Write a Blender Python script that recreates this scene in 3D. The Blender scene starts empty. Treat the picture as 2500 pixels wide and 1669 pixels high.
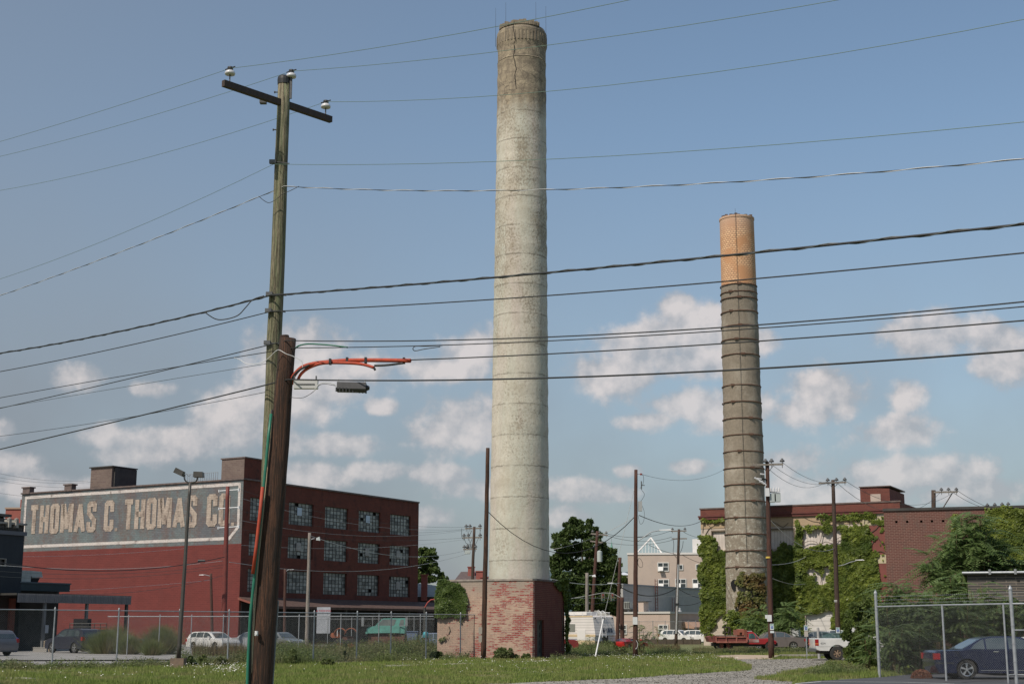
import bpy, math, random
import numpy as np
from mathutils import Vector, Matrix
R = math.radians
sc = bpy.context.scene
col = sc.collection
# ---------------------------------------------------------------- camera
EYE = 1.65; PITCH = 11.4
cam = bpy.data.cameras.new('camera'); camo = bpy.data.objects.new('camera', cam); col.objects.link(camo)
cam.lens = 50; cam.sensor_width = 36; cam.clip_start = 0.5; cam.clip_end = 9000
camo.location = (0, 0, EYE); camo.rotation_euler = (R(90 + PITCH), 0, 0)
sc.camera = camo
SP, CP = math.sin(R(PITCH)), math.cos(R(PITCH)); F_ = 2500 * 50 / 36
# ---------------------------------------------------------------- sun and sky
SUN_AZ, SUN_EL = 42.0, 49.0          # sun behind the camera, to the left
to_sun = Vector((-math.sin(R(SUN_AZ)) * math.cos(R(SUN_EL)), -math.cos(R(SUN_AZ)) * math.cos(R(SUN_EL)), math.sin(R(SUN_EL))))
sl = bpy.data.lights.new('sun', 'SUN'); slo = bpy.data.objects.new('sun', sl); col.objects.link(slo)
sl.energy = 4.1; sl.angle = R(0.5); sl.color = (1.0, 0.91, 0.79)
slo.rotation_euler = to_sun.to_track_quat('Z', 'Y').to_euler(); slo.location = (-40, -40, 80)
sc.view_settings.view_transform = 'Standard'; sc.view_settings.look = 'None'
sc.view_settings.exposure = 0.0; sc.view_settings.gamma = 1.0
world = bpy.data.worlds.new('World'); sc.world = world; world.use_nodes = True
def tz(y):
    v = (834.5 - y) / F_
    return (SP + v * CP) / (CP - v * SP)
def at(x, y, Y):
    """world point seen at photo pixel (x, y) that lies at depth Y metres"""
    u = (x - 1250) / F_; v = (834.5 - y) / F_
    d = CP - v * SP
    return Vector((Y * u / d, Y, EYE + Y * (SP + v * CP) / d))
def gp(x, y):
    return at(x, y, -EYE / tz(y))
def ray(x, y):
    u = (x - 1250) / F_; v = (834.5 - y) / F_
    return Vector((u, CP - v * SP, SP + v * CP))
def D(x, y): return (x * 1.0643, y * 1.0643)

def sky_world():
    nt = world.node_tree; nt.nodes.clear(); N = nt.nodes; L = nt.links
    def nd(t, **k):
        n = N.new(t)
        for a, b in k.items(): setattr(n, a, b)
        return n
    def m(op, a, b=None, c=None):
        n = nd('ShaderNodeMath', operation=op)
        for i, q in enumerate((a, b, c)):
            if q is None: continue
            if isinstance(q, (int, float)): n.inputs[i].default_value = q
            else: L.new(q, n.inputs[i])
        return n.outputs[0]
    out = nd('ShaderNodeOutputWorld'); bg = nd('ShaderNodeBackground'); L.new(bg.outputs[0], out.inputs[0])
    sky = nd('ShaderNodeTexSky'); sky.sky_type = 'NISHITA'; sky.sun_disc = False
    sky.sun_elevation = R(SUN_EL); sky.sun_rotation = R(180 + SUN_AZ) ; sky.air_density = 1.0; sky.dust_density = 1.2; sky.ozone_density = 1.3
    hs = nd('ShaderNodeHueSaturation'); hs.inputs['Saturation'].default_value = 0.97; hs.inputs['Value'].default_value = 1.0
    L.new(sky.outputs[0], hs.inputs['Color'])
    tc = nd('ShaderNodeTexCoord'); sp = nd('ShaderNodeSeparateXYZ'); L.new(tc.outputs['Generated'], sp.inputs[0])
    az = m('ARCTAN2', sp.outputs[0], sp.outputs[1]); el = m('ARCSINE', sp.outputs[2])
    cb = nd('ShaderNodeCombineXYZ'); L.new(az, cb.inputs[0]); L.new(el, cb.inputs[1])
    n1 = nd('ShaderNodeTexNoise'); n1.inputs['Scale'].default_value = 22; n1.inputs['Detail'].default_value = 8; n1.inputs['Roughness'].default_value = 0.55
    L.new(cb.outputs[0], n1.inputs['Vector'])
    n2 = nd('ShaderNodeTexNoise'); n2.inputs['Scale'].default_value = 62; n2.inputs['Detail'].default_value = 7; n2.inputs['Roughness'].default_value = 0.6
    L.new(cb.outputs[0], n2.inputs['Vector'])
    n3 = nd('ShaderNodeTexNoise'); n3.inputs['Scale'].default_value = 9; n3.inputs['Detail'].default_value = 5
    L.new(cb.outputs[0], n3.inputs['Vector'])
    clouds = [(700,800,92,55),(640,800,60,45),(665,865,85,80),(745,880,90,55),(560,955,100,55),(690,930,80,40),(830,845,55,35),
      (400,1015,110,36),(520,980,70,40),(320,1045,80,26),(640,1010,50,30),(780,1020,95,24),(180,868,48,26),(345,895,42,18),
      (15,1065,65,26),(0,985,30,18),(870,932,34,16),(100,1115,120,30),(1080,975,100,56),(1020,1000,55,24),(1085,800,80,40),(1020,845,90,28),
      (1010,1088,66,20),(980,1190,60,25),(1590,745,72,45),(1500,790,105,48),(1420,860,105,45),(1610,805,90,50),(1560,835,120,40),
      (1575,930,95,44),(1640,950,60,40),(1500,965,60,22),(1580,1070,50,15),(1440,1080,28,14),(2140,768,98,44),(1900,905,92,52),(1850,940,70,34),
      (2080,905,38,36),(2050,990,80,36),(2310,830,70,50),(2300,775,60,30),(1800,1065,60,34),(2080,1090,150,34),(1830,1120,70,36),(2220,1130,110,28),
      (1300,1185,60,24),(2010,1135,90,36),(1890,1150,90,26),(700,1090,90,26),(860,1080,70,20),(1180,1120,160,26),(1350,1130,90,22),(250,1000,60,24),(1560,700,40,26),(1740,780,45,24),(1720,930,50,30)]
    acc = None
    for (cx, cy, rx, ry) in clouds:
        r = ray(*D(cx, cy)).normalized(); a0 = math.atan2(r.x, r.y); e0 = math.asin(r.z)
        v = nd('ShaderNodeVectorMath', operation='SUBTRACT'); L.new(cb.outputs[0], v.inputs[0]); v.inputs[1].default_value = (a0, e0, 0)
        w = nd('ShaderNodeVectorMath', operation='MULTIPLY'); L.new(v.outputs[0], w.inputs[0]); w.inputs[1].default_value = (3262 / rx * .80, 3262 / ry * .80, 0)
        l = nd('ShaderNodeVectorMath', operation='LENGTH'); L.new(w.outputs[0], l.inputs[0])
        q = m('SUBTRACT', 1.0, l.outputs['Value'])
        acc = q if acc is None else m('SMOOTH_MAX', acc, q, 0.35)
    f = m('ADD', acc, m('MULTIPLY', m('SUBTRACT', n1.outputs[0], 0.5), 2.0))
    f = m('ADD', f, m('MULTIPLY', m('SUBTRACT', n2.outputs[0], 0.5), 1.1))
    ms = nd('ShaderNodeMapRange'); ms.interpolation_type = 'SMOOTHERSTEP'
    ms.inputs['From Min'].default_value = -0.30; ms.inputs['From Max'].default_value = 0.50
    L.new(f, ms.inputs['Value'])
    mk = m('MULTIPLY', ms.outputs[0], m('MULTIPLY', m('ADD', .74, m('MULTIPLY', n3.outputs[0], .3)), m('MINIMUM', m('ADD', .55, m('MULTIPLY', el, 2.6)), 1.0)))
    # thin veil low in the sky
    veil = nd('ShaderNodeMapRange'); veil.inputs['From Min'].default_value = 0.34; veil.inputs['From Max'].default_value = 0.0; veil.inputs['To Max'].default_value = 0.85
    L.new(el, veil.inputs['Value'])
    vv = m('MULTIPLY', veil.outputs[0], m('ADD', 0.45, n3.outputs[0]))
    side = nd('ShaderNodeMapRange'); side.interpolation_type = 'SMOOTHSTEP'; side.inputs['From Min'].default_value = .25; side.inputs['From Max'].default_value = -.7; side.inputs['To Max'].default_value = .5
    L.new(az, side.inputs['Value']); vv = m('MINIMUM', m('ADD', vv, side.outputs[0]), .85)
    shade = nd('ShaderNodeMapRange'); shade.inputs['From Min'].default_value = -0.25; shade.inputs['From Max'].default_value = 0.95
    off = nd('ShaderNodeVectorMath', operation='ADD'); L.new(cb.outputs[0], off.inputs[0]); off.inputs[1].default_value = (-.005, .009, 0)
    n4 = nd('ShaderNodeTexNoise'); n4.inputs['Scale'].default_value = 22; n4.inputs['Detail'].default_value = 8; n4.inputs['Roughness'].default_value = 0.55; L.new(off.outputs[0], n4.inputs['Vector'])
    rel = m('MULTIPLY', m('SUBTRACT', n1.outputs[0], n4.outputs[0]), 5.5)
    L.new(m('ADD', m('MULTIPLY', f, .75), rel), shade.inputs['Value'])
    cc = nd('ShaderNodeMix', data_type='RGBA'); L.new(shade.outputs[0], cc.inputs[0])
    cc.inputs[6].default_value = CLOUD_LO; cc.inputs[7].default_value = CLOUD_HI
    base = nd('ShaderNodeMix', data_type='RGBA', blend_type='MULTIPLY'); base.inputs[0].default_value = 1.0
    L.new(hs.outputs[0], base.inputs[6]); base.inputs[7].default_value = SKY_TINT
    mv = nd('ShaderNodeMix', data_type='RGBA'); L.new(vv, mv.inputs[0]); L.new(base.outputs[2], mv.inputs[6]); mv.inputs[7].default_value = VEIL
    mx = nd('ShaderNodeMix', data_type='RGBA'); L.new(mk, mx.inputs[0]); L.new(mv.outputs[2], mx.inputs[6]); L.new(cc.outputs[2], mx.inputs[7])
    L.new(mx.outputs[2], bg.inputs['Color']); bg.inputs['Strength'].default_value = SKY_STR
SKY_STR = 0.11
CLOUD_HI = (6.4, 5.95, 5.85, 1); CLOUD_LO = (3.7, 3.85, 4.15, 1); VEIL = (2.3, 2.55, 2.9, 1); SKY_TINT = (1.14, 1.17, 1.12, 1)
sky_world()

# ---------------------------------------------------------------- materials
MT = {}
def c4(c): return (c[0], c[1], c[2], 1)
class NT:
    def __init__(s, name):
        s.m = bpy.data.materials.new(name); s.m.use_nodes = True; s.t = s.m.node_tree; s.t.nodes.clear()
        s.o = s.n('ShaderNodeOutputMaterial'); s.b = s.n('ShaderNodeBsdfPrincipled'); s.l(s.b.outputs[0], s.o.inputs[0])
        s.tc = s.n('ShaderNodeTexCoord'); s.P = s.tc.outputs['Object']
    def n(s, t, **k):
        q = s.t.nodes.new(t)
        for a, b in k.items(): setattr(q, a, b)
        return q
    def l(s, a, b): s.t.links.new(a, b)
    def math(s, op, a, b=None, c=None):
        q = s.n('ShaderNodeMath', operation=op)
        for i, v in enumerate((a, b, c)):
            if v is None: continue
            if isinstance(v, (int, float)): q.inputs[i].default_value = v
            else: s.l(v, q.inputs[i])
        return q.outputs[0]
    def vec(s, scale=(1, 1, 1), src=None):
        q = s.n('ShaderNodeMapping'); q.inputs['Scale'].default_value = scale; s.l(src or s.P, q.inputs[0]); return q.outputs[0]
    def noise(s, scale, detail=5, rough=.55, src=None, stretch=(1, 1, 1)):
        q = s.n('ShaderNodeTexNoise'); q.inputs['Scale'].default_value = scale; q.inputs['Detail'].default_value = detail
        q.inputs['Roughness'].default_value = rough; s.l(s.vec(stretch, src), q.inputs['Vector']); return q.outputs[0]
    def ramp(s, f, a, b):
        q = s.n('ShaderNodeMapRange'); q.inputs['From Min'].default_value = a; q.inputs['From Max'].default_value = b; s.l(f, q.inputs['Value']); return q.outputs[0]
    def mix(s, f, a, b, mode='MIX'):
        q = s.n('ShaderNodeMix', data_type='RGBA', blend_type=mode)
        for i, v in ((0, f), (6, a), (7, b)):
            if isinstance(v, (int, float)): q.inputs[i].default_value = v
            elif isinstance(v, tuple): q.inputs[i].default_value = c4(v)
            else: s.l(v, q.inputs[i])
        return q.outputs[2]
    def sep(s):
        q = s.n('ShaderNodeSeparateXYZ'); s.l(s.P, q.inputs[0]); return q.outputs
    def wallvec(s):
        """x+y along the wall, z up: same layout on every side of a box"""
        o = s.sep(); q = s.n('ShaderNodeCombineXYZ'); s.l(s.math('ADD', o[0], o[1]), q.inputs[0]); s.l(o[2], q.inputs[1]); return q.outputs[0]
    def bump(s, h, st=.3, dist=.02):
        q = s.n('ShaderNodeBump'); q.inputs['Strength'].default_value = st; q.inputs['Distance'].default_value = dist; s.l(h, q.inputs['Height']); s.l(q.outputs[0], s.b.inputs['Normal'])
    def done(s, c, rough=.8, metal=0, spec=None):
        if isinstance(c, tuple): s.b.inputs['Base Color'].default_value = c4(c)
        else: s.l(c, s.b.inputs['Base Color'])
        s.b.inputs['Roughness'].default_value = rough; s.b.inputs['Metallic'].default_value = metal
        if spec is not None: s.b.inputs['Specular IOR Level'].default_value = spec
        return s.m
def M(key, c1=None, c2=None, rough=.8, scale=3, metal=0, bump=0, stretch=(1, 1, 1), spec=None, lo=.35, hi=.65, dirt=None):
    if key in MT: return MT[key]
    s = NT(key)
    c = c1
    if c2 is not None: c = s.mix(s.ramp(s.noise(scale, 6, .6, stretch=stretch), lo, hi), c1, c2)
    if dirt is not None: c = s.mix(s.math('MULTIPLY', s.ramp(s.noise(scale * 4, 6, .7), .5, .75), .6), c, dirt)
    if bump: s.bump(s.noise(scale * 6, 5, .6, stretch=stretch), bump, .02)
    MT[key] = s.done(c, rough, metal, spec); return MT[key]
def brick(key, c1, c2, mortar, bw=.3, bh=.1, rough=.9, mort=.012, stain=None, var=.5, bump=.25, extra=None):
    if key in MT: return MT[key]
    s = NT(key); v = s.wallvec()
    b = s.n('ShaderNodeTexBrick'); s.l(v, b.inputs['Vector'])
    b.inputs['Scale'].default_value = 1; b.inputs['Brick Width'].default_value = bw; b.inputs['Row Height'].default_value = bh
    b.inputs['Mortar Size'].default_value = mort; b.inputs['Mortar Smooth'].default_value = .3; b.inputs['Bias'].default_value = 0
    b.inputs['Color1'].default_value = c4(c1); b.inputs['Color2'].default_value = c4(c2); b.inputs['Mortar'].default_value = c4(mortar)
    c = s.mix(s.math('MULTIPLY', s.ramp(s.noise(.5, 6, .65), .35, .7), var), b.outputs[0], tuple(x * .6 for x in c1))
    if stain: c = s.mix(s.ramp(s.noise(1.1, 7, .7, stretch=(1, 1, .6)), .52, .66), c, stain)
    if extra: c = extra(s, c)
    s.bump(b.outputs['Fac'], -bump, .01)
    MT[key] = s.done(c, rough); return MT[key]
def leafmat(key, a, b, c=None, trans=.35, rough=.55):
    if key in MT: return MT[key]
    s = NT(key); g = s.n('ShaderNodeNewGeometry')
    r = g.outputs['Random Per Island']
    cc = s.mix(r, a, b)
    if c: cc = s.mix(s.ramp(s.noise(.55, 3, .5), .45, .68), cc, c)
    cc = s.mix(s.math('MULTIPLY', s.math('FRACT', s.math('MULTIPLY', r, 37.7)), .5), cc, tuple(x * .45 for x in a))
    s.done(cc, rough, spec=.25)
    t = s.n('ShaderNodeBsdfTranslucent'); s.l(cc, t.inputs[0]); q = s.n('ShaderNodeMixShader'); q.inputs[0].default_value = trans
    s.l(s.b.outputs[0], q.inputs[1]); s.l(t.outputs[0], q.inputs[2]); s.l(q.outputs[0], s.o.inputs[0])
    MT[key] = s.m; return s.m
# ---------------------------------------------------------------- mesh builder
class MB:
    def __init__(s): s.v = []; s.f = []; s.mi = []; s.cm = 0
    def add(s, vs, fs):
        k = len(s.v); s.v += [tuple(p) for p in vs]; s.f += [tuple(i + k for i in f) for f in fs]; s.mi += [s.cm] * len(fs); return s
    def quad(s, a, b, c, d): return s.add((a, b, c, d), ((0, 1, 2, 3),))
    def poly(s, pts): return s.add(pts, (tuple(range(len(pts))),))
    def box(s, x0, x1, y0, y1, z0, z1):
        v = [(x, y, z) for z in (z0, z1) for y in (y0, y1) for x in (x0, x1)]
        return s.add(v, ((0, 2, 3, 1), (4, 5, 7, 6), (0, 1, 5, 4), (2, 6, 7, 3), (0, 4, 6, 2), (1, 3, 7, 5)))
    def cyl(s, p0, p1, r0, r1=None, n=8, caps=True):
        r1 = r0 if r1 is None else r1
        p0 = Vector(p0); p1 = Vector(p1); d = (p1 - p0)
        if d.length < 1e-9: return s
        d.normalize(); a = d.orthogonal().normalized(); b = d.cross(a)
        vs = []
        for p, r in ((p0, r0), (p1, r1)):
            for i in range(n):
                t = 2 * math.pi * i / n; vs.append(p + a * (r * math.cos(t)) + b * (r * math.sin(t)))
        fs = [(i, (i + 1) % n, n + (i + 1) % n, n + i) for i in range(n)]
        if caps: fs += [tuple(range(n - 1, -1, -1)), tuple(range(n, 2 * n))]
        return s.add(vs, fs)
    def tube(s, pts, r, n=6, r1=None):
        pts = [Vector(p) for p in pts]; m = len(pts); vs = []
        d0 = (pts[1] - pts[0]).normalized(); a = d0.orthogonal().normalized()
        for i, p in enumerate(pts):
            d = (pts[min(i + 1, m - 1)] - pts[max(i - 1, 0)]).normalized()
            a = (a - d * a.dot(d)); a = a.normalized() if a.length > .01 else d.orthogonal().normalized(); b = d.cross(a).normalized()
            rr = r if r1 is None else r + (r1 - r) * i / (m - 1)
            for k in range(n):
                t = 2 * math.pi * k / n; vs.append(p + a * (rr * math.cos(t)) + b * (rr * math.sin(t)))
        fs = [(i * n + k, i * n + (k + 1) % n, (i + 1) * n + (k + 1) % n, (i + 1) * n + k) for i in range(m - 1) for k in range(n)]
        fs += [tuple(range(n - 1, -1, -1)), tuple(range((m - 1) * n, m * n))]
        return s.add(vs, fs)
    def lathe(s, prof, n=32, c=(0, 0), capt=True, jit=0, lean=(0, 0)):
        vs = []; z0 = prof[0][1]; H = prof[-1][1] - z0 or 1
        for (r, z) in prof:
            for i in range(n):
                t = 2 * math.pi * i / n; q = r * (1 + jit * math.sin(t * 5 + z * 1.7) * .5 + jit * random.uniform(-1, 1) * .5)
                k = (z - z0) / H; vs.append((c[0] + lean[0] * k + q * math.cos(t), c[1] + lean[1] * k + q * math.sin(t), z))
        m = len(prof)
        fs = [(i * n + k, i * n + (k + 1) % n, (i + 1) * n + (k + 1) % n, (i + 1) * n + k) for i in range(m - 1) for k in range(n)]
        if capt: fs.append(tuple(range((m - 1) * n, m * n)))
        return s.add(vs, fs)
    def extr(s, pts, off):
        """closed outline (3-D points) pushed by off, with both ends closed"""
        n = len(pts); off = Vector(off); a = [Vector(p) for p in pts]
        return s.add(a + [p + off for p in a], [tuple(range(n)), tuple(range(2 * n - 1, n - 1, -1))] + [(i, n + i, n + (i + 1) % n, (i + 1) % n) for i in range(n)])
    def build(s, name, mats, parent=None, smooth=False, kind=None):
        me = bpy.data.meshes.new(name); me.from_pydata(s.v, [], s.f)
        if not isinstance(mats, (list, tuple)): mats = [mats]
        for q in mats: me.materials.append(q)
        if len(mats) > 1: me.polygons.foreach_set('material_index', s.mi)
        if smooth: me.polygons.foreach_set('use_smooth', [True] * len(me.polygons))
        me.update()
        o = bpy.data.objects.new(name, me); col.objects.link(o)
        if parent is not None: o.parent = parent
        if kind: o['kind'] = kind
        return o
def smooth_by_angle(o, ang=40):
    me = o.data; me.polygons.foreach_set('use_smooth', [True] * len(me.polygons))
    try: me.set_sharp_from_angle(angle=R(ang))
    except Exception: pass
    return o
def tag(o, label, cat, group=None):
    o['label'] = label; o['category'] = cat
    if group: o['group'] = group
    return o
def thing(name, label, cat, loc=(0, 0, 0), rz=0, group=None):
    o = bpy.data.objects.new(name, None); col.objects.link(o); o.location = loc; o.rotation_euler = (0, 0, rz); o.empty_display_size = .3
    return tag(o, label, cat, group)
class Frame:
    """a wall-aligned frame: local x along the wall (left to right), y into the building"""
    def __init__(s, ox, oy, rz): s.o = Vector((ox, oy, 0)); s.r = R(rz); s.ex = Vector((math.cos(s.r), math.sin(s.r), 0)); s.ey = Vector((-math.sin(s.r), math.cos(s.r), 0))
    def loc(s, p): q = Vector(p) - s.o; return Vector((q.dot(s.ex), q.dot(s.ey), q.z))
    def onY(s, x, y, ly=0):
        r = ray(x, y); c = Vector((0, 0, EYE)); k = (ly - (c - s.o).dot(s.ey)) / r.dot(s.ey); q = s.loc(c + r * k); return q.x, q.z
    def onX(s, x, y, lx=0):
        r = ray(x, y); c = Vector((0, 0, EYE)); k = (lx - (c - s.o).dot(s.ex)) / r.dot(s.ex); q = s.loc(c + r * k); return q.y, q.z
def wallgrid(mb, P, U, u0, u1, z0, z1, rects, inward):
    P = Vector(P); U = Vector(U); inward = Vector(inward); Z = Vector((0, 0, 1))
    us = sorted({u0, u1} | {r[0] for r in rects} | {r[1] for r in rects}); zs = sorted({z0, z1} | {r[2] for r in rects} | {r[3] for r in rects})
    p = lambda u, z, k=0: P + U * u + Z * z + inward * k
    for i in range(len(us) - 1):
        for j in range(len(zs) - 1):
            a, b, c, d = us[i], us[i + 1], zs[j], zs[j + 1]; mu, mz = (a + b) / 2, (c + d) / 2
            if any(r[0] < mu < r[1] and r[2] < mz < r[3] for r in rects): continue
            mb.quad(p(a, c), p(b, c), p(b, d), p(a, d))
    for (a, b, c, d) in rects:
        for (e, f) in (((a, c), (b, c)), ((b, c), (b, d)), ((b, d), (a, d)), ((a, d), (a, c))):
            mb.quad(p(*e), p(*f), p(*f, 1), p(*e, 1))
def fast(name, V, n, mat, parent=None, kind=None, mi=None):
    """many loose polygons with n corners each from an array (k, n, 3)"""
    V = np.asarray(V, dtype=np.float32); k = V.shape[0]
    me = bpy.data.meshes.new(name); me.vertices.add(k * n); me.vertices.foreach_set('co', V.ravel())
    me.loops.add(k * n); me.loops.foreach_set('vertex_index', np.arange(k * n, dtype=np.int32))
    me.polygons.add(k); me.polygons.foreach_set('loop_start', np.arange(k, dtype=np.int32) * n)
    try: me.polygons.foreach_set('loop_total', np.full(k, n, dtype=np.int32))
    except Exception: pass
    mats = mat if isinstance(mat, (list, tuple)) else [mat]
    for q in mats: me.materials.append(q)
    if mi is not None: me.polygons.foreach_set('material_index', np.asarray(mi, dtype=np.int32))
    me.update(calc_edges=True); me.validate()
    o = bpy.data.objects.new(name, me); col.objects.link(o)
    if parent is not None: o.parent = parent
    if kind: o['kind'] = kind
    return o
def leafquads(P, size, rng, nrm=None, spread=1.0, aspect=.55):
    """rhombic leaves at points P; nrm = preferred normal"""
    k = len(P); n = rng.normal(size=(k, 3))
    n /= np.linalg.norm(n, axis=1)[:, None]
    if nrm is not None: n = np.asarray(nrm) + n * spread; n /= np.linalg.norm(n, axis=1)[:, None]
    r = rng.normal(size=(k, 3)); a = np.cross(n, r); a /= np.linalg.norm(a, axis=1)[:, None] + 1e-9; b = np.cross(n, a)
    s = (size * rng.uniform(.6, 1.3, k))[:, None] if np.isscalar(size) else size[:, None]
    return np.stack([P - a * s * .5, P + b * s * aspect * .5, P + a * s * .5, P - b * s * aspect * .5], axis=1)
def inpoly(px, py, poly):
    px = np.asarray(px); py = np.asarray(py); c = np.zeros(px.shape, bool); n = len(poly); j = n - 1
    for i in range(n):
        xi, yi = poly[i][0], poly[i][1]; xj, yj = poly[j][0], poly[j][1]
        k = ((yi > py) != (yj > py)) & (px < (xj - xi) * (py - yi) / ((yj - yi) or 1e-9) + xi); c ^= k; j = i
    return c
def textobj(name, txt, size, mat, parent, loc, rot=(R(90), 0, 0), align='CENTER', sx=1, off=0):
    cu = bpy.data.curves.new(name, 'FONT'); cu.body = txt; cu.size = size; cu.align_x = align; cu.align_y = 'CENTER'; cu.extrude = .002; cu.offset = off; cu.resolution_u = 2
    t = bpy.data.objects.new(name + '_t', cu); col.objects.link(t); bpy.context.view_layer.update()
    me = bpy.data.meshes.new_from_object(t.evaluated_get(bpy.context.evaluated_depsgraph_get()))
    bpy.data.objects.remove(t); me.name = name; me.materials.clear(); me.materials.append(mat)
    o = bpy.data.objects.new(name, me); col.objects.link(o); o.parent = parent; o.location = loc; o.rotation_euler = rot; o.scale = (sx, 1, 1)
    return o
rng = np.random.default_rng(7); random.seed(7)
# ================================================================ SETTING
def ground_mat():
    s = NT('ground_soil')
    a = s.mix(s.ramp(s.noise(.12, 6, .6), .4, .6), (.12, .15, .05), (.18, .17, .08))
    a = s.mix(s.ramp(s.noise(2.5, 6, .7), .45, .7), a, (.06, .075, .028))
    a = s.mix(s.ramp(s.noise(.5, 7, .7), .58, .72), a, (.26, .22, .13))
    s.bump(s.noise(12, 5), .4, .05); return s.done(a, .95)
def gravel_mat():
    s = NT('gravel_mat')
    a = s.mix(s.ramp(s.noise(14, 4, .7), .3, .7), (.19, .18, .155), (.44, .41, .36))
    a = s.mix(s.ramp(s.noise(.35, 6, .6, stretch=(1, 2.5, 1)), .42, .62), a, (.17, .16, .145))
    a = s.mix(s.math('MULTIPLY', s.ramp(s.noise(1.2, 7, .7), .6, .75), .7), a, (.10, .12, .05))
    s.bump(s.noise(30, 4, .7), .7, .03); return s.done(a, .95)
def asphalt_mat(key, a, b):
    s = NT(key)
    c = s.mix(s.ramp(s.noise(.25, 6, .6, stretch=(1, 2, 1)), .35, .65), a, b)
    c = s.mix(s.math('MULTIPLY', s.ramp(s.noise(25, 3, .7), .5, .8), .5), c, tuple(x * 1.7 for x in b))
    v = s.n('ShaderNodeTexVoronoi', feature='DISTANCE_TO_EDGE'); v.inputs['Scale'].default_value = .22; s.l(s.P, v.inputs['Vector'])
    c = s.mix(s.ramp(v.outputs['Distance'], .012, .004), c, tuple(x * .4 for x in a))
    s.bump(s.noise(30, 3), .3, .01); return s.done(c, .9)
GM, GR = ground_mat(), gravel_mat()
LOT = asphalt_mat('lot_asphalt', (.20, .195, .185), (.29, .28, .265)); ASP = asphalt_mat('fresh_asphalt', (.05, .052, .058), (.072, .074, .08))
mb = MB(); mb.quad((-4000, -200, 0), (4000, -200, 0), (4000, 6000, 0), (-4000, 6000, 0)); mb.build('ground', GM, kind='structure')
def G2(pts, z=0): return [(gp(x, y).x, gp(x, y).y, z) for x, y in pts]
def sheet(name, pts, z, mat):
    m = MB(); m.poly([(p[0], p[1], z) for p in pts]); return m.build(name, mat, kind='structure')
FENCE_PX = [(-120, 1637), (0, 1634), (600, 1621), (1130, 1608), (1276, 1605)]
FEN = G2(FENCE_PX)
lotp = [(p[0], p[1] + .15) for p in FEN] + [(FEN[-1][0] - .5, 81), (-11, 91), (-11.5, 152), (-90, 190), (-110, 60)]
sheet('parking_lot', lotp, .006, LOT)
def densify(pts, k=4, j=.0):
    out = []
    for i in range(len(pts)):
        a, b = pts[i], pts[(i + 1) % len(pts)]
        for t in range(k):
            f = t / k; out.append((a[0] + (b[0] - a[0]) * f + random.uniform(-j, j), a[1] + (b[1] - a[1]) * f + random.uniform(-j, j) * .4))
    return out
GRAVEL_PX = [(1000, 1685), (1130, 1672), (1300, 1665), (1420, 1660), (1520, 1656), (1637, 1647), (1757, 1640), (1832, 1635), (1838, 1624), (1815, 1614), (1790, 1608.6), (1882, 1608.6), (2030, 1605.5), (2300, 1604), (2300, 1612), (2028, 1614), (2006, 1628), (1920, 1641), (1839, 1657), (1937, 1664), (1930, 1690)]
GRAVEL = [(p[0], p[1]) for p in G2(densify(GRAVEL_PX, 5, 2.5))]
sheet('gravel_drive', GRAVEL, .006, GR)
ROAD_PX = [(1925, 1695), (1940, 1668), (1985, 1662), (2060, 1658), (2141, 1653), (2230, 1645), (2500, 1640), (2700, 1640), (2800, 1695)]
ROAD = [(p[0], p[1]) for p in G2(ROAD_PX)]
sheet('asphalt_road', ROAD, .010, ASP)
def strip(name, px, w, z, mat):
    P = [Vector((p[0], p[1], 0)) for p in G2(px)]; m = MB()
    for i in range(len(P) - 1):
        d = (P[i + 1] - P[i]).normalized(); n = Vector((-d.y, d.x, 0)) * w / 2; zz = Vector((0, 0, z))
        m.quad(P[i] - n + zz, P[i + 1] - n + zz, P[i + 1] + n + zz, P[i] + n + zz)
    return m.build(name, mat, kind='structure')
PAINTW = M('road_paint', (.62, .62, .6), (.35, .35, .35), .8, 8, lo=.55, hi=.75)
strip('road_marking', [(1930, 1669.5), (2005, 1663.5), (2200, 1665), (2330, 1669)], .11, .015, PAINTW)
CONC = M('concrete', (.46, .37, .28), (.36, .28, .20), .9, 1.5, bump=.2)
CONC2 = M('concrete_pale', (.42, .40, .36), (.28, .26, .23), .9, 2, bump=.2)
SIDE_PX = [(1738, 1600), (1800, 1597.5), (1900, 1599), (2090, 1599), (2090, 1602), (1905, 1603.5), (1882, 1608), (1800, 1608.6), (1765, 1606)]
SIDE = [(p[0], p[1]) for p in G2(SIDE_PX)]
sheet('sidewalk', SIDE, .012, CONC)
K = G2([(1886, 1606.5), (1908, 1603.2), (2100, 1602.0)]); m = MB()
for i in range(2):
    a, b = Vector(K[i]), Vector(K[i + 1]); h0, h1 = (.02, .16) if i == 0 else (.16, .16); n = Vector((0, .28, 0)); z = Vector((0, 0, 1))
    m.add([a, b, b + n, a + n, a + z * h0, b + z * h1, b + n + z * h1, a + n + z * h0], ((0, 1, 5, 4), (4, 5, 6, 7), (1, 2, 6, 5), (3, 0, 4, 7), (2, 3, 7, 6)))
m.build('kerb', CONC2, kind='structure')
PATH_PX = [(935, 1624), (1190, 1615.5), (1345, 1610.5), (1345, 1613), (1190, 1618), (945, 1627)]
PATH = [(p[0], p[1]) for p in G2(PATH_PX)]
sheet('concrete_path', PATH, .006, M('path_conc', (.40, .37, .32), (.25, .23, .18), .9, 2))
PATH2 = [(p[0], p[1]) for p in G2([(-60, 1655), (60, 1653), (90, 1655), (-60, 1659)])]
sheet('concrete_path', PATH2, .006, MT['path_conc'])
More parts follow.
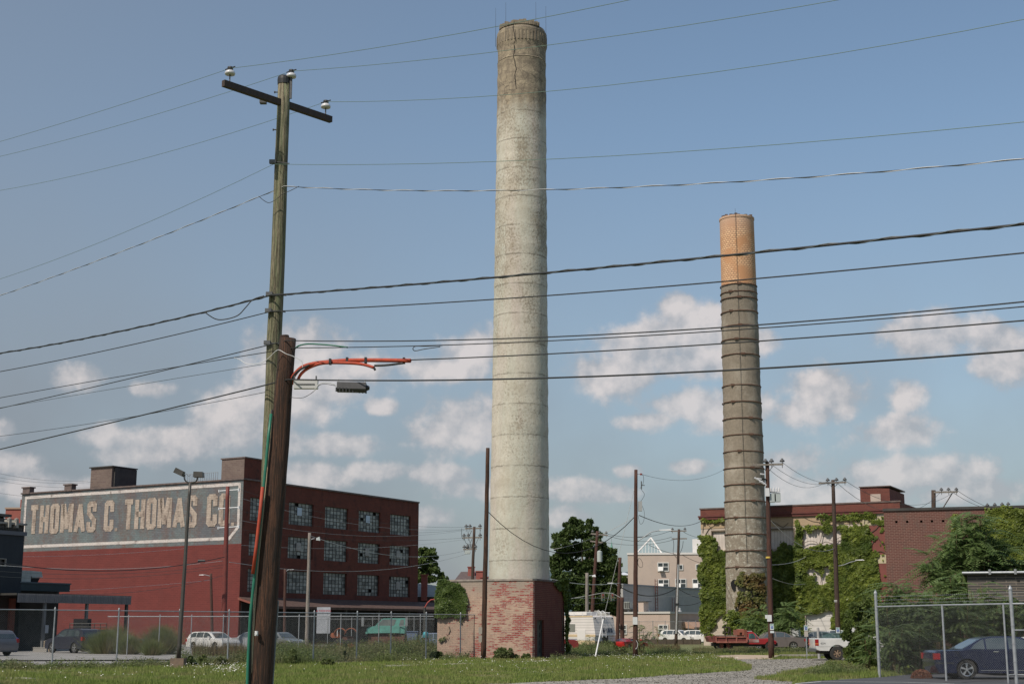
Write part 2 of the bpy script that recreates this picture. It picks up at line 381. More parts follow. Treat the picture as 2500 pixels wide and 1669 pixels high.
# far wooded hill above the roofs, bluish air haze mixed into its colour
m = MB(); n = 120; vs = []
for i in range(n + 1):
    x = -2600 + 5200 * i / n; h = 128 + 16 * math.sin(i * .21) + 9 * math.sin(i * .63 + 1) + 3 * random.random()
    vs += [(x, 2900, 0), (x, 3100, h * .72), (x, 3500, h)]
fs = []
for i in range(n):
    for k in range(2): fs.append((i * 3 + k, i * 3 + 3 + k, i * 3 + 4 + k, i * 3 + 1 + k))
m.add(vs, fs); m.build('hills', M('hill_woods_haze', (.05, .085, .10), (.07, .105, .12), .95, .02), kind='structure', smooth=True)

# ---------------------------------------------------------------- chain link fences
GALV = M('galvanised_steel', (.36, .38, .40), (.27, .29, .31), .5, 6, metal=.35)
MESHM = M('mesh_wire', (.20, .205, .20), (.13, .135, .135), .75, 6)
GALVD = M('galvanised_dull', (.26, .275, .285), (.20, .215, .225), .6, 6, metal=.3)
def link_mesh(m, a, b, z0, z1, sp, r, rough=0):
    a = Vector(a); b = Vector(b); L = (b - a).length; e = (b - a) / L; nrm = Vector((-e.y, e.x, 0)); H = z1 - z0
    offs = [(Vector((0, 0, 1)) * .0, nrm * r)]
    k = int((L + H) / sp)
    for sgn in (1, -1):
        for i in range(k + 1):
            s0 = i * sp - (H if sgn == 1 else 0); q0, q1 = s0, s0 + sgn * H
            if sgn == -1: q0, q1 = s0, s0 - H
            t0, t1 = 0.0, 1.0
            for lim, hi in ((0, False), (L, True)):
                if q1 == q0: continue
                t = (lim - q0) / (q1 - q0)
                if (q1 > q0) != hi: t0 = max(t0, t)
                else: t1 = min(t1, t)
            if t1 - t0 < .01: continue
            p = a + e * (q0 + (q1 - q0) * t0) + Vector((0, 0, z0 + H * t0)); q = a + e * (q0 + (q1 - q0) * t1) + Vector((0, 0, z0 + H * t1))
            d = (q - p).normalized(); u = d.cross(nrm) * r; w = nrm * r * sgn * .9
            tri = (u, w - u * .5, -w * .9 - u * .5)
            v = [p + c for c in tri] + [q + c for c in tri]
            m.add(v, ((0, 1, 4, 3), (1, 2, 5, 4), (2, 0, 3, 5)))
def fence(label, pts, H, posts, sp=.075, r=.0028, pr=.035, rail=True, rail_r=.02, mat=None, pmat=None, lean=0, hpost=.05, cat='fence', extra=None, midrail=None, z0=.04, name='chain_link_fence'):
    mat = mat or GALV; pmat = pmat or mat
    o = Vector((pts[0][0], pts[0][1], 0)); root = thing(name, label, cat, o)
    P = [Vector((p[0], p[1], 0)) - o for p in pts]
    m = MB()
    for i in range(len(P) - 1): link_mesh(m, P[i], P[i + 1], z0, H - .02, sp, r)
    m.build('wire_mesh', MESHM, root)
    if rail:
        m = MB(); m.tube([p + Vector((0, 0, H)) for p in P], rail_r, 6); m.build('top_rail', mat, root)
    if midrail:
        m = MB(); m.tube([p + Vector((0, 0, midrail)) for p in P], rail_r, 6); m.build('middle_rail', mat, root)
    for q in posts:
        i = min(int(q), len(P) - 2); f = q - i; p = P[i].lerp(P[i + 1], f); hh = H + hpost
        m = MB(); m.cyl(p, p + Vector((lean * random.uniform(-1, 1), 0, hh)), pr, pr, 8)
        m.lathe([(pr * 1.15, hh - .02), (pr * 1.1, hh + .03), (pr * .5, hh + .07), (.004, hh + .085)], 8, (p.x, p.y)); m.build('post', pmat, root)
    return root
def pfrac(pts, px):
    """position along the fence polyline under photo column px"""
    for i in range(len(pts) - 1):
        a, b = pts[i], pts[i + 1]; k = (px - 1250) / F_ / .998
        # X = k*Y (near the horizon line)
        den = (b[0] - a[0]) - k * (b[1] - a[1])
        if abs(den) < 1e-9: continue
        t = (k * a[1] - a[0]) / den
        if -1e-6 <= t <= 1 + 1e-6: return i + t
    return None
A = [(p[0], p[1]) for p in FEN]
fence('long chain link fence behind the grass, from the left edge to the brick building', A, 2.45,
      [f for f in (pfrac(A, x) for x in (7, 156, 309, 455, 573, 666, 777, 880, 961, 1045, 1127, 1200)) if f is not None], .085, .0026, .036, rail_r=.022)
B = [(p[0], p[1]) for p in G2([(258, 1598), (700, 1599), (1058, 1599.5)])]
fence('chain link fence with a pale top rail further back inside the parking lot', B, 2.45,
      [f for f in (pfrac(B, x) for x in (260, 333, 408, 484, 560, 741, 841, 932, 1031)) if f is not None], .11, .0021, .03, rail_r=.03, mat=GALV)
C_ = [(p[0], p[1]) for p in G2([(770, 1589), (1060, 1589.5)])]
fence('rearmost chain link fence behind the teal truck', C_, 2.4, [f for f in (pfrac(C_, x) for x in (810, 867, 917, 1016)) if f is not None], .16, .0024, .03, rail_r=.02, mat=GALVD)
# open gate frame before the brick building
g0, g1 = gp(1201, 1604.5), gp(1268, 1604.5); o = g0.copy(); root = thing('gate', 'grey pipe gate frame standing before the peeling brick wall', 'gate', o)
w = (g1 - g0).x
for x, h in ((0, 2.45), (w, 2.72)):
    m = MB(); m.cyl((x, 0, 0), (x, 0, h), .04, .04, 8); m.build('post', GALVD, root)
for z in (2.42, 1.15): m = MB(); m.cyl((0, 0, z), (w, 0, z), .022, .022, 6); m.build('rail', GALVD, root)
m = MB(); link_mesh(m, (0, 0, 0), (w, 0, 0), .05, 2.4, .1, .0022); m.build('wire_mesh', MESHM, root)
# right hand fence, nearer
RA = (at(2140, 1500, 51).x, 51.0); RB = (at(2291, 1550, 47.9).x, 47.3); RC = (at(2466, 1550, 45.2).x, 44.9); RD = (RC[0] + (RC[0] - RB[0]) * .6, RC[1] - .9)
E_ = [RA, RB, RC, RD]; o = Vector((RA[0], RA[1], 0))
root = thing('chain_link_fence', 'galvanised chain link fence with barbed wire strands around the blue car at the right', 'fence', o)
P = [Vector((p[0], p[1], 0)) - o for p in E_]
m = MB(); [link_mesh(m, P[i], P[i + 1], .05, 2.40, .078, .0019) for i in range(3)]; m.build('wire_mesh', MESHM, root)
m = MB(); m.tube([p + Vector((0, 0, 2.42)) for p in P], .026, 8); m.build('top_rail', GALV, root)
for i, (p, hh, rr) in enumerate(((P[0], 2.9, .052), (P[1], 2.42, .034), (P[2], 2.88, .055), (P[2] + Vector((-.22, .1, 0)), 2.4, .03))):
    m = MB(); m.cyl(p, p + Vector((0, 0, hh)), rr, rr, 12)
    if hh > 2.6: m.lathe([(rr * 1.15, hh - .05), (rr * 1.2, hh), (rr * .8, hh + .05), (.02, hh + .08), (.02, hh + .12)], 10, (p.x, p.y))
    for z in (2.3, 1.75, 1.2, .65): 
        if rr > .05: m.lathe([(rr, z), (rr + .008, z), (rr + .008, z + .035), (rr, z + .035)], 12, (p.x, p.y), False)
    m.build('post', GALV, root)
for z in (2.54, 2.65, 2.77):
    m = MB(); L0 = P[0] + Vector((0, 0, z)); L1 = P[2] + Vector((0, 0, z)); m.tube([L0, L0.lerp(L1, .5) + Vector((0, 0, -.02)), L1, P[3] + Vector((0, 0, z))], .004, 4)
    for k in range(1, 70):
        q = L0.lerp(L1, k / 70); m.cyl(q + Vector((-.012, -.012, -.02)), q + Vector((.012, .012, .02)), .002, .002, 3)
    m.build('barbed_wire', GALV, root)
m = MB(); m.cyl(P[2] + Vector((0, 0, .28)), P[3] + Vector((0, 0, .28)), .02, .02, 6); m.build('bottom_rail', GALV, root); m = MB(); m.cyl(P[2] + Vector((0, 0, 1.62)), P[3] + Vector((0, 0, 1.62)), .02, .02, 6); m.build('middle_rail', GALV, root)
m = MB(); m.cyl(P[2] + Vector((0, 0, .28)), P[2] + Vector((-.25, -.1, .28)), .02, .02, 6); m.build('latch', GALV, root)
# little fence in front of the low cream building
LF = [(at(1512, 1560, 168).x, 168), (at(1700, 1560, 168).x, 168)]
fence('low chain link fence before the white cars and the cream building', LF, 2.5, [0, .26, .44, .6, .74, .9, 1], .2, .0035, .035, rail_r=.022, mat=GALVD, midrail=1.3)
m = MB(); a = at(1560, 1570, 160); b = at(1712, 1570, 160)
root = thing('retaining_wall', 'low dark retaining wall under the two parked white cars', 'wall', (a.x, 160, 0))
m.box(0, b.x - a.x, 0, .4, 0, .55); m.build('wall', M('dark_timber', (.06, .05, .04), (.10, .08, .06), .9, 2), root)
m = MB()
for k in range(8): m.box(k * .95, k * .95 + .12, -.06, 0, 0, .6)
m.build('post', MT['dark_timber'], root)
# ================================================================ BUILDINGS
def strokes(m, pts, w, y, closed=False):
    n = len(pts)
    for i in range(n if closed else n - 1):
        a = Vector((pts[i][0], 0, pts[i][1])); b = Vector((pts[(i + 1) % n][0], 0, pts[(i + 1) % n][1])); d = (b - a).normalized(); nn = Vector((-d.z, 0, d.x)) * w / 2
        yy = Vector((0, y - .004 * (i % 5 + m.cm0), 0)); e = d * w * .32
        if a == b: continue
        q = [a - e - nn, b + e - nn, b + e + nn, a - e + nn]
        m.quad(*[p + yy for p in q])
    m.cm0 = (m.cm0 + 5) % 10
GW = {'T': .62, 'H': .66, 'O': .64, 'M': .88, 'A': .76, 'S': .64, 'C': .62, '.': .16, ' ': .42}
def glyph(m, ch, x, z, w, h, st, y):
    X = lambda u: x + u * w
    Z = lambda v: z + v * h
    k = st / 2; kx = k / w; kz = k / h; s = lambda p, c=False: strokes(m, [(X(a), Z(b)) for a, b in p], st, y, c)
    if ch == 'T': s([(kx, 1 - kz), (1 - kx, 1 - kz)]); s([(.5, kz), (.5, 1 - 2 * kz)]); 
    elif ch == 'H':
        s([(kx, kz), (kx, 1 - kz)]); s([(1 - kx, kz), (1 - kx, 1 - kz)]); s([(.25, .5), (.75, .5)])
    elif ch == 'O': s([(kx, .13), (.3, kz), (.7, kz), (1 - kx, .13), (1 - kx, .87), (.7, 1 - kz), (.3, 1 - kz), (kx, .87)], True)
    elif ch == 'C': s([(1 - kx, .32), (1 - kx, .13), (.7, kz), (.3, kz), (kx, .13), (kx, .87), (.3, 1 - kz), (.7, 1 - kz), (1 - kx, .87), (1 - kx, .68)])
    elif ch == 'S': s([(kx, .28), (kx, .12), (.3, kz), (.7, kz), (1 - kx, .13), (1 - kx, .38), (.5, .5), (kx, .62), (kx, .87), (.3, 1 - kz), (.7, 1 - kz), (1 - kx, .87), (1 - kx, .72)])
    elif ch == 'M': s([(kx, kz), (kx, 1 - kz)]); s([(1 - kx, kz), (1 - kx, 1 - kz)]); s([(kx * 1.6, 1 - kz), (.5, .2), (1 - kx * 1.6, 1 - kz)])
    elif ch == 'A': s([(kx, kz), (.5, 1 - kz * 1.4), (1 - kx, kz)]); s([(.27, .27), (.73, .27)])
    elif ch == '.': m.quad((x, y, z), (x + w, y, z), (x + w, y, z + w * .9), (x, y, z + w * .9))
def weathered(key, paint, under, thr=.5, w=.08, scale=.9, streak=(1, 1, .35), extra=None):
    s = NT(key); v = s.wallvec()
    b = s.n('ShaderNodeTexBrick'); s.l(v, b.inputs['Vector']); b.inputs['Scale'].default_value = 1; b.inputs['Brick Width'].default_value = .5; b.inputs['Row Height'].default_value = .2
    b.inputs['Mortar Size'].default_value = .02; b.inputs['Color1'].default_value = (.75, .75, .75, 1); b.inputs['Color2'].default_value = (1, 1, 1, 1); b.inputs['Mortar'].default_value = (.55, .55, .55, 1)
    n = s.math('ADD', s.math('MULTIPLY', s.noise(scale, 7, .7, stretch=streak), .6), s.math('MULTIPLY', s.noise(5, 5, .75, stretch=(.35, .35, 1.6)), .4))
    p = paint
    if extra: p = s.mix(s.ramp(s.noise(.22, 4, .6), .42, .58), paint, extra)
    c = s.mix(s.ramp(n, thr - w, thr + w), p, under); c = s.mix(.8, c, b.outputs[0], 'MULTIPLY')
    MT[key] = s.done(c, .9); return s.m
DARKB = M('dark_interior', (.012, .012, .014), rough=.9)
# ---------------- the painted four storey warehouse
WH = Frame(at(590, 1300, 155).x, 155, -30)
xl, zt1 = WH.onY(54, 1205); _, zt2 = WH.onY(595, 1171.5); ZT = (zt1 + zt2) / 2
zb = (WH.onY(49, 1345)[1] + WH.onY(588, 1328)[1]) / 2
yend = WH.onX(1021, 1350)[0]
SHADE_BR = brick('warehouse_brick', (.155, .037, .022), (.115, .029, .018), (.09, .045, .035), .55, .2, stain=(.055, .017, .012), var=.75)
root = thing('brick_warehouse', 'four storey red brick warehouse with a faded painted sign along its side', 'building', WH.o, WH.r)
RED = brick('red_wall_paint', (.142, .027, .022), (.115, .021, .018), (.165, .038, .032), .62, .2, mort=.03, stain=(.118, .026, .022), var=.5)
cols = [((568, 731), 360), ((806, 961), 395), ((1033, 1178), 420), ((1249, 1391), 445)]
def C2(x, y): return 500 + x / 2.7563, 1100 + y / 2.7563
wc = [(WH.onX(*C2(a, y))[0], WH.onX(*C2(b, y))[0]) for (a, b), y in cols]
wd = sum(b - a for a, b in wc) / 4; pitch = (wc[3][0] - wc[0][0]) / 3
wcols = [(wc[0][0] - pitch, wc[0][0] - pitch + wd)] + [(wc[0][0] + pitch * i, wc[0][0] + pitch * i + wd) for i in range(4)]
rows = [(WH.onX(*C2(883, b))[1], WH.onX(*C2(883, a))[1]) for a, b in ((380, 524), (602, 742), (822, 967))]
rects = [(a, b, c, d) for a, b in wcols for c, d in rows]
m = MB(); wallgrid(m, (0, 0, 0), (0, 1, 0), 0, yend, 0, ZT, rects, (-.28, 0, 0))
m.quad((0, yend, 0), (xl, yend, 0), (xl, yend, ZT), (0, yend, ZT)); m.quad((xl, 0, 0), (xl, yend, 0), (xl, yend, ZT), (xl, 0, ZT)); m.quad((xl, 0, ZT - .5), (0, 0, ZT - .5), (0, yend, ZT - .5), (xl, yend, ZT - .5))
m.build('front_wall', SHADE_BR, root)
m = MB(); m.quad((xl, 0, 0), (0, 0, 0), (0, 0, zb), (xl, 0, zb)); m.build('side_wall', RED, root)
BLU = weathered('sign_ground_paint', (.125, .135, .15), (.15, .085, .065), .555, .09, .5, extra=(.145, .18, .185))
m = MB(); m.quad((xl, 0, zb), (0, 0, zb), (0, 0, ZT), (xl, 0, ZT)); m.build('painted_sign', BLU, root)
LET = weathered('letter_paint', (.45, .375, .31), (.16, .115, .095), .55, .08, 1.3); WHT = weathered('border_paint', (.60, .55, .52), (.17, .13, .12), .58, .05, .8)
def C1(x, y): return x / 2.7563, 1100 + y / 2.7563
bx0, bz0 = WH.onY(*C1(155, 640)); bx1, bz1 = WH.onY(*C1(1600, 592)); _, bz2 = WH.onY(*C1(195, 312)); _, bz3 = WH.onY(*C1(1600, 228))
bz = (bz0 + bz1) / 2; bt = (bz2 + bz3) / 2
m = MB(); m.cm0 = 0; strokes(m, [(bx0, bz), (bx1 - 1.2, bz), (bx1, bz + 1.2), (bx1, bt), (bx0, bt)], .34, -.02, True); m.build('sign_border', WHT, root)
lx0, lt = WH.onY(*C1(205, 362)); lx1, lb = WH.onY(*C1(1575, 503)); lb0 = WH.onY(*C1(210, 565))[1]; lt1 = WH.onY(*C1(1400, 296))[1]
lb = (lb + lb0) / 2; lt = (lt + lt1) / 2
segs = [('THOMAS', 203, 650), ('C.', 703, 795), ('THOMAS', 835, 1326), ('CO.', 1392, 1577)]
m = MB(); m.cm0 = 0
for txt, a, b in segs:
    a = WH.onY(*C1(a, 440))[0]; b = WH.onY(*C1(b, 430))[0]; gap = .10 if len(txt) > 2 else .1
    tot = sum(GW[c] for c in txt) + gap * (len(txt) - 1); sc_ = (b - a) / tot; x = a
    for c in txt: glyph(m, c, x, lb, GW[c] * sc_, lt - lb, .62, -.03); x += (GW[c] + gap) * sc_
m.build('sign_lettering', LET, root)
CAPM = M('parapet_coping', (.09, .07, .065), (.15, .11, .10), .8, 3)
m = MB(); m.box(xl - .1, .12, -.14, .3, ZT, ZT + .16); m.box(-.2, .14, .3, yend, ZT, ZT + .18); m.build('coping', CAPM, root)
tx = WH.onY(538, 1180)[0]; tzp = WH.onY(597, 1117)[1]; ty = WH.onX(668, 1130)[0]
TWR = brick('tower_brick', (.17, .125, .105), (.13, .09, .08), (.2, .17, .15), .5, .2)
m = MB(); m.box(tx, -.06, .1, ty, ZT + .1, tzp); m.build('stair_tower', TWR, root)
m = MB(); m.quad((.02, .02, ZT), (.02, ty, ZT), (.02, ty, tzp), (.02, .02, tzp)); m.build('stair_tower', SHADE_BR, root)
m = MB(); m.box(tx - .1, .1, 0, ty + .1, tzp, tzp + .14); m.build('coping', CAPM, root)
px0 = WH.onY(211, 1180)[0]; px1 = WH.onY(263, 1170)[0]; pz = WH.onY(263, 1144)[1]
m = MB(); m.box(px0, px1, .6, 4.3, ZT - .4, pz + .3); m.build('rooftop_penthouse', TWR, root)
m = MB(); m.box(px1, px1 + .2, .9, 4.4, ZT - .4, pz + .25); m.box(px0 - .15, px1 + .25, .4, 4.5, pz + .3, pz + .42); m.build('rooftop_penthouse', M('black_tar', (.03, .03, .032), (.06, .055, .05), .8, 1), root)
m = MB(); x0r = WH.onY(*C1(960, 200))[0]; x1r = WH.onY(*C1(1180, 190))[0]
for k in range(16):
    x = x0r + (x1r - x0r) * k / 15; m.cyl((x, 7, ZT - .4), (x, 7, ZT + 2.0), .03, .03, 4)
for z in (1.3, 2.0): m.cyl((x0r, 7, ZT + z), (x1r, 7, ZT + z), .03, .03, 4)
m.build('roof_railing', GALV, root)
for px in (185, 465):
    x, _ = WH.onY(*C1(px, 260)); m = MB(); m.box(x - .6, x + .6, -.2, .5, ZT, ZT + .7); m.box(x - .75, x + .75, -.3, .6, ZT + .7, ZT + .85); m.build('parapet_block', CAPM, root)
PANE = None
def pane_mat(key, lo, hi, tint=None):
    if key in MT: return MT[key]
    s = NT(key); g = s.n('ShaderNodeNewGeometry'); r = g.outputs['Random Per Island']
    q = s.n('ShaderNodeMapRange'); s.l(s.math('POWER', r, 1.6), q.inputs['Value']); c = s.mix(q.outputs[0], hi, lo)
    c = s.mix(s.ramp(s.noise(1.4, 5, .7), .5, .7), c, tuple(x * .5 for x in lo)); MT[key] = s.done(c, .28, spec=.5); return s.m
PM = pane_mat('warehouse_glass', (.06, .068, .07), (.32, .33, .31)); STEEL = M('dark_steel', (.03, .033, .032), (.05, .045, .04), .6, 6)
for ci, (a, b) in enumerate(wcols):
    for ri, (c, d) in enumerate(rows):
        nc, nr = 7, 6; f = MB(); t = .045
        for k in range(nc + 1): u = a + (b - a) * k / nc; tt = .09 if k in (0, nc) else (.055 if k in (2, 5) else t); f.box(-.30, -.22, u - tt / 2 + (tt / 2 if k == 0 else 0), u + tt / 2 - (tt / 2 if k == nc else 0), c, d)
        for k in range(nr + 1): w = c + (d - c) * k / nr; tt = .09 if k in (0, nr) else t; f.box(-.305, -.215, a, b, w - tt / 2 + (tt / 2 if k == 0 else 0), w + tt / 2 - (tt / 2 if k == nr else 0))
        fo = f.build('window', STEEL, root)
        p = MB()
        for i in range(nc):
            for j in range(nr):
                if random.random() < .02: continue
                j0 = .02 * random.uniform(-1, 1)
                p.quad((-.26 + j0 * .4, a + (b - a) * i / nc + .03, c + (d - c) * j / nr + .03), (-.26 - j0 * .4, a + (b - a) * (i + 1) / nc - .03, c + (d - c) * j / nr + .03), (-.26 - j0 * .2, a + (b - a) * (i + 1) / nc - .03, c + (d - c) * (j + 1) / nr - .03), (-.26 + j0 * .6, a + (b - a) * i / nc + .03, c + (d - c) * (j + 1) / nr - .03))
        p.build('pane', PM, fo)
        if (ci, ri) in ((1, 0), (3, 0), (1, 1), (3, 1), (4, 1), (4, 2)):
            q = MB(); mid = (a + b) / 2; zc = c + (d - c) * (.62 if ri == 0 else .55); top_row = ri == 0  # top row gets a pale blue pane, other rows a grey vent
            q.box(-.2, -.15, mid - .55, mid + .25, zc - .45, zc + .45)
            if not top_row:
                for k in range(6): q.box(-.15, -.11, mid - .5, mid + .2, zc - .4 + k * .14, zc - .33 + k * .14)
            q.build('vent' if not top_row else 'open_pane', M('vent_grey', (.38, .37, .36), (.30, .29, .28), .6, 3) if not top_row else M('pale_pane', (.42, .50, .60), rough=.3), fo)
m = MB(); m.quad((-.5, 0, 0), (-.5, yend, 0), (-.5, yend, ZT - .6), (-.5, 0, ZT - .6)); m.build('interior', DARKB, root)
# dark loading canopy along the front
zc1 = WH.onX(*C2(900, 1000))[1]; zc2 = WH.onX(*C2(900, 1052), lx=4.2)[1]; ye = yend + 6
CAN = M('canopy_roofing', (.06, .035, .028), (.10, .06, .05), .9, 2, bump=.3)
m = MB(); m.extr([(0, .0, zc1), (4.2, .0, zc2), (4.2, 0, zc2 - .28), (0, 0, zc1 - .28)], (0, ye, 0)); m.build('loading_canopy', CAN, root)
m = MB(); m.box(.02, .1, .3, yend - .2, .2, zc1 - .6); m.build('ground_floor_dark_panel', DARKB, root)  # near-black panel across the ground floor wall beneath the canopy
for k in range(7): y = 1 + k * (ye - 2) / 6; m = MB(); m.box(3.8, 4.0, y, y + .2, 0, zc2 - .28); m.build('canopy_post', STEEL, root)
m = MB(); m.extr([(.05, -.3, zc1 - .1), (3.9, -.3, zc2 - .15), (3.9, -.3, zc2 - .3), (.05, -.3, zc1 - .3)], (0, .2, 0)); m.build('canopy_fascia', M('red_oxide', (.22, .07, .045), (.16, .05, .04), .8, 4), root)
# small sign board under the canopy
sb = at(790, 1500, 150); root = thing('notice_board', 'white notice board with small red and dark writing under the canopy', 'sign', (sb.x, 150, 0), 0)
zt_, zb_ = at(790, 1481, 150).z, at(790, 1545, 150).z
m = MB(); m.box(-.7, .7, 0, .08, zb_, zt_); m.build('board', M('notice_white', (.36, .38, .41), (.28, .30, .33), .6, 2), root)
textobj('lettering', '# PARKING', .30, M('notice_red', (.35, .03, .05), rough=.7), root, (0, -.01, zt_ - .38)); textobj('lettering', 'PERMIT ONLY', .2, M('notice_ink', (.05, .05, .07), rough=.7), root, (0, -.01, zt_ - .62))

# ---------------- pink brick block behind, far left
b0 = at(10, 1300, 215); b1 = at(60, 1300, 215); root = thing('brick_building', 'plain salmon red brick block rising behind the left end of the painted warehouse', 'building', (b0.x, 215, 0))
zz = at(30, 1242, 215).z; z2 = at(50, 1218, 215).z
SAL = M('salmon_brick', (.30, .095, .075), (.26, .08, .065), .9, .8)
m = MB(); m.box(0, b1.x - b0.x + 3, 0, 12, 0, zz); m.build('wall', SAL, root); m = MB(); m.box(at(47, 1240, 215).x - b0.x, b1.x - b0.x + 3, .3, 12, zz, z2); m.build('wall', SAL, root)
m = MB(); m.box(-.1, b1.x - b0.x + 3, -.15, .1, zz, zz + .25); m.build('cornice', M('tan_stone', (.36, .25, .19), rough=.8), root)
# ---------------- navy building with stone cornice at the left edge
NB = Frame(at(50, 1450, 112).x, 112, 60)
root = thing('navy_building', 'dark navy painted building with an old stone cornice at the left edge', 'building', NB.o, NB.r)
NAVY = M('navy_paint', (.010, .015, .022), (.015, .021, .028), .7, 2, stretch=(1, 1, .3))
zc = NB.onY(48, 1305)[1]; zr = NB.onY(48, 1441)[1]
rects = [(NB.onY(-30, 1380)[0], NB.onY(14, 1380)[0], NB.onY(5, 1382)[1], NB.onY(5, 1362)[1])]
m = MB(); wallgrid(m, (0, 0, 0), (1, 0, 0), -14, 0, zr - .2, zc, rects, (0, .25, 0)); m.quad((0, 0, 0), (0, 14, 0), (0, 14, zc), (0, 0, zc)); m.quad((-14, 0, zc), (0, 0, zc), (0, 14, zc), (-14, 14, zc)); m.build('wall', NAVY, root)
m = MB(); a, b, c, d = rects[0]; m.box(a, b, .2, .26, c, d); w = m.build('window', M('dark_glass', (.02, .022, .025), rough=.15), root)
m = MB(); m.box(a, b, -.04, .1, d - .06, d); m.box(a, b, -.04, .1, c, c + .08); m.box(b - .07, b, -.045, .1, c, d); m.build('frame', M('pale_stone', (.30, .29, .26), (.2, .19, .17), .85, 3), w)
ST = MT['pale_stone']; STD = M('old_cornice_stone', (.10, .095, .09), (.05, .048, .046), .9, 3)
m = MB(); m.box(-14, .12, -.15, .3, zc - .05, zc + .25); m.build('cornice', M('slate_grey', (.11, .115, .13), rough=.8), root)
z1 = NB.onY(30, 1283)[1]; m = MB(); m.box(-14, 0, .1, .6, zc + .25, z1 + .1)
for k in range(50): x = -.15 - k * .16; m.box(x - .05, x + .05, 0, .12, zc + .35, z1 - .05)
m.build('balustrade', STD, root)
m = MB(); m.box(-14, .05, -.2, .7, z1 + .1, z1 + .25)
for x in (-1.05, -1.75): m.box(x - .12, x + .12, -.35, .2, zc + .5, z1 + .45); m.lathe([(.02, z1 + .3), (.16, z1 + .4), (.16, z1 + .55), (.02, z1 + .62)], 8, (x, -.2))
m.build('bracket', ST, root)
z2 = NB.onY(20, 1255)[1]; m = MB(); m.box(-14, -1.4, .8, 6, z1, z2 - .2); m.box(-14, -1.1, .3, 6, z2 - .15, z2 + .05); m.box(-14, -.5, .4, 5, z2 - .55, z2 - .3); m.box(-14, -.4, .5, 5, z2 - 1.1, z2 - .85); m.build('parapet_roof', STD, root)
# lower teal wing with recessed garage
ex, _ = NB.onY(171, 1440); zt3 = NB.onY(110, 1424)[1]; zb3 = NB.onY(110, 1442)[1]
m = MB(); m.box(0, ex, .02, 10, zb3, zt3); m.build('wing_parapet', M('teal_grey_paint', (.022, .036, .04), (.03, .048, .052), .7, 1), root)
m = MB(); m.box(-.1, ex + .06, -.05, 10, zt3, zt3 + .1); m.build('coping', M('coping_teal', (.08, .10, .11), rough=.7), root)
m = MB(); m.box(-14, ex - .02, 1.2, 9, 0, zb3); m.build('garage_back_wall', M('garage_dark', (.03, .032, .036), (.05, .05, .052), .8, 1), root)
m = MB(); m.box(-14, -.3, .1, 1.15, 0, zr - .25); m.build('wall', M('dark_maroon_wall', (.035, .018, .016), (.022, .018, .018), .85, 1), root)
m = MB(); xx = NB.onY(19, 1540)[0]; m.box(xx, xx + .5, -.1, .1, 0, zr - .6); m.build('downpipe', M('rust_red', (.16, .04, .025), (.10, .03, .02), .8, 4), root)
# rooftop air handler
ax0 = NB.onY(50, 1420)[0]; ax1 = NB.onY(78, 1420)[0]; ax2 = NB.onY(108, 1405)[0]; az0 = zt3 + .1; az1 = NB.onY(80, 1392)[1]
root = thing('air_handler', 'pale grey rooftop air handling unit with a sloping hood on the teal wing', 'air handler', NB.o + NB.ex * ax0 + NB.ey * .15 + Vector((0, 0, az0)), NB.r)
HV = M('pale_metal', (.36, .38, .36), (.28, .31, .30), .5, 3, stretch=(1, 1, .3)); h = az1 - az0; w = ax1 - ax0
m = MB(); m.box(.2, w, 0, 1.6, 0, h); m.build('cabinet', HV, root); m = MB(); m.box(-.02, .19, .3, 1.5, 0, h * .85); m.build('duct', STEEL, root)
m = MB(); m.extr([(w, 0, h), (ax2 - ax0 - .15, 0, h * .96), (ax2 - ax0, 0, h * .45), (w + .15, 0, h * .40), (w, 0, .5)], (0, 1.6, 0)); m.build('hood', HV, root)
m = MB(); m.extr([(w, .2, h * .42), (ax2 - ax0 - .1, .2, h * .42), (ax2 - ax0 - .3, .2, 0), (w, .2, 0)], (0, 1.2, 0)); m.build('fan_base', DARKB, root)
# corrugated canopy
cx0, cx1 = NB.onY(42, 1460, -3)[0], NB.onY(321, 1470, -3)[0]; cz1, cz0 = NB.onY(180, 1451, -3)[1], NB.onY(180, 1472, -3)[1]
root = thing('corrugated_canopy', 'flat open canopy with a corrugated grey metal fascia on posts', 'canopy', NB.o - NB.ey * 3, NB.r)
pts = []; n = int((cx1 - cx0) / .09)
for k in range(n + 1): pts.append((cx0 + k * .09, (.05 if k % 2 else 0)))
m = MB()
for i in range(n): m.quad((*pts[i], cz0), (*pts[i + 1], cz0), (*pts[i + 1], cz1), (*pts[i], cz1))
m.build('fascia', M('corrugated_grey', (.17, .165, .17), (.12, .12, .13), .5, .8, metal=.3, stretch=(3, 1, .3)), root)
m = MB(); m.box(cx0, cx1 + .05, .07, 3.3, cz1 - .12, cz1 + .03); m.build('roof', STEEL, root)
for p in (110, 213, 310): x = NB.onY(p, 1500, -2.8)[0]; m = MB(); m.box(x - .1, x + .1, .2, .4, 0, cz1 - .12); m.build('post', M('grey_post', (.13, .135, .14), rough=.6) if p != 310 else STEEL, root)
m = MB(); x = NB.onY(110, 1530, -2.8)[0]; m.box(x - .06, x + .26, .1, .13, 1.35, 1.95); m.build('notice', M('notice_white'), root)

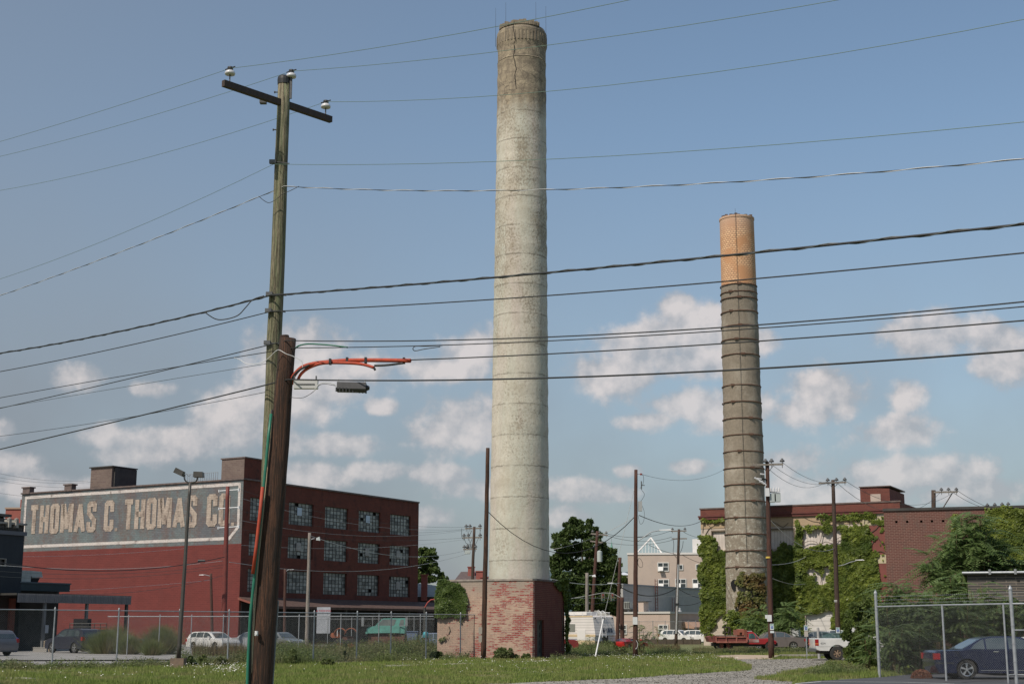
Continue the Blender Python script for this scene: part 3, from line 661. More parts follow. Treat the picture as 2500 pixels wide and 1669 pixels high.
# ---------------- small brick building carrying the tall chimney
BH = Frame(at(1305, 1500, 81).x, 81, -20); root = thing('brick_boiler_house', 'low square brick building with peeling paint at the foot of the tall chimney', 'building', BH.o, BH.r)
bx = BH.onY(1068, 1500)[0]; hz = BH.onY(1300, 1416)[1]; by = BH.onX(1378, 1500)[0]
def peel():
    s = NT('peeling_brick'); v = s.wallvec(); b = s.n('ShaderNodeTexBrick'); s.l(v, b.inputs['Vector']); b.inputs['Scale'].default_value = 1; b.inputs['Brick Width'].default_value = .3; b.inputs['Row Height'].default_value = .105
    b.inputs['Mortar Size'].default_value = .014; b.inputs['Color1'].default_value = (.30, .065, .05, 1); b.inputs['Color2'].default_value = (.22, .05, .04, 1); b.inputs['Mortar'].default_value = (.36, .30, .26, 1)
    n = s.math('ADD', s.math('MULTIPLY', s.noise(1.0, 4, .6, stretch=(.8, .8, 1)), .55), s.math('MULTIPLY', s.noise(9, 3, .7, stretch=(.16, .16, 1.0)), .6))
    o = s.sep(); edge = s.ramp(o[0], -4.2, -.3); n = s.math('ADD', n, s.math('MULTIPLY', edge, .07)); top = s.ramp(o[2], hz - 1.1, hz - .2); n = s.math('ADD', n, s.math('MULTIPLY', top, -.03))
    paint = s.mix(s.ramp(s.noise(2, 5, .6), .4, .6), (.44, .31, .235), (.37, .27, .205)); paint = s.mix(s.math('MULTIPLY', top, .7), paint, (.27, .235, .20))
    c = s.mix(s.ramp(n, .615, .64), paint, b.outputs[0]); c = s.mix(s.ramp(b.outputs['Fac'], 0, 1), c, s.mix(.25, c, (.1, .08, .07)))
    s.bump(b.outputs['Fac'], -.4, .01); return s.done(c, .9)
HB = brick('boiler_house_brick', (.14, .03, .02), (.10, .022, .016), (.19, .085, .06), .3, .105, stain=(.10, .02, .016), var=.4)
m = MB(); m.quad((bx, 0, 0), (0, 0, 0), (0, 0, hz), (bx, 0, hz)); m.build('painted_wall', peel(), root)
dr0 = BH.onX(1311.5, 1550)[0]; dr1 = BH.onX(1328, 1550)[0]; dz1 = BH.onX(1320, 1512.5)[1]
m = MB(); wallgrid(m, (0, 0, 0), (0, 1, 0), 0, by, 0, hz, [(dr0, dr1, .12, dz1)], (-.25, 0, 0)); m.quad((bx, by, 0), (0, by, 0), (0, by, hz), (bx, by, hz)); m.quad((bx, 0, 0), (bx, by, 0), (bx, by, hz), (bx, 0, hz)); m.build('brick_wall', HB, root)
m = MB(); m.quad((bx, 0, hz - .15), (0, 0, hz - .15), (0, by, hz - .15), (bx, by, hz - .15)); m.build('roof', MT['black_tar'], root)
m = MB(); m.box(bx, 0.05, -.05, .3, hz, hz + .1); m.build('coping', M('mortar_cap', (.33, .29, .25), (.22, .19, .17), .9, 4, bump=.4), root); m = MB(); m.box(-.28, .06, .3, by, hz, hz + .1); m.build('coping', CAPM, root)
m = MB(); m.box(-.22, -.17, dr0, dr1, .12, dz1); d = m.build('door', M('old_door', (.045, .05, .045), (.10, .10, .08), .8, 2.5, stretch=(1, 1, .4)), root)
m = MB(); m.box(-.17, -.12, dr0, dr0 + .08, .12, dz1); m.box(-.17, -.12, dr1 - .08, dr1, .12, dz1); m.box(-.17, -.12, dr0 + .08, dr1 - .08, dz1 - .1, dz1)
for k in range(4): m.box(-.165, -.13, dr0 + .2, dr0 + .26, .3 + k * .45, .6 + k * .45); m.box(-.165, -.13, dr1 - .32, dr1 - .26, .35 + k * .42, .62 + k * .42)
m.build('frame', STEEL, d)
BHROOT = root; BHX = bx; BHY = by; BHZ = hz

# ---------------- the tall pale chimney
CY = 84.6; cc = at(1266.5, 1400, CY); root = thing('tall_chimney', 'very tall pale concrete smokestack with a cracked brown top', 'chimney', (cc.x, CY, 0))
ZTOP = at(1276, 56, CY - 1.5).z; ZP = at(1276, 254, CY - 1.5).z
def chim1():
    s = NT('chimney_render'); o = s.sep(); z = o[2]
    ang = s.math('ARCTAN2', o[1], o[0]); cyl = s.n('ShaderNodeCombineXYZ'); s.l(s.math('MULTIPLY', ang, 1.7), cyl.inputs[0]); s.l(z, cyl.inputs[1]); cv = cyl.outputs[0]
    tint = s.mix(s.ramp(s.noise(.55, 4, .6, src=cv, stretch=(1, .14, 1)), .42, .58), (.545, .51, .43), (.475, .475, .405))
    tint = s.mix(s.ramp(s.noise(.8, 5, .6, src=cv, stretch=(1, .1, 1)), .5, .66), tint, (.50, .44, .39))
    tint = s.mix(s.math('MULTIPLY', s.ramp(s.noise(5, 8, .8, src=cv, stretch=(1, .35, 1)), .44, .62), .6), tint, (.38, .345, .275)); tint = s.mix(s.math('MULTIPLY', s.ramp(s.noise(.45, 6, .7, src=cv, stretch=(1, .8, 1)), .52, .64), .4), tint, (.36, .31, .23))
    bare = s.mix(s.ramp(s.noise(3, 6, .6, src=cv), .4, .6), (.29, .245, .18), (.19, .155, .115))
    low = s.mix(s.ramp(z, 8, 24), (1, 1, 1), (0, 0, 0))
    n = s.math('ADD', s.math('MULTIPLY', s.noise(8, 7, .75, src=cv, stretch=(1, .8, 1)), .62), s.math('MULTIPLY', s.noise(.6, 5, .6, src=cv, stretch=(1, .45, 1)), .42))
    thr = s.math('SUBTRACT', .612, s.math('MULTIPLY', s.ramp(z, 6, 26), .068))
    c = s.mix(s.math('MULTIPLY', s.ramp(s.math('SUBTRACT', n, thr), -.04, .04), .8), tint, bare)
    # brown unpainted head
    edge = s.math('ADD', z, s.math('MULTIPLY', s.math('SUBTRACT', s.noise(1.5, 4, .6, src=cv, stretch=(1, .2, 1)), .5), 2.4))
    head = s.mix(s.ramp(s.noise(2.2, 6, .7, src=cv), .35, .6), (.36, .30, .21), (.19, .155, .115))
    v = s.n('ShaderNodeTexVoronoi', feature='DISTANCE_TO_EDGE'); v.inputs['Scale'].default_value = 1.6; s.l(s.vec((1, 1, 1), cv), v.inputs['Vector'])
    head = s.mix(s.ramp(v.outputs['Distance'], .03, .0), head, (.12, .10, .075))
    c = s.mix(s.ramp(edge, ZP - .7, ZP + .5), c, head)
    # pour joints
    w = s.math('ADD', z, s.math('MULTIPLY', s.math('SUBTRACT', s.noise(4, 5, .7, src=cv), .5), .22))
    fr = s.math('FRACT', s.math('DIVIDE', w, 1.83)); j = s.math('MULTIPLY', s.math('LESS_THAN', fr, .045), s.ramp(s.noise(1.1, 4, .6, src=cv), .36, .55))
    c = s.mix(s.math('MULTIPLY', j, .55), c, (.13, .11, .085))
    s.bump(s.math('SUBTRACT', s.noise(5, 6, .7, src=cv), s.math('MULTIPLY', j, .6)), .5, .05)
    return s.done(c, .92)
CHM = chim1(); r0 = 1.84; r1 = 1.52
prof = []; n = 110
random.seed(3)
for k in range(n + 1):
    t = k / n; prof.append((r0 + (r1 - r0) * t ** .8 + .012 * math.sin(k * 1.9) + random.uniform(-.01, .01), t * (ZTOP - 2.2)))
m = MB(); m.lathe(prof, 72, jit=.006, lean=(.22, 0), capt=False); o = m.build('shaft', CHM, root, smooth=True)
zc = ZTOP - 2.2; HEAD = CHM
m = MB(); m.lathe([(1.50, zc), (1.54, zc + .05), (1.51, zc + .12), (1.51, zc + .8), (1.54, zc + 1.0), (1.57, zc + 1.15), (1.575, zc + 1.95), (1.50, zc + 2.05), (1.46, zc + 2.2), (1.32, zc + 2.2), (1.25, zc + 1.2)], 72, (.22, 0), capt=False, jit=.012); m.build('crown', HEAD, root)
m = MB()
for k in range(44):
    a = 2 * math.pi * k / 44; x, y = .22 + 1.57 * math.cos(a), 1.57 * math.sin(a); t = Vector((-math.sin(a), math.cos(a), 0)) * .045; nn = Vector((math.cos(a), math.sin(a), 0)) * .03
    p = Vector((x, y, 0)); q = [p - t - nn, p + t - nn, p + t + nn, p - t + nn]; m.extr([(v.x, v.y, zc + 1.15) for v in q], (0, 0, .62))
m.build('dentils', M('dentil_brown', (.25, .205, .15), (.18, .15, .11), .9, 3), root)
m = MB()
for k in range(11):
    a = math.pi * (1.12 + k * .06); 
    for j in range(3):
        h = random.uniform(.1, .28); c = (.22 + 1.42 * math.cos(a + j * .05), 1.42 * math.sin(a + j * .05)); m.box(c[0] - .1, c[0] + .1, c[1] - .1, c[1] + .1, zc + 2.15, zc + 2.2 + h)
m.build('broken_rim', M('dentil_brown'), root)
m = MB(); z = zc + 2.25; x = .22 - .5; pts = []
while z > zc - 2.4: pts.append((x, z)); z -= random.uniform(.15, .4); x += random.uniform(-.12, .1)
for (xa, za), (xb, zb_) in zip(pts, pts[1:]):
    rr = lambda z: (1.61 if z > zc + 1 else 1.55) + .012
    ya = -math.sqrt(max(.1, rr(za) ** 2 - (xa - .22) ** 2)); yb = -math.sqrt(max(.1, rr(zb_) ** 2 - (xb - .22) ** 2)); m.quad((xa, ya, za), (xa + .045, ya, za), (xb + .035, yb, zb_), (xb, yb, zb_))
m.build('crack', DARKB, root)
for a in (200, 235, 300, 330):
    m = MB(); x, y = .22 + 1.75 * math.cos(R(a)), 1.75 * math.sin(R(a)); m.cyl((x, y, zc + 1), (x, y, zc + 3.6), .014, .006, 5); m.build('lightning_rod', STEEL, root)

# ---------------- the banded brick chimney
C2Y = 142.6; cc = at(1820.5, 1330, C2Y); root = thing('banded_chimney', 'round brick smokestack with rusty iron bands and an orange brick top', 'chimney', (cc.x, C2Y, 0))
ZT2 = at(1803, 523, C2Y - 1.8).z; ZO = at(1806, 690, C2Y - 1.8).z
def cyl_uv(s, rad):
    o = s.sep(); ang = s.math('ARCTAN2', o[1], o[0]); q = s.n('ShaderNodeCombineXYZ'); s.l(s.math('MULTIPLY', ang, rad), q.inputs[0]); s.l(o[2], q.inputs[1]); return q.outputs[0], o[2]
s = NT('parged_chimney'); cv, z = cyl_uv(s, 2.0)
c = s.mix(s.ramp(s.noise(3.2, 6, .75, src=cv), .3, .7), (.30, .255, .20), (.20, .17, .13)); c = s.mix(s.ramp(s.noise(.35, 5, .7, src=cv, stretch=(1, .6, 1)), .5, .66), c, (.36, .32, .26))
pale = s.math('MULTIPLY', s.ramp(s.noise(2.4, 6, .8, src=cv), .52, .6), s.ramp(z, 18, 11)); c = s.mix(pale, c, (.46, .44, .37)); c = s.mix(s.math('MULTIPLY', s.ramp(z, 24, 40), .45), c, (.15, .135, .11))
s.bump(s.noise(7, 6, .8, src=cv), 1.0, .09); PARG = s.done(c, .95)
s = NT('orange_chimney_brick'); cv, z = cyl_uv(s, 1.85); b = s.n('ShaderNodeTexBrick'); s.l(cv, b.inputs['Vector']); b.inputs['Scale'].default_value = 1; b.inputs['Brick Width'].default_value = .36; b.inputs['Row Height'].default_value = .21
b.inputs['Mortar Size'].default_value = .025; b.inputs['Color1'].default_value = (.72, .46, .26, 1); b.inputs['Color2'].default_value = (.58, .34, .19, 1); b.inputs['Mortar'].default_value = (.17, .10, .07, 1)
c = s.mix(s.ramp(s.noise(.5, 5, .6, src=cv), .45, .62), b.outputs[0], (.46, .24, .12)); c = s.mix(s.ramp(z, ZT2 - 2.2, ZT2 - .3), c, s.mix(.5, c, (.48, .36, .29)))
s.bump(b.outputs['Fac'], -.4, .02); ORB = s.done(c, .9)
rb, rt = 2.13, 1.76
def rad2(z): return rb + (rt - rb) * (z / ZT2)
prof = [(rad2(z) + random.uniform(-.035, .035), z) for z in np.linspace(0, ZO, 90)]
m = MB(); m.lathe(prof, 64, jit=.012, lean=(.15, 0), capt=False); m.build('shaft', PARG, root, smooth=True)
m = MB(); n0 = 30
m.lathe([(rad2(ZO) - .03, ZO), (rad2(ZO + 3) - .02, ZO + 3), (rad2(ZT2), ZT2 - .25), (rad2(ZT2) + .05, ZT2 - .2), (rad2(ZT2) + .05, ZT2), (rad2(ZT2) - .3, ZT2), (rad2(ZT2) - .3, ZT2 - 2)], 64, (.15, 0), capt=False); smooth_by_angle(m.build('brick_top', ORB, root))
m = MB()
for a in np.linspace(0, 2 * math.pi, 40):
    if random.random() < .45: q = (.15 + (rt - .12) * math.cos(a), (rt - .12) * math.sin(a)); m.box(q[0] - .14, q[0] + .14, q[1] - .1, q[1] + .1, ZT2 - .05, ZT2 + random.uniform(.08, .2))
m.build('rim_bricks', CAPM, root)
BAND = M('rusty_band', (.085, .045, .03), (.13, .07, .045), .85, 4)
bands = [736, 749, 766, 797, 826, 862, 897] + [897 + 40.5 * i for i in range(1, 13)]
for y in bands:
    y = y if y > 735 else y
    yy = 500 + (y - 500); z = at(1815, yy - 0, C2Y - 2).z if True else 0
    z = at(1815, [690, 708, 723, 756, 791, 825, 862][bands.index(y)] if bands.index(y) < 7 else y, C2Y - 2).z
    if z > ZO + .2: z = ZO + .1
    r = rad2(z) + .045; tilt = random.uniform(-.02, .02); m = MB(); n = 48; lx = .15 * z / ZT2
    pts = [(lx + r * math.cos(2 * math.pi * k / n), r * math.sin(2 * math.pi * k / n), z + tilt * math.cos(2 * math.pi * k / n) + random.uniform(-.012, .012)) for k in range(n + 1)]
    m.tube(pts, .055, 5)
    a = R(random.choice((250, 268, 262, 235, 285))); x, y_ = lx + (r + .03) * math.cos(a), (r + .03) * math.sin(a); m.box(x - .2, x + .2, y_ - .07, y_ + .07, z - .1, z + .1); m.build('iron_band', BAND, root)
zh = at(1795, 1427, C2Y - 2).z
m = MB(); xh = at(1795, 1427, C2Y - 2).x - cc.x; pts = []
for k in range(16): a = 2 * math.pi * k / 16; pts.append((xh + .36 * math.cos(a) * (1 + .1 * math.sin(3 * a)), -math.sqrt(rad2(zh) ** 2 - xh ** 2) - .10, zh + .55 * math.sin(a)))
m.extr(pts, (.06, .5, 0)); m.build('hole', DARKB, root)
m = MB(); 
for k in range(30): z = 8 + k * 1.2; x = -.32; m.cyl((x + .05, -rad2(z) - .05, z), (x + .05 + .15 * 1.2 / ZT2, -rad2(z + 1.2) - .05, z + 1.25), .018, .018, 4)
m.build('cable', STEEL, root)
# ---------------- the ivy covered factory
IV = Frame(at(1714, 1400, 150).x, 150, -27)
root = thing('ivy_factory', 'long three storey factory with a red brick parapet, boarded windows and ivy over its walls', 'building', IV.o, IV.r)
iz = IV.onY(1714, 1243)[1]; ix = IV.onY(2197, 1225)[0]; ib = IV.onY(1740, 1264)[1]
iz = (iz + IV.onY(2197, 1225)[1]) / 2; ib = (ib + IV.onY(1960, 1256)[1]) / 2
TAN = M('tan_stucco', (.42, .31, .20), (.36, .27, .18), .9, 1, dirt=(.30, .22, .15)); CRM = M('cream_wall', (.50, .43, .36), (.42, .35, .30), .9, .7, dirt=(.3, .26, .22))
PAR = brick('parapet_brick', (.165, .05, .036), (.125, .04, .03), (.16, .08, .06), .5, .16, stain=(.11, .035, .028))
MAR = M('maroon_wall', (.19, .06, .05), (.15, .05, .04), .9, .8)
def IR(x0, y0, x1, y1):
    a, d = IV.onY(x0, y0); b, c = IV.onY(x1, y1); return (a, b, c, d)
wins = [IR(1736, 1294, 1803, 1337), IR(1838, 1291, 1942, 1337), IR(1957, 1287, 2058, 1337), IR(1738, 1385, 1803, 1425), IR(1838, 1384, 1942, 1428), IR(1957, 1383, 2058, 1428)]
z1a, z1b = wins[1][2], wins[1][3]; z2a, z2b = wins[4][2], wins[4][3]
wins = [(w[0], w[1], (z1a if i < 3 else z2a), (z1b if i < 3 else z2b)) for i, w in enumerate(wins)]
gd = IR(1967, 1491, 2038, 1560); gd = (gd[0], gd[1], 0.05, gd[3])
m = MB(); wallgrid(m, (0, 0, 0), (1, 0, 0), 0, ix, 0, ib, wins + [gd], (0, .3, 0)); m.build('front_wall', CRM, root)
m = MB(); m.quad((0, 0, 0), (0, 22, 0), (0, 22, ib), (0, 0, ib)); m.build('end_wall', CRM, root)
m = MB(); m.quad((ix, 0, 0), (ix, 22, 0), (ix, 22, iz), (ix, 0, iz)); m.quad((0, .3, iz - .5), (ix, .3, iz - .5), (ix, 22, iz - .5), (0, 22, iz - .5)); m.build('end_wall', PAR, root)
m = MB(); m.box(0, ix - .01, -.05, .28, ib + .02, iz); m.box(0, .3, .3, 22, ib + .02, iz); m.build('parapet', PAR, root)
m = MB(); m.box(-.15, ix, -.22, -.05, ib - .15, ib + .25); m.box(-.2, ix, -.30, -.22, ib + .1, ib + .25); m.build('cornice', M('dark_red_trim', (.13, .035, .03), (.09, .03, .025), .8, 2), root)
m = MB(); m.box(-.08, ix + .1, -.12, .35, iz, iz + .14); m.build('coping', CAPM, root)
zt_a = IV.onY(1750, 1273)[1]; zt_b = IV.onY(1750, 1289)[1]; m = MB(); m.box(0, ix - 2.8, -.04, -.002, zt_b, ib - .15); m.build('lintel_band', TAN, root)
a = IR(2105, 1261, 2166, 1280); m = MB(); m.box(a[0], ix, -.05, -.002, a[2], a[3]); m.build('lintel_band', M('pale_lintel', (.46, .40, .27), (.38, .33, .22), .9, 1), root)
a = IR(2118, 1354, 2172, 1374); m = MB(); m.box(a[0], ix, -.05, -.002, a[2], a[3]); m.build('lintel_band', MT['pale_lintel'], root)
a = IR(2085, 1284, 2197, 1354); m = MB(); m.box(a[0], ix, -.03, -.001, 3, a[3]); m.build('brick_panel', MAR, root)
s = NT('white_boards'); o = s.sep(); fr = s.math('FRACT', s.math('MULTIPLY', o[0], 3.2)); c = s.mix(s.ramp(s.noise(.8, 5, .7), .4, .7), (.60, .54, .50), (.46, .41, .37)); c = s.mix(s.math('LESS_THAN', fr, .09), c, (.28, .24, .21)); WB = s.done(c, .8)
for w in wins:
    m = MB(); m.box(w[0], w[1], .2, .28, w[2], w[3]); b = m.build('boarded_window', WB, root)
    m = MB(); m.box(w[0], w[0] + .12, -.03, .2, w[2], w[3]); m.box(w[1] - .12, w[1], -.03, .2, w[2], w[3]); m.box(w[0] + .12, w[1] - .12, -.03, .2, w[3] - .14, w[3]); m.build('frame', M('old_window_frame', (.17, .13, .09), (.1, .08, .06), .8, 3), b)
m = MB(); nz = 7
for k in range(nz): z0 = gd[2] + (gd[3] - gd[2]) * k / nz; m.box(gd[0], gd[1], .16, .24, z0 + .015, gd[2] + (gd[3] - gd[2]) * (k + 1) / nz - .015)
m.box(gd[0], gd[1], .22, .27, gd[2], gd[3]); m.build('garage_door', M('garage_door_white', (.62, .60, .58), (.5, .48, .46), .6, .8), root)
m = MB(); m.box(gd[0] - .6, gd[0], -.12, .05, 0, gd[3] + .5); m.box(gd[0], gd[1] + .3, -.12, .05, gd[3] + .02, gd[3] + .5); m.build('door_surround', CRM, root)
p0 = IV.onY(2101, 1226, 2)[0]; p1 = IV.onY(2173, 1226, 2)[0]; pz1 = IV.onY(2101, 1190, 2)[1]; pz2 = IV.onY(2173, 1193, 2)[1]
m = MB(); m.box(p0, p1, 2, 9, iz - .5, pz2); m.extr([(p0, 2, pz2), (p1, 2, pz2), (p1, 2, pz2 + .05), (p0, 2, pz2 + .25)], (0, 7, 0)); m.build('stair_penthouse', PAR, root)
m = MB(); m.box(p0 - .1, p1 + .1, 1.9, 9.1, pz2 + .26, pz2 + .36); m.build('coping', CAPM, root)
w0, wz1 = IV.onY(2125, 1206, 2); w1, wz0 = IV.onY(2151, 1226, 2); m = MB(); m.box(w0, w1, 1.93, 1.99, wz0, wz1); m.build('boarded_window', M('dusty_board', (.46, .38, .33), (.38, .32, .28), .9, 1), root)

# ---------------- nearer brick annex at the right
AX = Frame(at(2165, 1400, 88).x, 88, -17)
root = thing('brick_annex', 'flat roofed maroon brick building with a black coping behind the bushes at the right', 'building', AX.o, AX.r)
axz = AX.onY(2165, 1247)[1]; AXW = 22
AXB = brick('annex_brick', (.135, .052, .040), (.10, .04, .032), (.24, .16, .13), .29, .1, mort=.012, stain=(.11, .07, .058), var=.35)
holes = []
for hx in (905, 978, 1073, 1145, 1220, 1378):
    u, z = AX.onY(1860 + hx / 2.7563, 1100 + 477 / 2.7563); holes.append((u - .07, u + .07, z - .08, z + .08))
zh = holes[0][2]; holes = [(a, b, zh, zh + .14) for a, b, c, d in holes]
m = MB(); wallgrid(m, (0, 0, 0), (1, 0, 0), 0, AXW, 0, axz, holes, (0, .4, 0)); m.quad((0, 0, 0), (0, 18, 0), (0, 18, axz), (0, 0, axz)); m.quad((0, .3, axz - .3), (AXW, .3, axz - .3), (AXW, 18, axz - .3), (0, 18, axz - .3)); m.build('wall', AXB, root)
m = MB(); m.box(-.05, AXW, -.08, .3, axz, axz + .16); m.build('coping', MT['black_tar'], root)
m = MB(); m.box(.02, AXW, .42, .5, 0, axz - .4); m.build('lining', DARKB, root)
# ---------------- dark shingled building
SX = Frame(at(2364, 1450, 63).x, 63, -19)
root = thing('shingled_building', 'low dark grey shingled building with a pipe along its eave, at the right edge', 'building', SX.o, SX.r)
sz = SX.onY(2400, 1401)[1]
s = NT('dark_shingles'); v = s.wallvec(); b = s.n('ShaderNodeTexBrick'); s.l(v, b.inputs['Vector']); b.inputs['Scale'].default_value = 1; b.inputs['Brick Width'].default_value = .8; b.inputs['Row Height'].default_value = .11; b.inputs['Mortar Size'].default_value = .014
b.inputs['Color1'].default_value = (.07, .066, .062, 1); b.inputs['Color2'].default_value = (.045, .043, .042, 1); b.inputs['Mortar'].default_value = (.20, .17, .14, 1)
c = s.mix(s.ramp(s.noise(5, 5, .7, stretch=(.3, .3, 1.4)), .52, .7), b.outputs[0], (.14, .12, .10)); s.bump(b.outputs['Fac'], -.6, .02); SHG = s.done(c, .9)
m = MB(); m.quad((0, 0, 0), (12, 0, 0), (12, 0, sz), (0, 0, sz)); m.quad((0, 0, 0), (0, 10, 0), (0, 10, sz), (0, 0, sz)); m.build('shingle_wall', SHG, root)
m = MB(); m.extr([(-.2, -.12, sz), (-.2, 10, sz), (12, 10, sz), (12, -.12, sz)], (0, 0, .12)); m.build('roof', MT['black_tar'], root)
m = MB(); m.cyl((-.2, -.2, sz + .06), (12, -.2, sz + .06), .055, .055, 8); m.build('eave_pipe', GALV, root)
m = MB()
for k in range(9): m.box(.9 + k * 1.05, 1.0 + k * 1.05, -.27, -.1, sz - .02, sz + .2)
m.build('pipe_clamp', GALVD, root)

# ---------------- cream offices and their neighbours
def simple_win(m, g, F, x0, y0, x1, y1, root, y=0, open_=True):
    a, d = F.onY(x0, y0, y); b, c = F.onY(x1, y1, y); q = MB(); q.box(a, b, y - .06, y - .02, c, d); w = q.build('window', M('office_glass', (.035, .045, .05), (.06, .07, .075), .15, 1), root)
    q = MB(); t = .12
    q.box(a - t, a, y - .12, y, c - t, d + t); q.box(b, b + t, y - .12, y, c - t, d + t); q.box(a, b, y - .12, y, c - t, c); q.box(a, b, y - .12, y, d, d + t)
    if b - a > 1: mid = (a + b) / 2; q.box(mid - t / 2, mid + t / 2, y - .11, y, c, d); q.box(a, mid - t / 2, y - .105, y, (c + d) / 2 - .05, (c + d) / 2 + .05); q.box(mid + t / 2, b, y - .105, y, (c + d) / 2 - .05, (c + d) / 2 + .05)
    q.build('frame', M('white_frame', (.6, .6, .58), rough=.5), w)
    if open_ and b - a > 1:
        q = MB(); mid = (a + b) / 2; h = (d - c) / 2; q.extr([(a, y - .12, (c + d) / 2), (mid, y - .12, (c + d) / 2), (mid, y - .7, c - .05), (a, y - .7, c - .05)], (0, -.05, 0)); q.build('open_sash', MT['white_frame'], w)
CB = Frame(at(1533, 1400, 225).x, 225, -8)
root = thing('cream_office_building', 'flat roofed cream rendered office building with white framed windows', 'building', CB.o, CB.r)
cz = CB.onY(1560, 1353.5)[1]; cw = CB.onY(1760, 1350)[0]
CRB = M('cream_render', (.47, .385, .325), (.43, .35, .30), .9, .3, dirt=(.38, .33, .29))
m = MB(); m.box(0, cw, 0, 20, 0, cz); m.build('wall', CRB, root)
m = MB(); m.box(-.1, cw, -.12, 20, cz, cz + .3); m.build('coping', M('white_trim', (.62, .6, .58), rough=.6), root)
for q in ((1607, 1374, 1631, 1392), (1659, 1379, 1666, 1389), (1700, 1378, 1709, 1388), (1608, 1415, 1632, 1433), (1650, 1414, 1674, 1433), (1692, 1414, 1716, 1433)): simple_win(None, None, CB, *q, root)
# glass pyramid roof and white plant room stand on the roof
def lc(x, y, ly): a, z = CB.onY(x, y, ly); return Vector((a, ly, z))
m = MB(); A0 = lc(1546, 1350, 6); A1 = lc(1621, 1350, 6); AP = lc(1589, 1312.5, 9); A0.z = A1.z = cz; B0 = A0 + Vector((0, 8, 0)); B1 = A1 + Vector((0, 8, 0))
m.add([A0, A1, B1, B0, AP], ((0, 1, 4), (1, 2, 4), (2, 3, 4), (3, 0, 4), (0, 3, 2, 1))); g = m.build('skylight', M('skylight_glass', (.30, .37, .38), (.25, .32, .33), .3, .4, metal=.2), root)
m = MB(); m.cyl(A0, AP, .14, .14, 4); m.cyl(A1, AP, .14, .14, 4)
for k in range(1, 10): q = A0.lerp(A1, k / 10); f = 1 - abs(k / 10 - .55) * 2; t = AP.lerp(A0 if k < 5.5 else A1, 1 - max(.05, f)); m.cyl(q, t, .04, .04, 3)
m.build('rib', MT['white_trim'], g)
m = MB(); a = lc(1691, 1350, 3).x; m.box(a, a + 7, 3, 9, cz, lc(1691, 1315, 3).z); m.build('plant_room', MT['white_trim'], root)
# grey warehouse in shade
GB = Frame(at(1521, 1450, 186).x, 186, 60)
root = thing('grey_warehouse', 'windowless grey warehouse wall with a rusty ladder in front of the cream offices', 'building', GB.o, GB.r)
gz = GB.onY(1521, 1428)[1]; gw = GB.onY(1740, 1438)[0] + 4
m = MB(); m.box(0, gw, 0, 6, 0, gz); m.build('wall', M('grey_render', (.36, .355, .345), (.32, .315, .30), .9, .4, dirt=(.25, .25, .24)), root)
m = MB(); m.box(-.1, gw, -.1, 6.1, gz, gz + .22); m.build('coping', M('grey_coping', (.22, .23, .24), rough=.8), root)
for (px, ya, yb, mt) in ((1596, 1413, 1491, 'rust_red'), (1637, 1457, 1492, 'dusty_pink')):
    x = GB.onY(px, 1460)[0]; z1 = GB.onY(px, ya)[1]; z0 = GB.onY(px, yb)[1]; m = MB(); RM = M('dusty_pink', (.28, .17, .16), rough=.8) if mt == 'dusty_pink' else MT['rust_red']
    for dx in (0, .75): m.cyl((x + dx, -.25, z0), (x + dx, -.25, z1), .05, .05, 4)
    k = z0
    while k < z1: m.cyl((x, -.25, k), (x + .75, -.25, k), .03, .03, 4); k += .4
    m.build('ladder', RM, root)
# low cream building
LC = Frame(at(1636, 1530, 178).x, 178, -30)
root = thing('low_cream_building', 'single storey cream building with a tan door awning and roof vents', 'building', LC.o, LC.r)
lz = LC.onY(1600, 1497)[1]; LW = -LC.onY(1490, 1530)[0]
m = MB(); m.box(-LW, 0, 0, 16, 0, lz); m.build('wall', M('cream_pink_wall', (.48, .385, .33), (.42, .34, .29), .9, .6), root)
m = MB(); m.box(-LW, .1, -.12, 16, lz, lz + .25); m.build('coping', M('grey_white_trim', (.5, .49, .47), rough=.7), root)
for q in ((1610, 1526, 1630, 1543), (1508, 1526, 1529, 1545)): simple_win(None, None, LC, *q, root, open_=False)
ya0 = LC.onX(1666, 1520)[0]; ya1 = LC.onX(1716, 1520)[0]; za = LC.onX(1680, 1514)[1]
m = MB(); m.extr([(0.02, ya0, za), (1.6, ya0, za - .8), (1.6, ya0, za - 1.0), (0.02, ya0, za - .9)], (0, ya1 - ya0, 0)); m.build('awning', M('tan_canvas', (.42, .27, .19), (.36, .23, .17), .9, 2), root)
m = MB(); m.box(.01, .06, ya0 + .6, ya1 - .8, .1, za - .9); m.build('door', M('dark_brown_door', (.08, .06, .05), rough=.7), root)
for i, (x0, x1, y0, y1, nm) in enumerate(((1576, 1586, 1477, 1494, 'vent'), (1655, 1664, 1479, 1494, 'vent'))):
    p = at((x0 + x1) / 2, y1, 186); rr = (x1 - x0) / 2 * 186 / F_; h = at(x0, y0, 186).z - p.z
    t = thing('roof_vent', ('left silver turbine vent on the low cream roof', 'right silver turbine vent, half hidden by the pole with the silver conduit')[i], 'vent', (p.x, 186, lz + .05), 0, 'turbine vents on the low roof')
    m = MB(); m.lathe([(rr * .8, 0), (rr * .8, h * .3), (rr, h * .32), (rr, h * .5), (rr * .6, h * .55), (rr * .55, h * .8), (rr * .5, h * .98), (.02, h)], 14); m.build('cowl', M('shiny_zinc', (.6, .6, .6), rough=.3, metal=.6), t)
    m = MB(); m.lathe([(rr * 1.2, -.1), (rr * 1.2, .02), (rr * .7, .06)], 12); m.build('base', STEEL, t)
p = at(1565, 1494, 184); t = thing('roof_hatch', 'cream box shaped bulkhead on the low cream roof', 'roof hatch', (p.x, 184, lz), LC.r); w = 14 / F_ * 184; h = at(1565, 1468, 184).z - lz
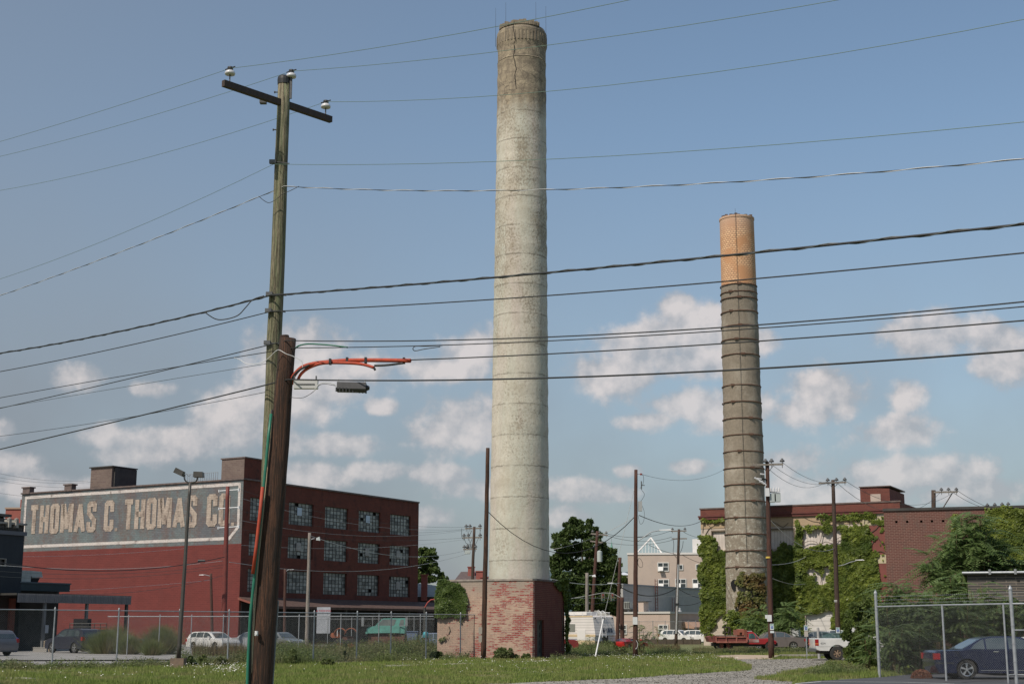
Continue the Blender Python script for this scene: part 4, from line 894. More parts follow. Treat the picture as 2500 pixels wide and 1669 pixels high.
m = MB(); m.box(-w / 2, w / 2, 0, 1.5, 0, h); m.build('box', CRB, t); m = MB(); m.box(-w / 2 - .1, w / 2 + .4, -.1, 1.6, h, h + .08); m.build('cap', STEEL, t)
p = at(1530, 1494, 183); t = thing('rooftop_condenser', 'silver louvred condenser unit at the left of the low cream roof', 'air conditioner', (p.x, 183, lz), LC.r); w = 15 / F_ * 183; h = at(1530, 1468, 183).z - lz
m = MB(); m.box(-w / 2, w / 2, 0, 1, h * .45, h); m.build('casing', MT['pale_metal'], t); m = MB(); m.box(-w / 2 - .2, w / 2 + .2, -.1, 1.1, h * .3, h * .42); m.box(-w / 2, -w / 2 + .1, 0, .9, 0, h * .3); m.box(w / 2 - .1, w / 2, 0, .9, 0, h * .3); m.build('stand', STEEL, t)
m = MB()
for k in range(3): m.box(-w / 2 + .12 + k * w / 3, -w / 2 + .3 + k * w / 3, -.03, 0, h * .5, h * .95)
m.build('louvre', STEEL, t)

def house(name, label, px, Y, ytop, yeave, ybot, roofm, wallm, hip=.25, depth=9, rz=-6, chim=None, ov=.3):
    a = at(px[0], 1500, Y); b = at(px[1], 1500, Y); w = b.x - a.x; ze = at(0, yeave, Y).z; zt = at(0, ytop, Y).z
    t = thing(name, label, 'building', (a.x, Y, 0), R(rz)); m = MB(); m.box(0, w, 0, depth, 0, ze); m.build('wall', wallm, t)
    m = MB(); h = w * hip; v = [(-ov, -ov, ze), (w + ov, -ov, ze), (w + ov, depth + ov, ze), (-ov, depth + ov, ze), (h, depth / 2, zt), (w - h, depth / 2, zt)]
    m.add(v, ((0, 1, 5, 4), (1, 2, 5), (2, 3, 4, 5), (3, 0, 4), (0, 3, 2, 1))); r = m.build('roof', roofm, t)
    for c in (chim or []):
        x = w * c[0]; m = MB(); m.box(x, x + c[2], depth * c[3], depth * c[3] + c[2], ze - .5, zt + c[1]); m.box(x - .1, x + c[2] + .1, depth * c[3] - .1, depth * c[3] + c[2] + .1, zt + c[1], zt + c[1] + .15); m.build('chimney', SAL, r)
    return t
t = house('gabled_shed', 'long low building with a pale grey green roof and a pink chimney beside the warehouse', (1000, 1092), 190, 1421, 1456, 1500, M('pale_green_roof', (.27, .30, .29), (.23, .26, .25), .8, 1), M('dark_shed_wall', (.05, .04, .04), (.09, .05, .045), .9, 1), .01, 9, 0, [(.30, .9, .8, -.03)])
t = house('slate_roofed_house', 'brown slate hip roofed house seen behind the ivy, left of the tall chimney', (1108, 1184), 235, 1391, 1423, 1500, M('brown_slate', (.085, .065, .065), (.12, .09, .085), .9, 2), M('house_brick', (.22, .07, .05), rough=.9), .18, 12, 0, [(.42, .6, 1.1, .3), (.7, -.2, 1.3, .1), (.85, -1.2, 1.2, .0)])
t = house('tan_house', 'small tan flat building just left of the slate roofed house', (1096, 1118), 225, 1412, 1414, 1500, CAPM, M('tan_brick_wall', (.42, .29, .20), (.36, .24, .17), .9, 1), .02, 8, 0)
t = house('white_roofed_building', 'distant building with a white roof between the trees and the cream offices', (1500, 1540), 330, 1394, 1403, 1500, M('white_roof', (.6, .62, .65), rough=.6), CRB, .2, 12, 0)
p = at(1494, 1400, 520); t = thing('church_steeple', 'thin green copper church spire behind the big tree', 'steeple', (p.x, 520, 0)); za = at(0, 1358, 520).z; zb_ = at(0, 1322, 520).z
m = MB(); m.lathe([(1.7, za - 12), (1.7, za - 3), (1.2, za - 2.6), (1.05, za), (.06, zb_)], 8); m.build('spire', M('copper_green', (.16, .33, .28), (.12, .26, .22), .7, 1), t); m = MB(); m.box(-3.2, 3.2, -3, 3, 0, za - 12); m.build('tower', CRB, t)
m = MB(); m.cyl((0, 0, zb_), (0, 0, zb_ + 2), .05, .05, 4); m.build('finial', STEEL, t)
p = at(1049, 1478, 165); t = thing('rusty_digger_arm', 'curved red pipe boom standing by the low roofed building', 'crane boom', (p.x, 165, 0)); pts = [at(x, y, 165) - t.location for x, y in ((1037, 1482), (1044, 1470), (1052, 1463), (1062, 1462), (1071, 1468))]
m = MB(); m.tube(pts, .08, 6); m.build('boom', M('bright_red', (.32, .04, .03), (.22, .03, .025), .6, 3), t); m = MB(); q = pts[0]; m.cyl((q.x, 0, 0), (q.x, 0, q.z), .2, .15, 6); m.build('mast', MT['dark_steel'], t)
# ================================================================ POLES AND WIRES
def wood(key, a, b, dark=(.03, .02, .015), sc_=6):
    s = NT(key); n = s.noise(sc_, 7, .7, stretch=(4, 4, .22)); c = s.mix(s.ramp(n, .43, .56), a, b); n2 = s.noise(sc_ * 3, 6, .75, stretch=(3, 3, .09)); c = s.mix(s.math('MULTIPLY', s.ramp(n2, .47, .56), .9), c, dark); c = s.mix(s.math('MULTIPLY', s.ramp(s.noise(.9, 5, .7, stretch=(1, 1, .6)), .45, .65), .55), c, tuple(x * .5 for x in a))
    v = s.n('ShaderNodeTexVoronoi'); v.inputs['Scale'].default_value = 1.5; s.l(s.vec((1.6, 1.6, .8)), v.inputs['Vector']); c = s.mix(s.ramp(v.outputs['Distance'], .09, .05), c, dark)
    s.bump(s.math('ADD', n, n2), 1.0, .03); MT[key] = s.done(c, .85); return s.m
WGREEN = wood('treated_green_wood', (.19, .21, .115), (.31, .27, .18), (.055, .04, .025)); WBROWN = wood('creosote_wood', (.11, .048, .025), (.036, .018, .011), (.010, .007, .005))
WRED = wood('red_brown_wood', (.115, .045, .03), (.07, .03, .023)); WGREY = wood('weathered_grey_wood', (.34, .31, .27), (.25, .22, .19), (.12, .1, .09)); WDARK = wood('dark_pole_wood', (.095, .06, .045), (.06, .04, .032))
PORC = M('white_porcelain', (.62, .62, .63), (.5, .5, .52), .25, 8); BLK = M('black_rubber', (.022, .023, .025), rough=.55); WIRE = M('wire_dark', (.05, .06, .06), rough=.5); WIREG = M('wire_green', (.14, .21, .17), rough=.5, metal=.2); WIREL = M('wire_pale', (.45, .46, .46), rough=.45)
WHITEP = M('white_plastic', (.62, .63, .64), rough=.5); IRON = M('grey_iron', (.12, .125, .13), (.08, .08, .085), .6, 8, metal=.4)
def upole(label, pb, pt, Y, r0, r1, mat, group=None, name='utility_pole', cat='utility pole', n=12, zbase=0, cap=None):
    b = at(*pb, Y); t = at(*pt, Y); k = (zbase - b.z) / (t.z - b.z); base = b + (t - b) * k
    root = thing(name, label, cat, base, 0, group); T = t - base; H = T.z; m = MB()
    ks = 14; pts = [T * (i / ks) + Vector((random.uniform(-1, 1), random.uniform(-1, 1), 0)) * (.008 if 0 < i < ks else 0) for i in range(ks + 1)]; m.tube(pts, r0, n, r1)
    m.build('shaft', mat, root, smooth=True); L = lambda x, y, dy=0: at(x, y, Y + dy) - base
    return root, L, T
def insul(root, p, s=1, mat=None, pin=True):
    m = MB(); x, y, z = p
    m.lathe([(.02 * s, z), (.085 * s, z + .005 * s), (.095 * s, z + .03 * s), (.075 * s, z + .07 * s), (.04 * s, z + .085 * s), (.045 * s, z + .11 * s), (.035 * s, z + .13 * s), (.005, z + .135 * s)], 14, (x, y)); o = m.build('insulator', mat or PORC, root, smooth=True)
    if mat is None and s > 1: m = MB(); m.lathe([(.05, z + .10), (.055, z + .13), (.05, z + .155), (.01, z + .16)], 10, (x, y)); m.cyl((x - .1, y + .06, z + .13), (x + .1, y - .06, z + .14), .012, .012, 5); m.build('wire_tie', BLK, root)
    if pin: m = MB(); m.cyl((x, y, z - .22 * s), (x, y, z + .01), .012 * s, .012 * s, 6); m.build('pin', IRON, root)
    return o
# ---- the tall green pole
root, L, T = upole('tall greenish wooden pole with a black cap and slanting crossarm behind the brown stub', (639, 1669), (694, 196), 25.6, .165, .115, WGREEN, n=20)
NPR = root; NPL = L; NPB = root.location.copy()
m = MB(); m.lathe([(.125, T.z - .09), (.13, T.z), (.125, T.z + .05), (.10, T.z + .075), (.02, T.z + .06)], 16, (T.x, 0)); m.build('pole_cap', BLK, root)
a = at(545, 205, 24.55) - NPB; b = at(808, 291, 26.45) - NPB; a.z = b.z = (a.z + b.z) / 2
d = (b - a).normalized(); nn = Vector((-d.y, d.x, 0)) * .045; off = -nn * 3.3
m = MB(); q = [a - nn, b - nn, b + nn, a + nn]; m.extr([p + Vector((0, 0, -.06)) - off * 0 for p in q], (0, 0, .12)); ARM = m.build('crossarm', M('crossarm_brown', (.035, .024, .02), (.06, .035, .025), .7, 4, stretch=(3, 3, .5)), root)
m = MB(); mid = (a + b) / 2; m.box(mid.x - .34, mid.x - .22, mid.y - .16, mid.y - .05, mid.z - .07, mid.z + .07); m.build('bracket_plate', IRON, root)
DIRW = Vector((-d.y, d.x, 0)); DIRW = DIRW if DIRW.x > 0 else -DIRW   # line direction, to the right and nearer
pinL = a + d * .14 + Vector((0, 0, .20)); pinR = b - d * .14 + Vector((0, 0, .20)); pinC = Vector((T.x + .14, -.05, T.z + .03))
for p in (pinL, pinR): insul(root, p, 1.05)
insul(root, pinC, 1.05, pin=False); m = MB(); m.box(pinC.x - .02, pinC.x + .02, pinC.y - .02, pinC.y + .02, pinC.z - .42, pinC.z + .01); m.build('pin', IRON, root)
for z in (-.25, -.38, -1.0): m = MB(); k = T * (1 + z / T.z); m.cyl((k.x - .17, -.02, T.z + z), (k.x + .02, -.02, T.z + z), .012, .012, 6); m.cyl((k.x - .18, -.02, T.z + z), (k.x - .16, -.02, T.z + z), .022, .022, 6); m.build('bolt', IRON, root)
for (x, y) in ((670, 401), (662, 722), (660, 762), (657, 840)):
    p = L(x, y); m = MB(); m.box(p.x - .07, p.x + .05, p.y - .18, p.y - .1, p.z - .035, p.z + .035); m.cyl((p.x - .05, p.y - .16, p.z), (p.x + .3, p.y - .1, p.z - .02), .01, .01, 5); m.build('bracket', IRON, root)
# ---- brown stub
root, L, T = upole('short thick dark brown pole leaning against the tall green pole, cables tied to it', (633, 1669), (703, 826), 25.0, .225, .145, WBROWN, n=20)
SBR = root; SBB = root.location.copy()
m = MB(); m.cyl(T + Vector((-.06, 0, 0)), T + Vector((-.065, 0, .055)), .085, .08, 10); m.build('split_top', WBROWN, root)
def front(x, y, dy=-.2): return at(x, y, 25 + dy) - SBB
GRC = M('green_conduit', (.02, .16, .10), (.015, .12, .08), .45, 4); ORC = M('orange_duct', (.42, .055, .02), (.30, .045, .022), .7, 9); TANC = M('tan_conduit', (.40, .33, .22), rough=.5)
m = MB(); m.tube([front(x, y, dy) for x, y, dy in ((662, 1010, -.12), (655, 1070, -.16), (649, 1136, -.18), (638, 1245, -.2), (622, 1400, -.22), (611, 1503, -.22), (606, 1600, -.22), (603, 1690, -.22), (603, 1760, -.22))], .027, 8); m.build('green_conduit', GRC, root, smooth=True)
m = MB(); m.tube([front(x, y, dy) for x, y, dy in ((641, 1188, -.26), (634, 1260, -.27), (626, 1330, -.27), (617, 1400, -.28))], .03, 8); m.build('orange_conduit', ORC, root, smooth=True)
m = MB(); m.tube([front(x, y, dy) for x, y, dy in ((652, 1140, -.05), (641, 1260, -.1), (627, 1400, -.12), (620, 1503, -.14), (616, 1620, -.15), (613, 1760, -.15))], .022, 8); m.build('tan_conduit', TANC, root, smooth=True)
m = MB(); m.tube([front(x, y, dy) for x, y, dy in ((664, 1000, -.1), (650, 1130, -.14), (636, 1250, -.16), (618, 1440, -.18), (612, 1560, -.18), (609, 1760, -.18))], .018, 6); m.build('black_cable', BLK, root, smooth=True)
q0, q1 = front(672, 1465, .3), front(652, 1760, .3); m = MB(); m.extr([q1 + Vector((-.06, 0, 0)), q1 + Vector((.06, 0, 0)), q1 + Vector((.06, .05, 0)), q1 + Vector((-.06, .05, 0))], q0 - q1); m.build('steel_channel', GALVD, root)
p = front(626, 1545, -.26); m = MB(); m.lathe([(.03, p.z - .04), (.03, p.z + .04)], 8, (p.x, p.y)); m.cyl(p + Vector((0, -.02, 0)), p + Vector((0, -.05, 0)), .025, .025, 8); m.build('tag', WHITEP, root)
# orange bent ducts and splice boxes carried by the cable line
def tubes(name, mat, parent, pl, r, n=8):
    m = MB()
    for pts in pl: m.tube([Vector(p) for p in pts], r, n)
    return m.build(name, mat, parent, smooth=True)
def C7(x, y, dy=0): return at(500 + x / 3.136, 650 + y / 3.136, 25 + dy)
o0 = C7(900, 740, -.3); root = thing('orange_cable_duct', 'bright orange split ducts sheathing the cables beside the brown stub', 'cable duct', o0)
def bez(pts, k=6):
    pts = [Vector(p) for p in pts]
    out = []
    for i in range(len(pts) - 1):
        p0, p1, p2, p3 = pts[max(i - 1, 0)], pts[i], pts[i + 1], pts[min(i + 2, len(pts) - 1)]
        for j in range(k):
            t = j / k; out.append(.5 * ((2 * p1) + (p2 - p0) * t + (2 * p0 - 5 * p1 + 4 * p2 - p3) * t * t + (3 * p1 - p0 - 3 * p2 + p3) * t ** 3))
    return out + [pts[-1]]
tubes('duct', ORC, root, [bez([C7(x, y, dy) - o0 for x, y, dy in ((665, 900, 0), (680, 840, -.1), (740, 775, -.2), (830, 745, -.28), (950, 730, -.32), (1090, 720, -.45), (1300, 718, -.7), (1575, 722, -1.0))])], .036)
tubes('duct', ORC, root, [bez([C7(x, y, dy) - o0 for x, y, dy in ((712, 870, 0), (740, 820, -.15), (800, 775, -.22), (900, 742, -.36), (1050, 738, -.5), (1200, 748, -.6), (1295, 775, -.7))])], .028)
tubes('inner_cable', BLK, root, [bez([C7(x, y, dy) - o0 for x, y, dy in ((660, 960, .05), (668, 860, -.1), (720, 798, -.2), (800, 755, -.3))]), bez([C7(x, y, dy) - o0 for x, y, dy in ((1295, 775, -.7), (1305, 795, -.7))]), bez([C7(x, y, dy) - o0 for x, y, dy in ((1300, 760, -.72), (1400, 755, -.8), (1520, 740, -.95))])], .02)
for (x, y) in ((1090, 720), (1232, 720), (1525, 722), (960, 730)): p = C7(x, y, -.45 if x < 1200 else -.9) - o0; m = MB(); m.box(p.x - .02, p.x + .02, p.y - .05, p.y + .05, p.z - .05, p.z + .05); m.build('clamp', BLK, root)
o0 = C7(770, 910, -.2); root = thing('splice_box', 'pale grey flat terminal box hanging right against the brown stub', 'terminal box', o0)
a = C7(683, 905, -.2) - o0; b = C7(860, 912, -.3) - o0; m = MB(); m.box(a.x, b.x, -.06, .06, a.z - .075, a.z + .085); smooth_by_angle(m.build('housing', M('box_grey_pale', (.50, .50, .49), rough=.5), root)); m = MB(); m.box(a.x + .05, b.x - .05, -.07, -.061, a.z - .01, a.z + .005); m.box(a.x, a.x + .02, -.05, .0, a.z + .08, a.z + .15); m.box(b.x - .04, b.x - .02, -.05, .0, a.z + .08, a.z + .15); m.build('seam', IRON, root)
o0 = C7(1125, 920, -.5); root = thing('splice_closure', 'black ribbed cable splice closure hanging from the lowest cable', 'splice closure', o0)
a = C7(1015, 918, -.45) - o0; b = C7(1235, 922, -.6) - o0; m = MB(); pr = []
ax_ = (b - a).normalized(); 
m.extr([a + Vector((0, y, z)) for y, z in ((-.09, -.05), (-.05, -.1), (.05, -.1), (.09, -.04), (.08, .07), (-.08, .07))], b - a); m.build('casing', M('black_casing', (.035, .036, .04), (.05, .05, .055), .5, 9), root)
m = MB()
for k in range(10): q = a.lerp(b, k / 9); m.box(q.x - .012, q.x + .012, -.1, -.085, q.z - .115, q.z - .04)
m.cyl(b + Vector((0, 0, -.02)), b + Vector((.06, 0, -.02)), .06, .03, 8); m.build('rib', BLK, root)
m = MB(); m.cyl(a + Vector((.02, 0, .07)), a + Vector((.02, 0, .13)), .01, .01, 5); m.cyl(b + Vector((-.02, 0, .07)), b + Vector((-.02, 0, .13)), .01, .01, 5); m.build('hanger', WHITEP, root)
m = MB(); m.tube(bez([a, a + Vector((-.12, 0, .06)), a + Vector((-.3, 0, .05)), a + Vector((-.42, .05, -.08))]), .008, 5); m.build('lead', WHITEP, root)

# ---- foreground wires
def solve_plane(A, d, px, py):
    r = ray(px, py); M2 = np.array([[r.x, -d.x], [r.y, -d.y]]); k, s_ = np.linalg.solve(M2, np.array([A.x, A.y])); return s_, EYE + k * r.z
def side(A, d, samples, S):
    q = [solve_plane(A, d, *p) for p in samples]
    if len(q) == 1: s1, z1 = q[0]; b = .0022; a = (z1 - A.z) / s1 - b * s1
    else:
        (s1, z1), (s2, z2) = q[:2]; g1 = (z1 - A.z) / s1; g2 = (z2 - A.z) / s2; b = (g2 - g1) / (s2 - s1); a = g1 - b * s1; 
    b = max(-.004, min(b, .012))
    if len(q) > 1: a = (q[1][1] - A.z) / q[1][0] - b * q[1][0]
    n = int(S); return [A + d * (S * i / n) + Vector((0, 0, a * (S * i / n) + b * (S * i / n) ** 2)) for i in range(n + 1)]
def overhead(label, A, left, right, r, mat=WIRE, SL=26, SR=38, twist=None, name='overhead_cable', A2=None, extra=None):
    pl = side(A, -DIRW, left, SL) if left else [A]; pr = side(A2 or A, DIRW, right, SR) if right else [A2 or A]
    pts = list(reversed(pl)) + (pr[1:] if A2 is None else pr); root = thing(name, label, 'cable', A)
    m = MB(); m.tube([p - A for p in pts], r, 6); m.build('conductor', mat, root, smooth=True)
    if twist:
        m = MB(); out = []
        for i in range(len(pts) - 1):
            for k in range(8):
                t = k / 8; p = pts[i].lerp(pts[i + 1], t); L_ = (i * 8 + k); ang = L_ * twist[1]; out.append(p - A + Vector((0, 0, 1)) * math.cos(ang) * (r + twist[0]) * .9 + Vector((.5, .8, 0)) * math.sin(ang) * (r + twist[0]) * .9)
        m.tube(out, twist[0], 4); m.build('lashing', twist[2], root)
    return root, pts
W = NPB
overhead('topmost thin wire on the left insulator of the crossarm', W + pinL + Vector((0, 0, .13)), [D(260, 246), D(0, 325)], [(1100, 86), D(1445, 0)], .0048, WIREG)
overhead('thin wire on the insulator at the pole top', W + pinC + Vector((0, 0, .13)), [D(400, 250), D(0, 359)], [(1100, 139.6), D(1925, 0)], .0048, WIREG)
overhead('thin wire on the lower right insulator of the crossarm', W + pinR + Vector((0, 0, .13)), [(500, 345), D(0, 437)], [(1100, 240.7), D(2349, 45)], .0048, WIREG)
overhead('thin bare wire crossing below the crossarm, fourth from the top', at(668, 401, 25.45), [(500, 481), D(0, 640)], [(1100, 398), D(2349, 280)], .0045, WIREG)
overhead('twisted black and pale service wire, fifth from the top', at(694, 455, 25.45), [(500, 534.6), D(0, 678)], [(1100, 466), D(2349, 365)], .0055, BLK, twist=(.005, .75, WIREL))
overhead('thick black lashed cable just above the brown stub', at(660, 721, 25.4), [(500, 761.6), D(0, 810)], [(1060, 690), D(2349, 514)], .016, BLK, twist=(.007, .9, WIRE))
overhead('black cable running just under the thick lashed cable', at(662, 760, 25.4), [(500, 800), D(0, 852)], [(1060, 740), D(2349, 580)], .0095, BLK)
overhead('black cable tied across the top of the brown stub', at(700, 831, 24.82), [(500, 880), D(0, 936)], [(1060, 831), D(2349, 692)], .009, BLK)
overhead('second cable below the stub top, with a hanging loop', at(718, 849, 24.82), [(500, 884), D(0, 912)], [(1060, 843), D(2349, 703)], .0075, BLK)
overhead('cable leaving the end of the orange duct', at(672, 884, 24.8), [(500, 912), D(0, 935)], None, .0045, WIRE)
dq = C7(1578, 716, -1.0); overhead('black cable running right from the tip of the orange duct', dq, None, [(1250 * 1.0643, 812 * 1.0643), D(2349, 735)], .0095, BLK)
overhead('lowest thick black cable tied to the brown stub', at(704, 926, 24.8), [(500, 976), D(0, 1030)], [(1060, 928), D(2349, 803)], .0125, BLK)
overhead('thin cable leaving the green pole below the lowest thick cable', at(647, 957, 25.4), [(500, 985.5), D(0, 1000)], None, .005, BLK)
# slack loop under the lashed cable and the green sheathed piece
root = thing('slack_cable_loop', 'slack black cable loop hanging under the lashed cable left of the green pole', 'cable', at(590, 765, 25.6)); o0 = Vector(root.location)
m = MB(); m.tube(bez([at(x, y, 25.6) - o0 for x, y in ((500, 762), (525, 778), (548, 779.5), (580, 770), (600, 750), (618, 731), (645, 722))]), .01, 6); m.build('conductor', BLK, root, smooth=True)
root = thing('green_cable_sheath', 'short green sheath arching over a cable right of the stub top', 'cable sheath', C7(800, 600, -.2)); o0 = Vector(root.location)
m = MB(); m.tube(bez([C7(x, y, dy) - o0 for x, y, dy in ((690, 630, .0), (725, 606, -.2), (790, 594, -.3), (880, 597, -.4), (980, 605, -.5), (1095, 620, -.6))]), .014, 8); m.build('sheath', GRC, root, smooth=True)
root = thing('white_jumper_wire', 'thin white jumper wire sagging left of the brown stub', 'wire', C7(450, 700)); o0 = Vector(root.location)
m = MB(); m.tube(bez([C7(x, y, dy) - o0 for x, y, dy in ((225, 700, .3), (265, 712, .3), (310, 740, .2), (360, 748, .1), (440, 735, 0), (490, 700, -.1), (540, 652, -.2), (570, 640, -.2), (620, 668, -.25), (680, 690, -.25), (740, 725, -.25), (750, 780, -.25))]), .006, 5); m.build('conductor', WHITEP, root, smooth=True)
root = thing('drooping_lead', 'thin black lead drooping below the pale terminal box', 'wire', C7(750, 980)); o0 = Vector(root.location)
m = MB(); m.tube(bez([C7(x, y, -.2) - o0 for x, y in ((655, 1000), (700, 1006), (760, 1002), (830, 960), (870, 915), (910, 900), (960, 905), (1010, 915))]), .005, 5); m.build('conductor', BLK, root, smooth=True)
root = thing('cable_loop', 'small closed cable loop hanging right of the orange duct', 'cable', at(1015, 850, 22.5)); o0 = Vector(root.location)
m = MB(); m.tube(bez([at(x, y, 22.3) - o0 for x, y in ((1080, 843), (1040, 845), (1015, 845), (1008, 851), (1014, 856), (1035, 852), (1075, 846))]), .007, 5); m.build('conductor', BLK, root, smooth=True)
root = thing('twisted_wire_loop', 'little pigtail loop where the twisted service wire meets the pole', 'wire', at(670, 480, 25.4)); o0 = Vector(root.location)
m = MB(); m.tube(bez([at(x, y, 25.38) - o0 for x, y in ((632, 479), (645, 490), (657, 495), (672, 488), (690, 474), (708, 466), (730, 455))]), .006, 5); m.build('conductor', BLK, root, smooth=True)

# ---- mid distance poles
def crossarm(root, L, x0, y0, x1, y1, th=.06, mat=None, ins=(), dy=0, s=1.0, brace=None):
    a = L(x0, y0, dy); b = L(x1, y1, dy); z = Vector((0, 0, th)); y = Vector((0, th, 0)); m = MB(); m.extr([a - z - y, a + z - y, a + z + y, a - z + y], b - a); m.build('crossarm', mat or WGREY, root)
    for t in ins: p = a.lerp(b, t) + Vector((0, 0, th + .08)); insul(root, p, s * 1.6, IRON if s else PORC)
    if brace: m = MB(); [m.cyl(a.lerp(b, t) - z, L(*brace), .02, .02, 4) for t in (.3, .7)]; m.build('brace', WGREY, root)
def lamp(root, L, pts, head, mat=None, r=.03, hr=None):
    m = MB(); m.tube(bez([L(*p) for p in pts]), r, 6); a = m.build('lamp_arm', GALV, root, smooth=True)
    p = L(*head); w, h = hr or (.35, .09); m = MB(); m.add([(p.x + w * x, p.y + .14 * y, p.z + h * z) for x, y, z in ((-1, -.6, 0), (1, -1, -.1), (1, 1, -.1), (-1, .6, 0), (-.9, -.5, .6), (.6, -.8, 1), (.6, .8, 1), (-.9, .5, .6))], ((0, 3, 2, 1), (4, 5, 6, 7), (0, 1, 5, 4), (1, 2, 6, 5), (2, 3, 7, 6), (3, 0, 4, 7))); smooth_by_angle(m.build('lamp_head', mat or WHITEP, root))
r_, L, T = upole('dark brown wooden pole standing in front of the tall chimney and its brick base', (1180, 1608), (1191, 1093), 78.0, .15, .105, WBROWN); P_CH = (r_, L, T)
for y in (1538, 1558): p = L(1173, y); m = MB(); m.box(p.x - .1, p.x + .1, -.1, .1, p.z - .18, p.z + .18); m.build('meter_box', M('old_grey_box', (.30, .27, .23), rough=.7), r_)
m = MB(); m.cyl(L(1175, 1600), L(1176, 1545), .025, .025, 6); m.build('conduit', GALVD, r_)
r_, L, T = upole('brown pole with a lamp arm and grey box in the clover right of the camper', (1551, 1602.5), (1552.5, 1146), 86, .155, .10, WRED); P_A = (r_, L, T)
p = L(1563, 1235); m = MB(); m.box(p.x - .11, p.x + .11, -.1, .15, L(0, 1247).z, L(0, 1223).z); m.build('grey_box', M('grey_metal_box', (.33, .34, .34), rough=.6), r_)
m = MB(); m.tube(bez([L(x, y) for x, y in ((1556, 1157), (1566, 1157), (1571, 1163), (1570, 1180), (1562, 1192))]), .012, 5); m.tube(bez([L(x, y) for x, y in ((1566, 1195), (1573, 1205), (1570, 1215), (1564, 1223))]), .012, 5); m.tube(bez([L(x, y) for x, y in ((1567, 1232), (1573, 1250), (1571, 1272), (1563, 1278), (1558, 1258))]), .01, 5); m.tube(bez([L(x, y) for x, y in ((1559, 1362), (1564, 1364), (1569, 1375), (1567, 1384), (1560, 1382), (1557, 1372), (1559, 1362))]), .012, 5); m.build('cable_loops', BLK, r_)
p = L(1565, 1157); m = MB(); m.lathe([(.02, p.z - .06), (.07, p.z - .04), (.07, p.z + .04), (.02, p.z + .06)], 8, (p.x, p.y)); m.build('red_insulator', M('brown_red_ceramic', (.22, .04, .03), rough=.4), r_)
m = MB(); p = L(1566, 1184); m.box(p.x - .03, p.x + .03, -.03, .03, p.z - .25, p.z + .25); m.box(p.x, p.x + .2, -.03, .03, p.z - .02, p.z + .02); m.build('fuse_cutout', IRON, r_)
lamp(r_, L, ((1557, 1320), (1575, 1308), (1590, 1298), (1612, 1294)), (1625, 1294), hr=(.42, .07)); m = MB(); m.tube([L(1557, 1310), L(1575, 1309), L(1590, 1303)], .018, 5); m.build('arm_stay', BLK, r_)
p = L(1549.5, 1514); m = MB(); m.box(p.x - .13, p.x + .15, -.2, -.17, L(0, 1523.5).z, L(0, 1505).z); m.build('white_plate', WHITEP, r_)
m = MB(); m.tube(bez([L(x, y, -.18) for x, y in ((1553, 1562), (1557, 1570), (1555, 1580), (1551, 1583))]), .015, 5); m.build('ground_wire_guard', WHITEP, r_)
# guy wire with its white guard
g0 = at(1453.5, 1602, 85.5); g1 = at(1473, 1510, 86.5); g2 = P_A[0].location + P_A[1](1549, 1192)
root = thing('guy_wire', 'slanting guy wire with a white plastic guard anchored in the weeds before the camper', 'guy wire', g0)
m = MB(); m.cyl((0, 0, 0), g1 - g0, .045, .04, 8); m.build('guard', WHITEP, root); m = MB(); m.cyl(g1 - g0, g2 - g0, .012, .012, 5); m.build('wire', WIREL, root)
r_, L, T = upole('reddish brown pole with a long crossarm and small white boxes at the kerb end', (1883.5, 1603.6), (1873, 1127), 84, .17, .115, WRED); P_B = (r_, L, T)
crossarm(r_, L, 1838, 1134.5, 1912, 1132.5, .055, ins=(.42, .62, .97), dy=-.15); m = MB(); m.cyl(L(1872, 1152), L(1860, 1136), .02, .02, 4); m.cyl(L(1876, 1152), L(1888, 1136), .02, .02, 4); m.build('brace', WDARK, r_)
m = MB(); p = L(1872, 1202); m.box(p.x - .14, p.x + .10, -.35, -.15, L(0, 1212).z, L(0, 1192).z); m.build('white_box', WHITEP, r_)
m = MB(); m.cyl(L(1869.5, 1145), L(1869.5, 1190), .03, .03, 6); m.build('white_conduit', WHITEP, r_)
m = MB(); a, b = L(1878, 1199), L(1905, 1205); m.extr([a + Vector((0, -.05, -.05)), a + Vector((0, .05, -.05)), a + Vector((0, .05, .05)), a + Vector((0, -.05, .05))], b - a); m.cyl(L(1878, 1222), L(1890, 1206), .03, .03, 4); m.build('lower_arm', GALVD, r_)
for x in (1882, 1889, 1896, 1902): p = L(x, 1200); m = MB(); m.lathe([(.03, p.z), (.07, p.z + .02), (.05, p.z + .22), (.02, p.z + .26)], 8, (p.x, p.y)); m.build('insulator', PORC, r_)
for x, h in ((1886, .55), (1898, .5)): p = L(x, 1214); m = MB(); m.box(p.x - .2, p.x + .16, -.2, .2, p.z - h / 2, p.z + h / 2 - .05); m.build('transformer_tank', M('pale_green_grey', (.40, .44, .43), rough=.5), r_)
for (x, y, w, h) in ((1861, 1157, .14, .05), (1850, 1170, .2, .06), (1858, 1175, .12, .07), (1862, 1178, .1, .08), (1866, 1180, .13, .05), (1854, 1168, .15, .04)):
    p = L(x, y, -.3); m = MB(); a = random.uniform(-.6, .6); q = Vector((w * math.cos(a), 0, -w * math.sin(a) - .08)); m.cyl(p - q, p + q, h, h * .7, 6); m.build('floodlight_arm', PORC, r_)
m = MB(); m.cyl(L(1858, 1168, -.2), L(1873, 1170), .05, .05, 6); m.build('bracket', BLK, r_)
for y in (1360,): p = L(1876, y); m = MB(); m.lathe([(.155, p.z - .05), (.155, p.z + .05)], 12, (p.x, p.y)); m.build('yellow_band', M('yellow_tape', (.55, .40, .08), rough=.6), r_)
p = L(1876.5, 1508); m = MB(); m.box(p.x - .12, p.x + .14, -.22, -.19, L(0, 1516).z, L(0, 1500).z); m.box(p.x - .23, p.x - .13, -.2, -.17, L(0, 1509).z, L(0, 1500).z); m.build('white_plate', WHITEP, r_)
